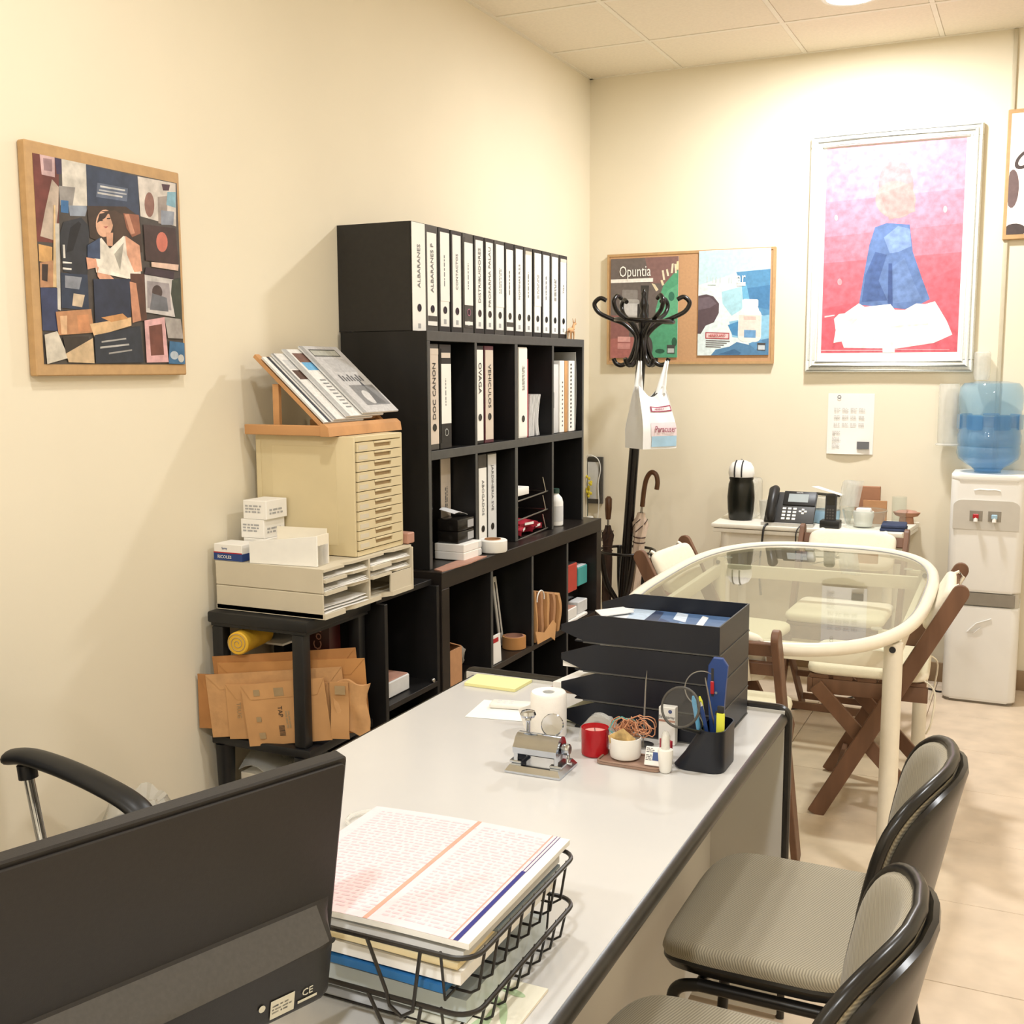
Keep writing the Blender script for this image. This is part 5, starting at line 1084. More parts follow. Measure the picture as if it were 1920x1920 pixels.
t = thing('waste_bin', 'waste bin with a white plastic liner against the left wall behind the monitor', 'bin', (.13, -3.455, 0))
MB().lathe([(.075, 0), (.08, .004), (.090, .33), (.086, .33), (.077, .006), (0, .006)], 28, Matrix.Translation((.13, -3.455, 0)), True, False).build('bin', 'black_plastic', t)
b = MB(); rr = random.Random(3); prof = []
v = []; f = []; n_ = 28
for k, (r_, z) in enumerate(((.093, .27), (.094, .338), (.085, .36), (.066, .40), (.045, .375))):
    for j in range(n_): a = 2*PI*j/n_; w_ = 1+rr.uniform(-.06, .06)*(k > 0); v.append((.13+r_*w_*math.cos(a), -3.455+r_*w_*math.sin(a), z+rr.uniform(-.012, .012)*(k > 1)))
for k in range(4):
    for j in range(n_): f.append((k*n_+j, k*n_+(j+1) % n_, (k+1)*n_+(j+1) % n_, (k+1)*n_+j))
b.add(v, f); b.build('liner', 'clear_plastic', t)

# ------------------------------------------------------------------ wall boards
def wall_board(name, label, cat, a, b_, m, bev=.003):
    t = thing(name, label, cat, ((a[0]+b_[0])/2, (a[1]+b_[1])/2, a[2])); MB().box(a, b_, bev, 1).build('board', m, t, smooth=0); return t
# left wall collage poster
t = wall_board('poster_board', 'wooden board with a collage poster of a seated woman on the left wall', 'poster', (.001, -3.606, 1.462), (.026, -3.096, 2.000), 'mdf')
Q = [(205, 155), (1250, 372), (1262, 1702), (295, 1742)]
I = [(rect(100, 60, 1400, 1850), '#4A4440'),
 ([(205, 155), (400, 190), (400, 850), (240, 840)], '#6E3A34'), ([(260, 165), (370, 185), (372, 345), (275, 325)], '#C9A9A8'), ([(285, 195), (350, 205), (352, 300), (292, 292)], '#9A7C80'), ([(370, 190), (425, 200), (420, 320), (385, 320)], '#3F3450'),
 ([(420, 195), (600, 235), (605, 580), (430, 560)], '#CFC8BC'), ([(400, 410), (520, 420), (500, 560), (410, 560)], '#8F8A86'), ([(350, 360), (400, 420), (395, 600), (370, 830), (265, 800), (300, 600)], '#B9A898'), ([(415, 520), (470, 525), (470, 620), (415, 615)], '#3E6B9A'), ([(470, 560), (610, 560), (590, 640), (480, 640)], '#8B93A0'),
 ([(598, 240), (970, 325), (980, 640), (610, 620)], '#343F54'), ([(680, 380), (900, 420), (890, 520), (670, 490)], '#5C667A'),
 ([(700, 400), (880, 430), (878, 442), (700, 415)], '#C9C8C4'), ([(680, 450), (860, 480), (858, 492), (680, 465)], '#BDBBB8'), ([(690, 430), (890, 460), (888, 470), (690, 442)], '#AEB0B4'),
 ([(970, 325), (1240, 375), (1235, 700), (985, 630)], '#CFC6BC'), (ell(1050, 540, 35, 95), '#8C6458'), ([(1110, 480), (1180, 470), (1170, 690), (1110, 680)], '#9A8E86'), ([(1180, 440), (1240, 440), (1235, 560), (1170, 540)], '#7FA8B8'), ([(1140, 380), (1200, 385), (1190, 430), (1150, 430)], '#4A2A34'), ([(1130, 580), (1225, 590), (1215, 690), (1130, 690)], '#8E94A0'),
 ([(430, 690), (560, 650), (620, 720), (600, 1100), (430, 1060), (400, 800)], '#2E3138'), ([(480, 730), (540, 680), (560, 700), (500, 900), (450, 920)], '#181A20'), ([(425, 860), (440, 860), (445, 960), (430, 960)], '#D8D4CC'), ([(425, 985), (490, 990), (490, 1000), (425, 1000)], '#D8D4CC'), ([(425, 1030), (488, 1035), (488, 1048), (425, 1045)], '#D8D4CC'),
 ([(250, 860), (350, 880), (350, 1000), (255, 990)], '#C79A62'), ([(260, 1000), (355, 980), (360, 1180), (262, 1185)], '#B98A66'), ([(275, 1010), (320, 1010), (315, 1140), (275, 1130)], '#3A2E2C'), ([(360, 560), (372, 560), (380, 1180), (355, 1180)], '#D8B98A'), ([(370, 700), (400, 700), (410, 1350), (385, 1340)], '#C9C3B8'),
 ([(265, 1185), (385, 1185), (390, 1500), (275, 1500)], '#3A4262'), ([(410, 1070), (600, 1080), (610, 1340), (415, 1330)], '#2F3A4E'), ([(440, 1090), (560, 1100), (540, 1190), (440, 1180)], '#8A8E98'), ([(500, 1220), (580, 1230), (560, 1320), (490, 1310)], '#C8B49A'),
 ([(600, 560), (880, 560), (980, 640), (990, 900), (760, 860), (620, 800)], '#3E3028'),
 (ell(725, 690, 62, 105, 20, .1), '#D9A98C'), ([(700, 600), (800, 590), (880, 640), (900, 800), (800, 850), (790, 720), (760, 620)], '#4A382C'), ([(690, 620), (760, 600), (730, 650), (670, 690)], '#3E2E26'), ([(715, 715), (752, 712), (735, 728)], '#A8584E'), ([(690, 668), (712, 664), (712, 672), (690, 674)], '#2A2220'), ([(742, 650), (768, 648), (768, 656), (742, 658)], '#2A2220'),
 ([(860, 610), (970, 620), (980, 760), (920, 790), (880, 720)], '#8E5A44'), ([(870, 620), (900, 615), (940, 760), (910, 770)], '#C08A70'),
 ([(735, 760), (785, 760), (780, 860), (740, 860)], '#CC9A7E'), ([(640, 850), (700, 800), (760, 880), (860, 780), (970, 860), (975, 1060), (900, 1100), (660, 1060)], '#E0D8CA'), ([(790, 920), (860, 830), (830, 1040)], '#A7A296'), ([(870, 780), (970, 850), (985, 1040), (930, 1050), (880, 920)], '#D9A184'),
 ([(600, 860), (690, 800), (690, 960), (600, 950)], '#3B4A66'), ([(590, 950), (660, 960), (670, 1020), (600, 1040)], '#D49C80'), ([(660, 1010), (760, 1080), (810, 1130), (740, 1180), (670, 1090)], '#D9A184'), ([(680, 1020), (900, 1090), (880, 1100), (670, 1060)], '#EAE2D4'),
 ([(640, 1110), (900, 1100), (900, 1400), (650, 1450)], '#2C3448'), ([(900, 1060), (1000, 1060), (1010, 1400), (910, 1410)], '#55382E'), ([(895, 1120), (940, 1130), (970, 1400), (910, 1420)], '#C88E70'),
 ([(1000, 690), (1225, 715), (1240, 990), (1010, 960)], '#42302E'), (ell(1128, 820, 40, 75), '#C4705E'), ([(1050, 970), (1240, 985), (1235, 1030), (1050, 1005)], '#D9B9A6'), ([(1010, 1010), (1210, 1035), (1200, 1095), (1000, 1060)], '#3E3038'),
 ([(1000, 1065), (1200, 1095), (1225, 1370), (1005, 1340)], '#C6C0BC'), ([(1015, 1110), (1170, 1125), (1180, 1320), (1015, 1310)], '#9A9294'), (ell(1085, 1190, 36, 50), '#4A3C3A'), ([(1050, 1200), (1150, 1230), (1160, 1330), (1030, 1320)], '#686A70'), ([(1190, 1100), (1250, 1080), (1250, 1400), (1215, 1440), (1180, 1200)], '#3C4238'),
 ([(370, 1360), (620, 1330), (640, 1500), (390, 1530)], '#B98660'), ([(400, 1390), (450, 1385), (450, 1520), (410, 1520)], '#DDB48C'), ([(520, 1380), (600, 1370), (610, 1490), (530, 1500)], '#C98C62'), ([(610, 1440), (900, 1380), (900, 1440), (640, 1530)], '#D8B488'), ([(690, 1390), (840, 1355), (880, 1390), (760, 1420)], '#C8925E'),
 ([(290, 1530), (380, 1500), (460, 1690), (310, 1740)], '#CFC6B6'), ([(420, 1540), (600, 1530), (620, 1640), (520, 1690), (440, 1660)], '#3A332E'), ([(440, 1660), (630, 1540), (640, 1720), (460, 1720)], '#C9AE8A'),
 ([(640, 1520), (960, 1440), (980, 1700), (650, 1720)], '#2E343E'), ([(680, 1600), (880, 1570), (882, 1582), (680, 1614)], '#B4B2AE'), ([(690, 1560), (860, 1530), (862, 1540), (690, 1572)], '#A8A6A2'), ([(740, 1640), (900, 1610), (900, 1620), (740, 1652)], '#9A9894'),
 ([(990, 1400), (1130, 1370), (1150, 1690), (1000, 1700)], '#D8A8A8'), ([(1020, 1440), (1110, 1420), (1120, 1640), (1030, 1650)], '#6E4238'), ([(1130, 1370), (1240, 1380), (1255, 1520), (1150, 1520)], '#A7A09A'), ([(1160, 1540), (1265, 1550), (1262, 1700), (1150, 1700)], '#3E6C92'), (ell(1190, 1640, 28, 30), '#B9C3CC'), (ell(1235, 1660, 20, 28), '#D0CEC8')]
flat_print('poster_print', t, frame((.0265, -3.585, 1.490), (0, 1, 0), (0, 0, 1)), .478, .482, I, 'print_paint', Q)
# cork board with two posters on the back wall
t = wall_board('pin_board', 'brown cork board with two product posters on the back wall', 'notice board', (.108, -.022, 1.494), (.966, -.001, 2.050), 'cork')
MB().box((.108, -.026, 1.494), (.966, -.022, 1.506)).box((.108, -.026, 2.038), (.966, -.022, 2.050)).box((.108, -.026, 1.506), (.120, -.022, 2.038)).box((.954, -.026, 1.506), (.966, -.022, 2.038)).build('frame', 'mdf', t, smooth=0)
t1 = thing('product_poster', 'dark poster headed Opuntia with a green cactus, left on the cork board', 'poster', (.306, -.024, 1.527))
MB().box((.129, -.0285, 1.527), (.486, -.0265, 2.026)).build('sheet', 'paper', t1, smooth=0)
Q = [(315, 222), (885, 183), (887, 1052), (325, 1062)]
flat_print('poster_print', t1, frame((.129, -.0289, 1.527), (1, 0, 0), (0, 0, 1)), .357, .499, [(rect(300, 150, 900, 1100), '#6B615D'), ([(600, 200), (885, 183), (885, 420), (650, 420)], '#856460'), ([(320, 700), (480, 700), (480, 1062), (325, 1062)], '#8F5E5A'), ([(320, 900), (520, 880), (520, 1062), (325, 1062)], '#AC6A64'),
 ([(885, 300), (840, 340), (790, 400), (760, 440), (720, 560), (700, 640), (690, 760), (640, 830), (670, 960), (640, 1060), (887, 1052)], '#549E78'), ([(885, 420), (800, 480), (730, 600), (760, 760), (887, 700)], '#63AC84'), ([(700, 640), (780, 600), (820, 760), (720, 780)], '#62B48C'), (ell(830, 530, 26, 40), '#35705A'), (ell(860, 920, 22, 40), '#2C5A44'), (ell(740, 1000, 40, 20), '#2C5A44'),
 ([(745, 310), (760, 305), (775, 390), (758, 392)], '#E8DCC0'), ([(780, 300), (795, 295), (808, 355), (792, 358)], '#E8DCC0'), ([(828, 250), (845, 245), (838, 330), (822, 330)], '#E8DCC0'), ([(850, 250), (868, 250), (872, 330), (858, 330)], '#E8DCC0'), ([(735, 395), (752, 390), (768, 432), (750, 440)], '#E0D2B0'), ([(660, 420), (690, 430), (720, 475), (700, 490)], '#E0D2B0'), ([(870, 230), (887, 225), (887, 300), (866, 300)], '#E8D8A8'),
 ([(318, 395), (672, 375), (672, 408), (318, 425)], '#F0EBE4'), (rrect(415, 480, 545, 560, 10), '#8A8480'), (rrect(395, 560, 560, 715, 18), '#A9A4A0'), (rect(400, 595, 550, 700), '#C9C6C4'), ([(570, 440), (640, 440), (630, 600), (580, 600)], '#3A3634'), (rect(545, 600, 640, 740), '#2E2A2A'),
 (rect(385, 880, 490, 925), '#D9A09A'), (rect(385, 935, 490, 985), '#C88C86'), (ell(620, 970, 60, 110), '#4F4A48'), (rect(800, 945, 865, 1020), '#4A4846'), (rect(806, 975, 860, 1012), '#B4BCB8')], 'print', Q)
H = homog(Q); u_, v_ = H(520, 325); lettering('Opuntia', .078, frame((.129+.357*u_, -.0322, 1.527+.499*v_), (1, 0, 0), (0, 0, 1)), 'label_white', t1, squeeze=.66)
t2 = thing('product_poster', 'pale blue sea poster with a white jar, right on the cork board', 'poster', (.765, -.024, 1.538))
MB().box((.590, -.0285, 1.536), (.944, -.0265, 2.046)).build('sheet', 'paper', t2, smooth=0)
Q = [(1058, 160), (1672, 115), (1672, 1020), (1065, 1045)]
flat_print('poster_print', t2, frame((.590, -.0289, 1.536), (1, 0, 0), (0, 0, 1)), .354, .510, [(rect(1040, 100, 1700, 1060), '#DCE9EA'), ([(1060, 160), (1672, 115), (1672, 330), (1400, 330), (1060, 450)], '#C3DEE6'), ([(1380, 330), (1672, 295), (1672, 700), (1450, 660), (1440, 470)], '#5A92BC'), ([(1440, 470), (1672, 430), (1672, 640), (1450, 600)], '#4A80AE'), ([(1430, 440), (1470, 430), (1500, 560), (1440, 560)], '#6FB2D6'), ([(1260, 500), (1430, 450), (1440, 640), (1350, 700), (1270, 600)], '#A9D3E0'), ([(1330, 750), (1672, 680), (1672, 900), (1360, 880)], '#8CC0DC'), ([(1320, 780), (1420, 740), (1440, 880), (1360, 860)], '#4C8CBC'),
 ([(1062, 540), (1130, 525), (1190, 540), (1240, 600), (1240, 680), (1200, 760), (1130, 790), (1090, 860), (1063, 860)], '#5A4A50'), ([(1062, 560), (1160, 545), (1220, 600), (1160, 640), (1062, 660)], '#6E6068'),
 ([(1180, 1040), (1220, 990), (1340, 960), (1400, 920), (1500, 940), (1580, 900), (1672, 880), (1672, 1020)], '#5582A8'), ([(1240, 1030), (1380, 980), (1440, 1010), (1420, 1035)], '#40688E'), ([(1500, 930), (1600, 890), (1640, 930), (1560, 980)], '#5F92BC'),
 (rrect(1445, 555, 1575, 620, 12), '#F4F2EE'), (rrect(1408, 640, 1605, 915, 50), '#EFE9E2'), ([(1450, 610), (1570, 610), (1600, 690), (1412, 690)], '#F4F0EA'), (rect(1415, 690, 1600, 870), '#EAD6CC'), (rect(1460, 815, 1560, 880), '#6C9CC8'), (rect(1455, 700, 1560, 730), '#D8BDB4'),
 (rect(1130, 845, 1335, 900), '#A83A44'), (rect(1138, 853, 1327, 892), '#EBC9C8'), (rect(1575, 920, 1645, 985), '#4A4848'), (rect(1582, 940, 1640, 978), '#C4CCD2')]+[(rect(1135, 912+k*17, 1340-25*k, 920+k*17), '#6F6A6A') for k in range(4)]+[(rect(x_, 376, x_+7, 422), '#C9D6D6') for x_ in (1131, 1181, 1207, 1243, 1318, 1339)]+[(rect(1140, 440, 1210, 447), '#B9C6C6'), ([(1388, 420), (1462, 412), (1462, 444), (1390, 446)], '#F2F4F2')], 'print', Q)
H = homog(Q); mat('ghost_white', '#EAF2F2', .5)
u_, v_ = H(1425, 380); lettering('ar', .085, frame((.590+.354*u_, -.0322, 1.536+.510*v_), (1, 0, 0), (0, 0, 1)), 'ghost_white', t2, squeeze=.62)
u_, v_ = H(1230, 872); lettering('HERBOLARIO', .020, frame((.590+.354*u_, -.0322, 1.536+.510*v_), (1, 0, 0), (0, 0, 1)), 'red', t2, squeeze=.7)
# framed picture
t = thing('framed_picture', 'large red picture of a blue cloaked figure in a carved white frame', 'picture', (1.49, -.02, 1.452))
PX0, PX1, PZ0, PZ1 = 1.118, 1.866, 1.452, 2.545
mat('frame_white', '#ECEDE6', .75, var=.06, scale=120, bump=.5, bscale=140, spec=.2)
b = MB(); fwd = .055
for (a0, a1) in (((PX0, PZ0), (PX1, PZ0+fwd)), ((PX0, PZ1-fwd), (PX1, PZ1)), ((PX0, PZ0+fwd), (PX0+fwd, PZ1-fwd)), ((PX1-fwd, PZ0+fwd), (PX1, PZ1-fwd))): b.box((a0[0], -.028, a0[1]), (a1[0], -.001, a1[1]), .006)
b.build('frame', 'frame_white', t)
b = MB()
for k, (ins, d_, r_) in enumerate(((.008, .030, .005), (.028, .031, .009), (.048, .027, .005))):
    b.tube([(PX0+ins, -d_, PZ0+ins), (PX1-ins, -d_, PZ0+ins), (PX1-ins, -d_, PZ1-ins), (PX0+ins, -d_, PZ1-ins)], r_, 8, closed=True)
b.build('moulding', 'frame_white', t)
MB().box((PX0+fwd, -.012, PZ0+fwd), (PX1-fwd, -.001, PZ1-fwd)).build('mount', 'white', t, smooth=0)
Q = [(283, 297), (1237, 215), (1163, 1703), (208, 1712)]
flat_print('picture_print', t, frame((1.190, -.0125, 1.543), (1, 0, 0), (0, 0, 1)), .606, .942, [(rect(150, 180, 1300, 1750), '#DD6876'), ([(240, 297), (1240, 215), (1200, 1000), (240, 1080)], '#E07A8C'), ([(240, 297), (1240, 215), (1210, 800), (250, 900)], '#E2859A'), ([(260, 297), (1240, 215), (1225, 560), (262, 660)], '#E492A6'), ([(210, 1400), (480, 1350), (480, 1712), (205, 1712)], '#D95E6C'), ([(960, 1200), (1180, 1100), (1163, 1703), (980, 1703)], '#DA6270'),  # bands paler towards the top: glare on the picture, painted into the print
 (ell(750, 540, 120, 170), '#CE8C90'), (ell(745, 640, 140, 130), '#CC928E'), ([(640, 600), (860, 520), (880, 720), (700, 780)], '#C48C88'),
 ([(600, 830), (680, 800), (840, 810), (860, 1000), (920, 1180), (975, 1330), (900, 1370), (800, 1400), (480, 1370), (520, 1150), (560, 950)], '#5C76A6'), ([(660, 900), (760, 820), (840, 840), (850, 960), (760, 1000), (700, 1010)], '#7891BE'), ([(530, 1160), (600, 1000), (680, 1020), (620, 1200), (680, 1340), (500, 1350)], '#465E90'), ([(720, 1100), (800, 1040), (860, 1200), (920, 1340), (720, 1360)], '#6680AF'), ([(690, 1080), (715, 1080), (715, 1380), (680, 1360)], '#3E5486'),
 ([(380, 1430), (480, 1360), (520, 1385), (700, 1365), (730, 1405), (800, 1405), (880, 1360), (940, 1365), (1010, 1345), (1090, 1480), (1130, 1580), (1000, 1640), (740, 1680), (370, 1675), (355, 1630), (298, 1640), (315, 1550), (305, 1470), (340, 1435)], '#F4F3EE'), ([(400, 1480), (520, 1420), (500, 1440), (420, 1520)], '#DCDCD6'), ([(700, 1520), (960, 1500), (960, 1512), (700, 1535)], '#DADAD4'), (rect(640, 1670, 725, 1715), '#F4F3EE'),
 (ell(445, 500, 22, 35), '#EAA0A8'), (ell(335, 765, 12, 20), '#F0B4BA'), (ell(1085, 705, 14, 24), '#F0B8BE'), (ell(350, 1210, 16, 24), '#EA9AA2'), ([(240, 1450), (310, 1440), (310, 1448), (240, 1462)], '#F2C0C4'), (rect(210, 1690, 640, 1697), '#EFA8AE'), (rect(725, 1685, 1110, 1690), '#EFA8AE')], 'print_paint', Q)
# A4 notice
t = thing('notice_sheet', 'printed white notice taped to the wall above the white side table', 'paper', (1.335, -.004, 1.062))
MB().sheet(lambda u, v: (1.230+.213*u, -.002-.016*(1-v)**3*math.sin(PI*(.15+.8*u)), 1.064+.288*v), 10, 10, .0008).build('sheet', 'paper', t)
Mn = lambda x, z: frame((x, -.0072, z), (1, 0, 0), (0, 0, 1))
for k in range(3):
    for c in range(4): scribble(Mn(1.275+.038*c, 1.275-.036*k), .030, .018, 3, 'ink_faint', t, seed=k*5+c, name='printed_text')
for k in range(3): scribble(frame((1.275, -.010-.003*k, 1.165-.03*k), (1, 0, 0), (0, 0, 1)), .04, .02, 3, 'ink_faint', t, seed=30+k, name='printed_text')
MB().box((1.372, -.0215, 1.090), (1.428, -.0205, 1.125)).build('photo_print', 'ink_grey', t, smooth=0); MB().lathe([(.006, 0), (.009, .0003), (.006, .0006)], 14, Mn(1.282, 1.335), False, False).build('emblem', 'ink_grey', t)
# board at the right edge
t = wall_board('poster_board', 'wood-edged board with a dark curving design, cut off by the right edge', 'poster', (1.960, -.024, 2.030), (2.52, -.001, 2.585), 'mdf')
flat_print('poster_print', t, frame((1.975, -.0246, 2.052), (1, 0, 0), (0, 0, 1)), .53, .515, [(rect(0, 0, 1, 1), '#EFE6E0'), (ell(.03, .38, .05, .16), '#6E5A58'), (ell(.12, .62, .1, .06, 18, .8), '#4A3E3C'), (ell(.12, .62, .07, .035, 18, .8), '#EFE6E0'), (ell(.06, .03, .09, .06), '#4A3E3C'), (ell(.18, .25, .03, .04), '#B8404A'), (ell(.5, .5, .2, .3), '#5E4C4A'), (ell(.75, .6, .12, .25), '#6E5A58')], 'print')
# little dark frame on the back wall beside the bookcase
t = thing('wall_screen', 'small dark-framed grey panel on the wall behind the coat stand', 'panel', (-.0+.045, -.02, .765))
MB().box((.004, -.02, .765), (.086, -.001, 1.012), .002, 1).build('frame', 'binder_grey', t, smooth=0); MB().box((.004, -.0215, .79), (.066, -.02, .985)).build('panel', 'paper_grey', t, smooth=0)
t = thing('wall_cable', 'thin white cable draped over the small grey panel', 'cable', (.07, -.03, .74)); MB().tube(spline([(.0035, -.026, 1.018), (.03, -.028, 1.020), (.065, -.027, 1.0), (.078, -.026, .95), (.066, -.026, .87), (.07, -.026, .78), (.06, -.01, .70), (.05, -.006, .62)], 6), .0025, 6).build('cable', 'white', t)
mat('petal', '#E6D23A', .5)
t = thing('yellow_flower', 'bunch of yellow flowers just showing past the bookcase', 'flowers', (.02, -.03, .80))
b = MB(); rr = random.Random(8)
for k in range(14): b.ball((.016+rr.uniform(-.008, .018), -.045+rr.uniform(-.01, .01), .85+rr.uniform(-.05, .06)), (.007, .007, .009), 8, 6)
b.build('blossoms', 'petal', t); MB().tube([(.014, -.045, .63), (.015, -.045, .84)], .002, 6).build('stem', 'dark_green', t)
MB().lathe([(.02, .0), (.026, .01), (.02, .09), (.016, .10)], 16, Matrix.Translation((.03, -.05, .60))).build('vase', 'white', t)
# ------------------------------------------------------------------ coat stand with umbrellas and bag
mat('stand_black', '#15110F', .25, var=.15)
SB = Vector((.335, -.45, 0)); ST = Vector((.462, -.45, 1.845))      # leaning slightly
def sp(z, dx=0, dy=0): k = z/1.845; p = SB+(ST-SB)*k; return (p.x+dx, p.y+dy, z)
t = thing('coat_stand', 'black bentwood coat stand with curled hooks, leaning a little, in the far corner', 'coat stand', (SB.x, SB.y, 0))
MB().tube([sp(.02), sp(.5), sp(1.2), sp(1.66)], [.024, .025, .024, .021], 16).build('post', 'stand_black', t, smooth=60)
MB().lathe([(.020, 0), (.026, .02), (.022, .06), (.013, .085), (.019, .105), (.020, .12), (.010, .15), (.014, .165), (.006, .185), (.001, .19)], 20, Matrix.Translation(sp(1.655))).build('finial', 'stand_black', t, smooth=50)
c = Vector(sp(1.695)); MB().tube([(c+Vector((.135*math.cos(a*PI/20), .135*math.sin(a*PI/20), .04*-math.cos(a*PI/20)*.2)))[:] for a in range(40)], .010, 10, closed=True).build('hook_ring', 'stand_black', t, smooth=60)
for k in range(6):
    a = 2*PI*k/6+.25; D = Vector((math.cos(a), math.sin(a), 0)); Q0 = Vector(sp(1.50))
    def q(r_, dz): return (Q0+D*r_+Vector((0, 0, dz)))[:]
    MB().tube(spline([q(.13, .02), q(.115, -.005), q(.085, -.010), q(.05, .02), q(.026, .09), q(.03, .13), (Q0+D*.08+Vector((0, 0, .18)))[:], q(.14, .205), q(.20, .235), q(.222, .275), q(.195, .302), q(.165, .290)], 6), .0105, 10).build('hook', 'stand_black', t, smooth=60)
c = Vector(sp(.60)); MB().tube([(c+Vector((.135*math.cos(2*PI*i/40), .135*math.sin(2*PI*i/40), 0)))[:] for i in range(40)], .007, 8, closed=True).build('umbrella_ring', 'stand_black', t, smooth=60)
for k in range(4):
    a = 2*PI*k/4+.6; D = Vector((math.cos(a), math.sin(a), 0))
    MB().tube(spline([(Vector(sp(.60))+D*.130)[:], (Vector(sp(.45))+D*.09)[:], (Vector(sp(.34))+D*.028)[:], (Vector(sp(.25))+D*.030)[:], (Vector(sp(.12))+D*.12)[:], (SB+D*.235+Vector((0, 0, .012)))[:]], 6), .014, 10).build('bent_leg', 'stand_black', t, smooth=60)
# umbrellas
mat('umbrella_cream', '#D8C2AE', .7, var=.06); mat('umbrella_brown', '#3E2A20', .6); mat('handle_brown', '#5A3A22', .35, var=.15)
def umbrella(tip, top, m, label, handle, hm, rmax=.034):
    tip = Vector(tip); top = Vector(top); d = (top-tip).normalized(); L_ = (top-tip).length
    t = thing('umbrella', label, 'umbrella', tip[:]); X = d.orthogonal().normalized(); M_ = frame(tip, X, d.cross(X)); n_ = 24; v = []; f = []
    prof = [(.006, 0), (.012, .04), (.020, L_*.35), (rmax*.8, L_*.70), (rmax*.72, L_*.80), (rmax, L_*.92), (rmax*.55, L_*.98), (.012, L_)]
    for k, (r_, z) in enumerate(prof):
        for j in range(n_): a = 2*PI*j/n_+z*2.5; w_ = 1+.18*math.cos(6*2*PI*j/n_); v.append((r_*w_*math.cos(a), r_*w_*math.sin(a), z+(.012*math.cos(8*2*PI*j/n_) if k == len(prof)-2 else 0)))
    for k in range(len(prof)-1):
        for j in range(n_): f.append((k*n_+j, k*n_+(j+1) % n_, (k+1)*n_+(j+1) % n_, (k+1)*n_+j))
    MB().add(v, f, M_).build('canopy', m, t, smooth=60)
    for zz, rr_ in ((L_*.775, rmax*.86), (L_*.815, rmax*.86)): MB().lathe([(rr_, zz), (rr_+.002, zz+.003), (rr_, zz+.006)], 24, M_, False, False).build('strap', 'umbrella_brown', t)
    for k in range(4):
        MB().tube([(M_ @ Vector(((rmax*1.05)*math.cos(a_), (rmax*1.05)*math.sin(a_), L_*(.86+.10*i/8)-.0))) [:] for i, a_ in ((i, 1.2*k+i*.22) for i in range(9))], .0022, 6).build('rib_edge', 'umbrella_brown', t)
    MB().tube([(tip+d*(L_-.01))[:], (tip+d*(L_+.04))[:]], .006, 10).build('shaft', 'steel', t)
    MB().tube(handle, hm, 12).build('handle', 'handle_brown', t, smooth=60)
    return t
u0 = Vector((.452, -.46, .79)); umbrella((.395, -.43, .14), u0[:], 'umbrella_cream', 'cream umbrella with brown edges and a wooden crook handle in the coat stand ring', spline([(.457, -.463, .82), (.466, -.465, .90), (.478, -.465, .955), (.500, -.465, .985), (.524, -.465, .975), (.532, -.465, .94), (.528, -.465, .905)], 6), .0115)
umbrella((.275, -.46, .16), (.287, -.47, .72), 'umbrella_brown', 'dark striped umbrella with a straight black handle in the coat stand ring', [(.287, -.47, .75), (.288, -.47, .80), (.289, -.47, .85), (.290, -.47, .862)], [.012, .017, .017, .008], rmax=.028)
# carrier bag
mat('bag_white', '#EEEDEA', .45, var=.03, scale=10, bump=.35, bscale=30)
t = thing('carrier_bag', 'white plastic carrier bag with red and blue print hanging from the coat stand', 'bag', (.53, -.56, 1.10))
FLc = Vector((.516, -.640)); bd = Vector((.616, .788)); bb = Vector((-.788, .616)); BW, BD = .185, .150
CN = {'FL': FLc, 'FR': FLc+bd*BW, 'BR': FLc+bd*BW+bb*BD, 'BL': FLc+bb*BD}
HB = {'L': Vector((.462, -.555)), 'R': Vector((.560, -.530))}
def corner(k, v):
    p = CN[k]; h = HB['L' if k[1] == 'L' else 'R']; s_ = .78*max(0, (v-.30)/.70)**1.2 if v > .30 else 0.0
    return p*(1-s_)+h*s_
def bagside(k0, k1, dip):
    def fn(u, v):
        a = corner(k0, v); c_ = corner(k1, v); p = a*(1-u)+c_*u; q_ = (c_-a); n2 = Vector((q_.y, -q_.x)).normalized() if q_.length > 1e-6 else Vector((0, 0))
        bl = (.012*math.sin(PI*u)*math.sin(PI*v)+.004*math.sin(13*u+5*v)*v)*(1 if dip else -1.6)
        p = p+n2*bl
        return (p.x, p.y, 1.107+.285*v-dip*math.sin(PI*u)**1.3*v**5)
    return fn
bagfront = bagside('FL', 'FR', .050)
MB().sheet(bagfront, 18, 18, .0015).build('front_side', 'bag_white', t); MB().sheet(bagside('BL', 'FL', 0), 10, 18, .0015).build('side_gusset', 'bag_white', t); MB().sheet(bagside('FR', 'BR', 0), 10, 18, .0015).build('side_gusset', 'bag_white', t); MB().sheet(bagside('BR', 'BL', .05), 18, 18, .0015).build('rear_side', 'bag_white', t)
MB().add([(CN[k].x, CN[k].y, 1.107) for k in ('FL', 'FR', 'BR', 'BL')]+[(CN[k].x, CN[k].y, 1.1055) for k in ('FL', 'FR', 'BR', 'BL')], [(0, 1, 2, 3), (7, 6, 5, 4), (0, 4, 5, 1), (1, 5, 6, 2), (2, 6, 7, 3), (3, 7, 4, 0)]).build('bottom', 'bag_white', t, smooth=0)
for k_, hx0 in (('L', .452), ('R', .574)):
    h = HB[k_]; MB().sheet(lambda u, v, h=h, hx0=hx0: (h.x+(hx0-h.x)*v+(u-.5)*(.050-.034*v), h.y+(.045*v)*(1)-.0*u, 1.355+.150*v+.006*math.sin(9*u)), 8, 8, .010).build('handle', 'bag_white', t)
mat('maroon_print', '#9A4058', .5); mat('pale_pink', '#E6D6D8', .5); mat('print_blue', '#A9CCE2', .5)
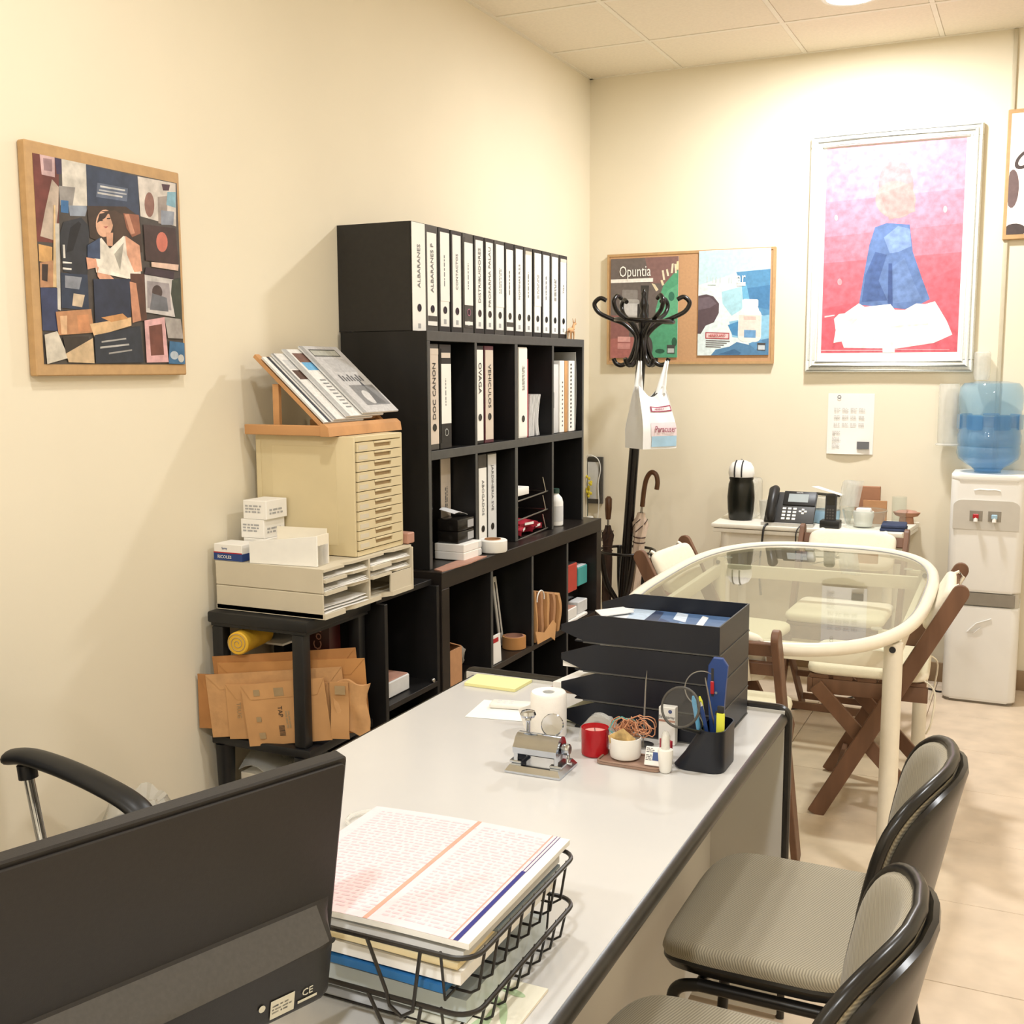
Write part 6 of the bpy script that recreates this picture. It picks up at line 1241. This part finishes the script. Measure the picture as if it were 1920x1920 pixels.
def bag_patch(u0, u1, v0, v1, m, name, dz=.0026):
    nn = Vector((bd.y, -bd.x))
    return MB().sheet(lambda u, v: (lambda p: (p[0]+nn.x*dz, p[1]+nn.y*dz, p[2]))(bagfront(u0+(u1-u0)*u, v0+(v1-v0)*v)), 8, 4, 0).build(name, m, t)
bag_patch(.26, .98, .60, .70, 'maroon_print', 'red_frame'); bag_patch(.30, .94, .62, .68, 'pale_pink', 'name_panel', .0034); bag_patch(.24, .99, .03, .20, 'print_blue', 'blue_band'); bag_patch(.22, .99, .20, .42, 'pale_pink', 'pink_band', .0022)
cm = bagfront(.62, .31); nn = Vector((bd.y, -bd.x, 0))
lettering('Paracuser', .042, frame(Vector(cm)+nn*.006, (bd.x, bd.y, 0), (0, 0, 1)), 'maroon_print', t, squeeze=.70); cm = bagfront(.62, .65); lettering('HERBOLARIO', .016, frame(Vector(cm)+nn*.006, (bd.x, bd.y, 0), (0, 0, 1)), 'maroon_print', t, squeeze=.75)
# brown paper roll and red bag behind the stand
mat('red_bag', '#7E2026', .5); t = thing('red_bag', 'dark red bag standing on the floor behind the coat stand', 'bag', (.56, -.40, 0)); MB().sheet(lambda u, v: (.50+.16*u-.02*v, -.30-.12*math.sin(PI*u)*(1-.5*v), .003+.42*v), 8, 8, .02).build('body', 'red_bag', t)
tag(MB().lathe([(.05, 0), (.055, .02), (.05, .46), (.044, .48)], 20, Matrix.Translation((.245, -.72, 0))).build('paper_roll', 'carton'), 'roll of brown paper on end between the bookcase and the coat stand', 'roll')

# ------------------------------------------------------------------ white side table against the back wall
t = thing('side_table', 'white folding side table against the back wall', 'table', (1.22, -.21, 0))
mat('table_white', '#F1EBDD', .4, var=.02)
MB().prism([(.762, -.008), (1.668, -.008), (1.634, -.432), (.786, -.432)], .736, .755, bev=.003).build('top_leaf', 'table_white', t, smooth=30); MB().prism([(.766, -.010), (1.662, -.010), (1.628, -.424), (.792, -.424)], .714, .732, bev=.003).build('under_leaf', 'table_white', t, smooth=30)
MB().box((.84, -.39, .64), (1.58, -.372, .714), .002, 1).build('apron', 'table_white', t, smooth=0); MB().box((.84, -.05, .64), (1.58, -.03, .714), .002, 1).build('apron', 'table_white', t, smooth=0); MB().box((1.17, -.372, .655), (1.185, -.05, .714)).build('divider', 'table_white', t, smooth=0)
for lx in (.845, 1.575):
    for ly in (-.38, -.04): MB().tube([(lx, ly, 0), (lx, ly, .714)], [.018, .024], 14).build('leg', 'table_white', t, smooth=60)
WT = .7555
# capsule coffee machine
t = thing('coffee_machine', 'capsule coffee machine with black front and white rounded head on the side table', 'coffee machine', (.885, -.22, WT))
mat('machine_black', '#14150F', .28, var=.1)
Mk = Matrix.Translation((.882, -.262, WT))
MB().lathe([(.052, 0), (.056, .006), (.062, .05), (.065, .11), (.060, .17), (.054, .188), (.058, .198), (.056, .205)], 32, Mk @ Matrix.Diagonal((1, .8, 1, 1))).build('front', 'machine_black', t, smooth=50)
MB().lathe([(.058, .206), (.062, .222), (.058, .250), (.044, .272), (.020, .283), (.001, .285)], 32, Mk @ Matrix.Diagonal((1, .9, 1, 1)), True, False).build('head', 'white', t, smooth=60)
for dx in (-.021, .013): MB().tube([(.882+dx, -.262-.9*math.sqrt(max(1e-6, r_*r_-dx*dx))-.001, WT+z_) for r_, z_ in ((.059, .208), (.062, .222), (.0605, .237), (.058, .250), (.052, .262), (.044, .272), (.033, .279), (.024, .283))], .0035, 8).build('dark_stripe', 'ink', t, smooth=60)
MB().box((.822, -.24, WT), (.944, -.06, WT+.19), .02, 3).build('water_tank', 'clear_plastic', t, smooth=50); MB().lathe([(.004, 0), (.005, .006)], 10, Matrix.Translation((.882, -.262, WT+.284))).build('button', 'steel', t)
# cups, red jar behind the phone
tag(MB().lathe([(.022, 0), (.03, .09), (.028, .09), (.02, .003), (0, .003)], 20, Matrix.Translation((.985, -.20, WT)), True, False).build('plastic_cup', 'clear_plastic'), 'clear plastic cup between the coffee machine and the telephone', 'cup')
t = thing('spice_jar', 'narrow amber jar with a red cap behind the telephone', 'jar', (1.022, -.20, WT)); MB().lathe([(.019, 0), (.02, .10), (.016, .108)], 18, Matrix.Translation((1.022, -.20, WT))).build('body', 'kraft', t); MB().lathe([(.018, .108), (.018, .132), (.016, .134)], 18, Matrix.Translation((1.022, -.20, WT))).build('cap', 'red', t)
# desk phone
mat('phone_grey', '#3E3D3C', .45, var=.06); mat('phone_dark', '#232222', .4); mat('lcd', '#A9B2B4', .2, var=.02); mat('phone_silver', '#C9C6C0', .35)
t = thing('desk_phone', 'dark grey desk telephone with handset, screen and white keys', 'telephone', (1.14, -.31, WT))
Mp = frame((1.020, -.392, WT+.016), (1, 0, 0), (0, .62, .78)); 
MB().box((0, 0, -.012), (.225, .165, 0), .004, M=Mp).build('body', 'phone_grey', t, smooth=40)
MB().prism([(1.015-1.015, 0), (.235, 0), (.235, .014), (0, .014)], 0, .02, frame((1.012, -.392, WT), (1, 0, 0), (0, 0, 1))).build('front_lip', 'phone_silver', t, smooth=0)
MB().prism([(-.385, 0), (-.27, 0), (-.285, .10), (-.31, .11)], 1.05, 1.22, Matrix(((0, 0, 1, 0), (1, 0, 0, 0), (0, 1, 0, WT), (0, 0, 0, 1)))).build('prop', 'phone_dark', t, smooth=0)
MB().box((.075, .092, 0), (.222, .168, .006), .003, M=Mp).build('screen_bezel', 'phone_dark', t, smooth=40); MB().box((.098, .108, .006), (.188, .152, .0068), M=Mp).build('screen', 'lcd', t, smooth=0); lettering('YEALINK', .008, Mp @ Matrix.Translation((.145, .160, .0064)), 'label_white', t)
for r_ in range(4):
    for c_ in range(3): MB().box((.078+.024*c_, .015+.018*r_, 0), (.094+.024*c_, .026+.018*r_, .002), .0008, 1, M=Mp).build('key', 'label_white', t, smooth=0)
b = MB()
for dx, dy in ((0, .01), (0, -.01), (.012, 0), (-.012, 0)): b.box((.171+dx-.006, .062+dy-.005, 0), (.171+dx+.006, .062+dy+.005, .0025), .001, 1, M=Mp)
b.build('navigation_keys', 'label_white', t)
hs = [Mp @ Vector(p) for p in ((.034, .005, .012), (.034, .02, .03), (.034, .085, .038), (.034, .150, .034), (.034, .168, .014))]
MB().tube([p[:] for p in hs], [.020, .024, .021, .024, .020], 14).build('handset', 'phone_dark', t, smooth=60)
MB().tube(spline([(1.05, -.39, WT+.008), (1.035, -.44, WT-.005), (1.028, -.448, WT-.08), (1.02, -.45, WT-.20), (1.03, -.45, WT-.32)], 6), .005, 8).build('cord', 'phone_dark', t); MB().tube(spline([(1.205, -.39, WT+.006), (1.19, -.43, WT+.002), (1.18, -.446, WT-.03), (1.183, -.446, WT-.12)], 6), .003, 6).build('line_cable', 'phone_dark', t)
# cordless phone on its charger
t = thing('cordless_phone', 'black cordless handset standing in its charger', 'telephone', (1.318, -.36, WT))
MB().box((1.275, -.400, WT), (1.362, -.330, WT+.034), .004).build('charger', 'phone_dark', t); Mh = frame((1.293, -.372, WT+.02), (1, 0, 0), (0, .16, 1)); MB().prism(rrect(0, 0, .048, .135, .012), -.010, .010, Mh, .003, 1).build('handset', 'phone_dark', t, smooth=40); MB().box((.006, .082, .010), (.042, .125, .0106), M=Mh).build('screen', 'screen_glass', t, smooth=0)
b = MB()
for r_ in range(4):
    for c_ in range(3): b.box((.008+.012*c_, .018+.013*r_, .010), (.016+.012*c_, .026+.013*r_, .0112), M=Mh)
b.build('keys', 'binder_grey', t, smooth=0)
# glass bowl with sugar pot, packs
t = thing('glass_bowl', 'round clear glass bowl on the side table', 'bowl', (1.455, -.29, WT)); MB().lathe([(.070, 0), (.080, .006), (.092, .05), (.098, .078), (.094, .080), (.088, .05), (.076, .010), (0, .006)], 36, Matrix.Translation((1.455, -.29, WT)), True, False).build('bowl', 'clear_glass', t); MB().tube([(1.455+.0965*math.cos(2*PI*i/36), -.29+.0965*math.sin(2*PI*i/36), WT+.079) for i in range(36)], .003, 8, closed=True).build('rim', 'clear_glass', t)
t = thing('sugar_cup', 'white cup of sugar sachets inside the glass bowl', 'cup', (1.455, -.30, WT+.008)); MB().lathe([(.036, 0), (.046, .05), (.044, .066), (.042, .066), (.04, .01), (0, .01)], 28, Matrix.Translation((1.452, -.30, WT+.008)), True, False).build('cup', 'white', t); MB().box((1.42, -.32, WT+.02), (1.485, -.28, WT+.088), .006).build('sachets', 'paper', t)
t = thing('cup_sleeve', 'tilted stack of clear plastic cups in their bag', 'cups', (1.352, -.185, WT)); MB().lathe([(.026, 0), (.032, .06), (.040, .16), (.036, .19), (.02, .20)], 20, Matrix.Translation((1.352, -.185, WT)) @ Matrix.Rotation(.12, 4, 'Y')).build('cups', 'clear_plastic', t); MB().sheet(lambda u, v: (1.335+.085*u+.02*v, -.232+.012*math.sin(6*u), WT+.085+.12*v), 8, 8, .003).build('wrapper', 'clear_plastic', t)
mat('brown_pack', '#A8795C', .7, var=.06)
t = thing('brown_pack', 'tall brown card pack behind the glass bowl', 'packet', (1.44, -.10, WT)); MB().box((1.385, -.115, WT), (1.498, -.090, WT+.168), .002, 1).build('body', 'brown_pack', t, smooth=0)
t = thing('brown_pack', 'low brown folded pack just above the rim of the glass bowl', 'packet', (1.48, -.157, WT)); MB().box((1.43, -.165, WT), (1.535, -.150, WT+.108)).build('body', 'carton', t, smooth=0)
t = thing('blue_tub', 'blue and white tub behind the cordless phone', 'tub', (1.275, -.22, WT)); MB().lathe([(.055, 0), (.062, .005), (.066, .055), (.064, .06)], 28, Matrix.Translation((1.268, -.20, WT))).build('tub', 'print_blue', t); MB().lathe([(.064, .06), (.066, .064), (.062, .12), (.058, .124)], 28, Matrix.Translation((1.268, -.20, WT))).build('lid', 'clear_plastic', t)
t = thing('paper_scraps', 'white papers lying across the blue tub', 'paper', (1.27, -.21, WT+.125)); MB().prism([(-.07, -.03), (.07, -.02), (.08, .02), (-.05, .03)], 0, .002, frame((1.275, -.22, WT+.152), (1, 0, -.28), (0, 1, .05))).build('sheet', 'paper', t, smooth=0); MB().prism([(-.06, -.03), (.06, -.03), (.06, .02), (-.06, .03)], 0, .003, frame((1.275, -.21, WT+.131), (1, 0, -.05), (0, 1, .05))).build('dark_sheet', 'ink', t, smooth=0)
t = thing('glass_jar', 'tall clear glass jar beside the blue cloth', 'jar', (1.585, -.12, WT)); MB().lathe([(.03, 0), (.033, .004), (.033, .125), (.031, .127), (.030, .006), (0, .006)], 24, Matrix.Translation((1.585, -.12, WT)), True, False).build('glass', 'clear_glass', t)
mat('navy_cloth', '#38425E', .9, var=.1, scale=40, bump=.3)
t = thing('folded_cloth', 'folded dark blue cloth at the right end of the side table', 'cloth', (1.59, -.32, WT)); Mq = frame((1.535, -.395, WT), (1, .06, 0), (-.05, 1, 0)); MB().box((0, 0, 0), (.112, .15, .012), .005, M=Mq).box((.004, .004, .0125), (.110, .15, .028), .006, M=Mq).build('cloth', 'navy_cloth', t)
t = thing('biscuit_tray', 'small pinkish tray of biscuits at the wall end of the side table', 'tray', (1.625, -.05, WT)); MB().lathe([(.03, 0), (.05, .006), (.062, .022), (.058, .022), (.046, .009), (0, .006)], 24, Matrix.Translation((1.615, -.085, WT+.03)) @ Matrix.Diagonal((1, .6, 1, 1)), True, False).build('tray', 'brown_pack', t); MB().lathe([(.055, .02), (.04, .03), (.01, .034)], 20, Matrix.Translation((1.615, -.085, WT+.03)) @ Matrix.Diagonal((1, .6, 1, 1)), False, True).build('biscuits', 'pinkish', t); MB().lathe([(.034, 0), (.03, .03)], 20, Matrix.Translation((1.615, -.085, WT)) @ Matrix.Diagonal((1, .6, 1, 1))).build('foot', 'brown_pack', t)

# ------------------------------------------------------------------ water cooler
mat('cooler_white', '#EDEBE6', .35, var=.015, scale=6); mat('cooler_grey', '#C9C4BA', .35, var=.02); mat('cooler_dark', '#8E877B', .4)
WX, WY = 1.965, -.155
t = thing('water_cooler', 'white floor-standing water cooler with red and blue taps', 'water cooler', (WX, WY, 0))
b = MB()
for z0, z1 in ((.012, .435), (.500, 1.010)): b.prism(rrect(WX-.150, WY-.155, WX+.150, WY+.145, .035, 6), z0, z1, None, .012, 3)
b.build('casing', 'cooler_white', t, smooth=40); MB().prism(rrect(WX-.146, WY-.140, WX+.146, WY+.145, .03, 6), .435, .500).build('middle_band', 'cooler_grey', t, smooth=40); MB().prism(rrect(WX-.140, WY-.145, WX+.140, WY+.14, .03, 6), 0, .012).build('plinth', 'cooler_dark', t, smooth=40)
MB().prism(rrect(WX-.150, WY-.158, WX+.150, WY+.147, .036, 6), .985, 1.012, None, .010, 3).build('top_collar', 'cooler_white', t, smooth=40)
Mfc = frame((WX, WY-.1555, 0), (1, 0, 0), (0, 0, 1))
pan = [(-.135, .775), (.130, .775), (.130, .875)]+[(.130-.04+.04*math.cos(a), .875+.028*math.sin(a)) for a in [PI/2*i/6 for i in range(1, 7)]]+[(-.135+.04-.04*math.sin(a), .875+.028*math.cos(a)) for a in [PI/2*i/6 for i in range(0, 6)]]+[(-.135, .875)]
MB().prism(pan, -.002, .005, Mfc).build('tap_panel', 'cooler_grey', t, smooth=20)
MB().box((-.135, .012+.43, -.001), (.13, .495, .002), M=Mfc).build('drip_shelf', 'cooler_dark', t, smooth=0)
for dx, m_ in ((-.042, 'red'), (.032, 'blue')):
    s_ = MB().box((dx-.026, .812, .004), (dx+.026, .858, .0065), .002, 1, M=Mfc).build('tap_recess', 'cooler_dark', t, smooth=0)
    b = MB(); b.tube([(Mfc @ Vector((dx, .835, .006)))[:], (Mfc @ Vector((dx, .832, .026)))[:], (Mfc @ Vector((dx, .812, .030)))[:]], .009, 10); b.build('tap', 'cooler_white', t); MB().box((dx-.012, .826, .024), (dx+.012, .846, .034), .003, 1, M=Mfc).build('tap_lever', m_ if m_ == 'red' else 'print_blue', t)
MB().tube([(Mfc @ Vector(p))[:] for p in ((-.055, .945, .001), (-.03, .950, .002), (0, .948, .002), (.03, .950, .002), (.05, .945, .001))], .003, 6).build('moulded_script', 'cooler_white', t); MB().tube([(Mfc @ Vector(p))[:] for p in ((.04, .385, .001), (-.02, .36, .002), (-.055, .32, .002), (-.03, .325, .002), (.0, .345, .002), (-.03, .315, .001))], .003, 6).build('moulded_logo', 'cooler_white', t)
t = thing('water_bottle', 'blue water bottle upside down on the water cooler', 'water bottle', (WX-.02, WY, 1.012))
Mw = Matrix.Translation((WX-.012, WY, 1.012)); MB().lathe([(.055, .0), (.058, .018), (.09, .035), (.124, .060), (.132, .085), (.130, .110), (.126, .118), (.131, .130), (.132, .165), (.128, .175), (.128, .270), (.132, .280), (.133, .330), (.128, .372), (.112, .392), (.06, .400), (.0, .400)], 44, Mw, True, False).build('bottle', 'bottle_blue', t, smooth=40)
MB().lathe([(.05, .005), (.085, .04), (.122, .068), (.127, .10), (.127, .175), (.124, .185), (.124, .250), (.0, .250)], 36, Mw, True, False).build('water', 'water', t, smooth=40)
for k in range(7):
    a = -PI/2+2*PI*(k+.5)/7
    MB().prism(rrect(-.036, .192, .036, .256, .008), .1275, .131, Mw @ Matrix(((-math.sin(a), 0, math.cos(a), 0), (math.cos(a), 0, math.sin(a), 0), (0, 1, 0, 0), (0, 0, 0, 1)))).build('moulded_panel', 'water', t, smooth=20)
t = thing('cup_dispenser', 'clear wall-hung cup tube behind the water cooler', 'cup dispenser', (1.80, -.06, 1.18)); MB().lathe([(.042, 0), (.045, .01), (.046, .26), (.044, .27)], 24, Matrix.Translation((1.775, -.055, 1.13))).build('tube', 'clear_plastic', t); MB().box((1.79, -.02, 1.2), (1.81, -.002, 1.36), .003).build('bracket', 'cooler_grey', t); MB().lathe([(.05, .0), (.052, .004), (.046, .010)], 24, Matrix.Translation((1.775, -.055, 1.12))).build('foot_ring', 'clear_plastic', t)
t = thing('cup_tower', 'clear upright sleeve of cups on the wall above the water bottle', 'cups', (1.915, -.05, 1.42)); MB().lathe([(.03, 0), (.035, .02), (.035, .12), (.03, .125)], 20, Matrix.Translation((1.905, -.04, 1.417))).build('sleeve', 'clear_plastic', t)
t = thing('floor_cable', 'black power cable on the floor beside the water cooler', 'cable', (1.6, -.22, 0)); MB().tube(spline([(1.86, -.15, .005), (1.80, -.20, .005), (1.72, -.17, .005), (1.55, -.30, .005), (1.35, -.62, .005), (1.2, -.75, .005), (1.02, -.6, .005)], 6), .004, 6).build('cable', 'black_plastic', t)
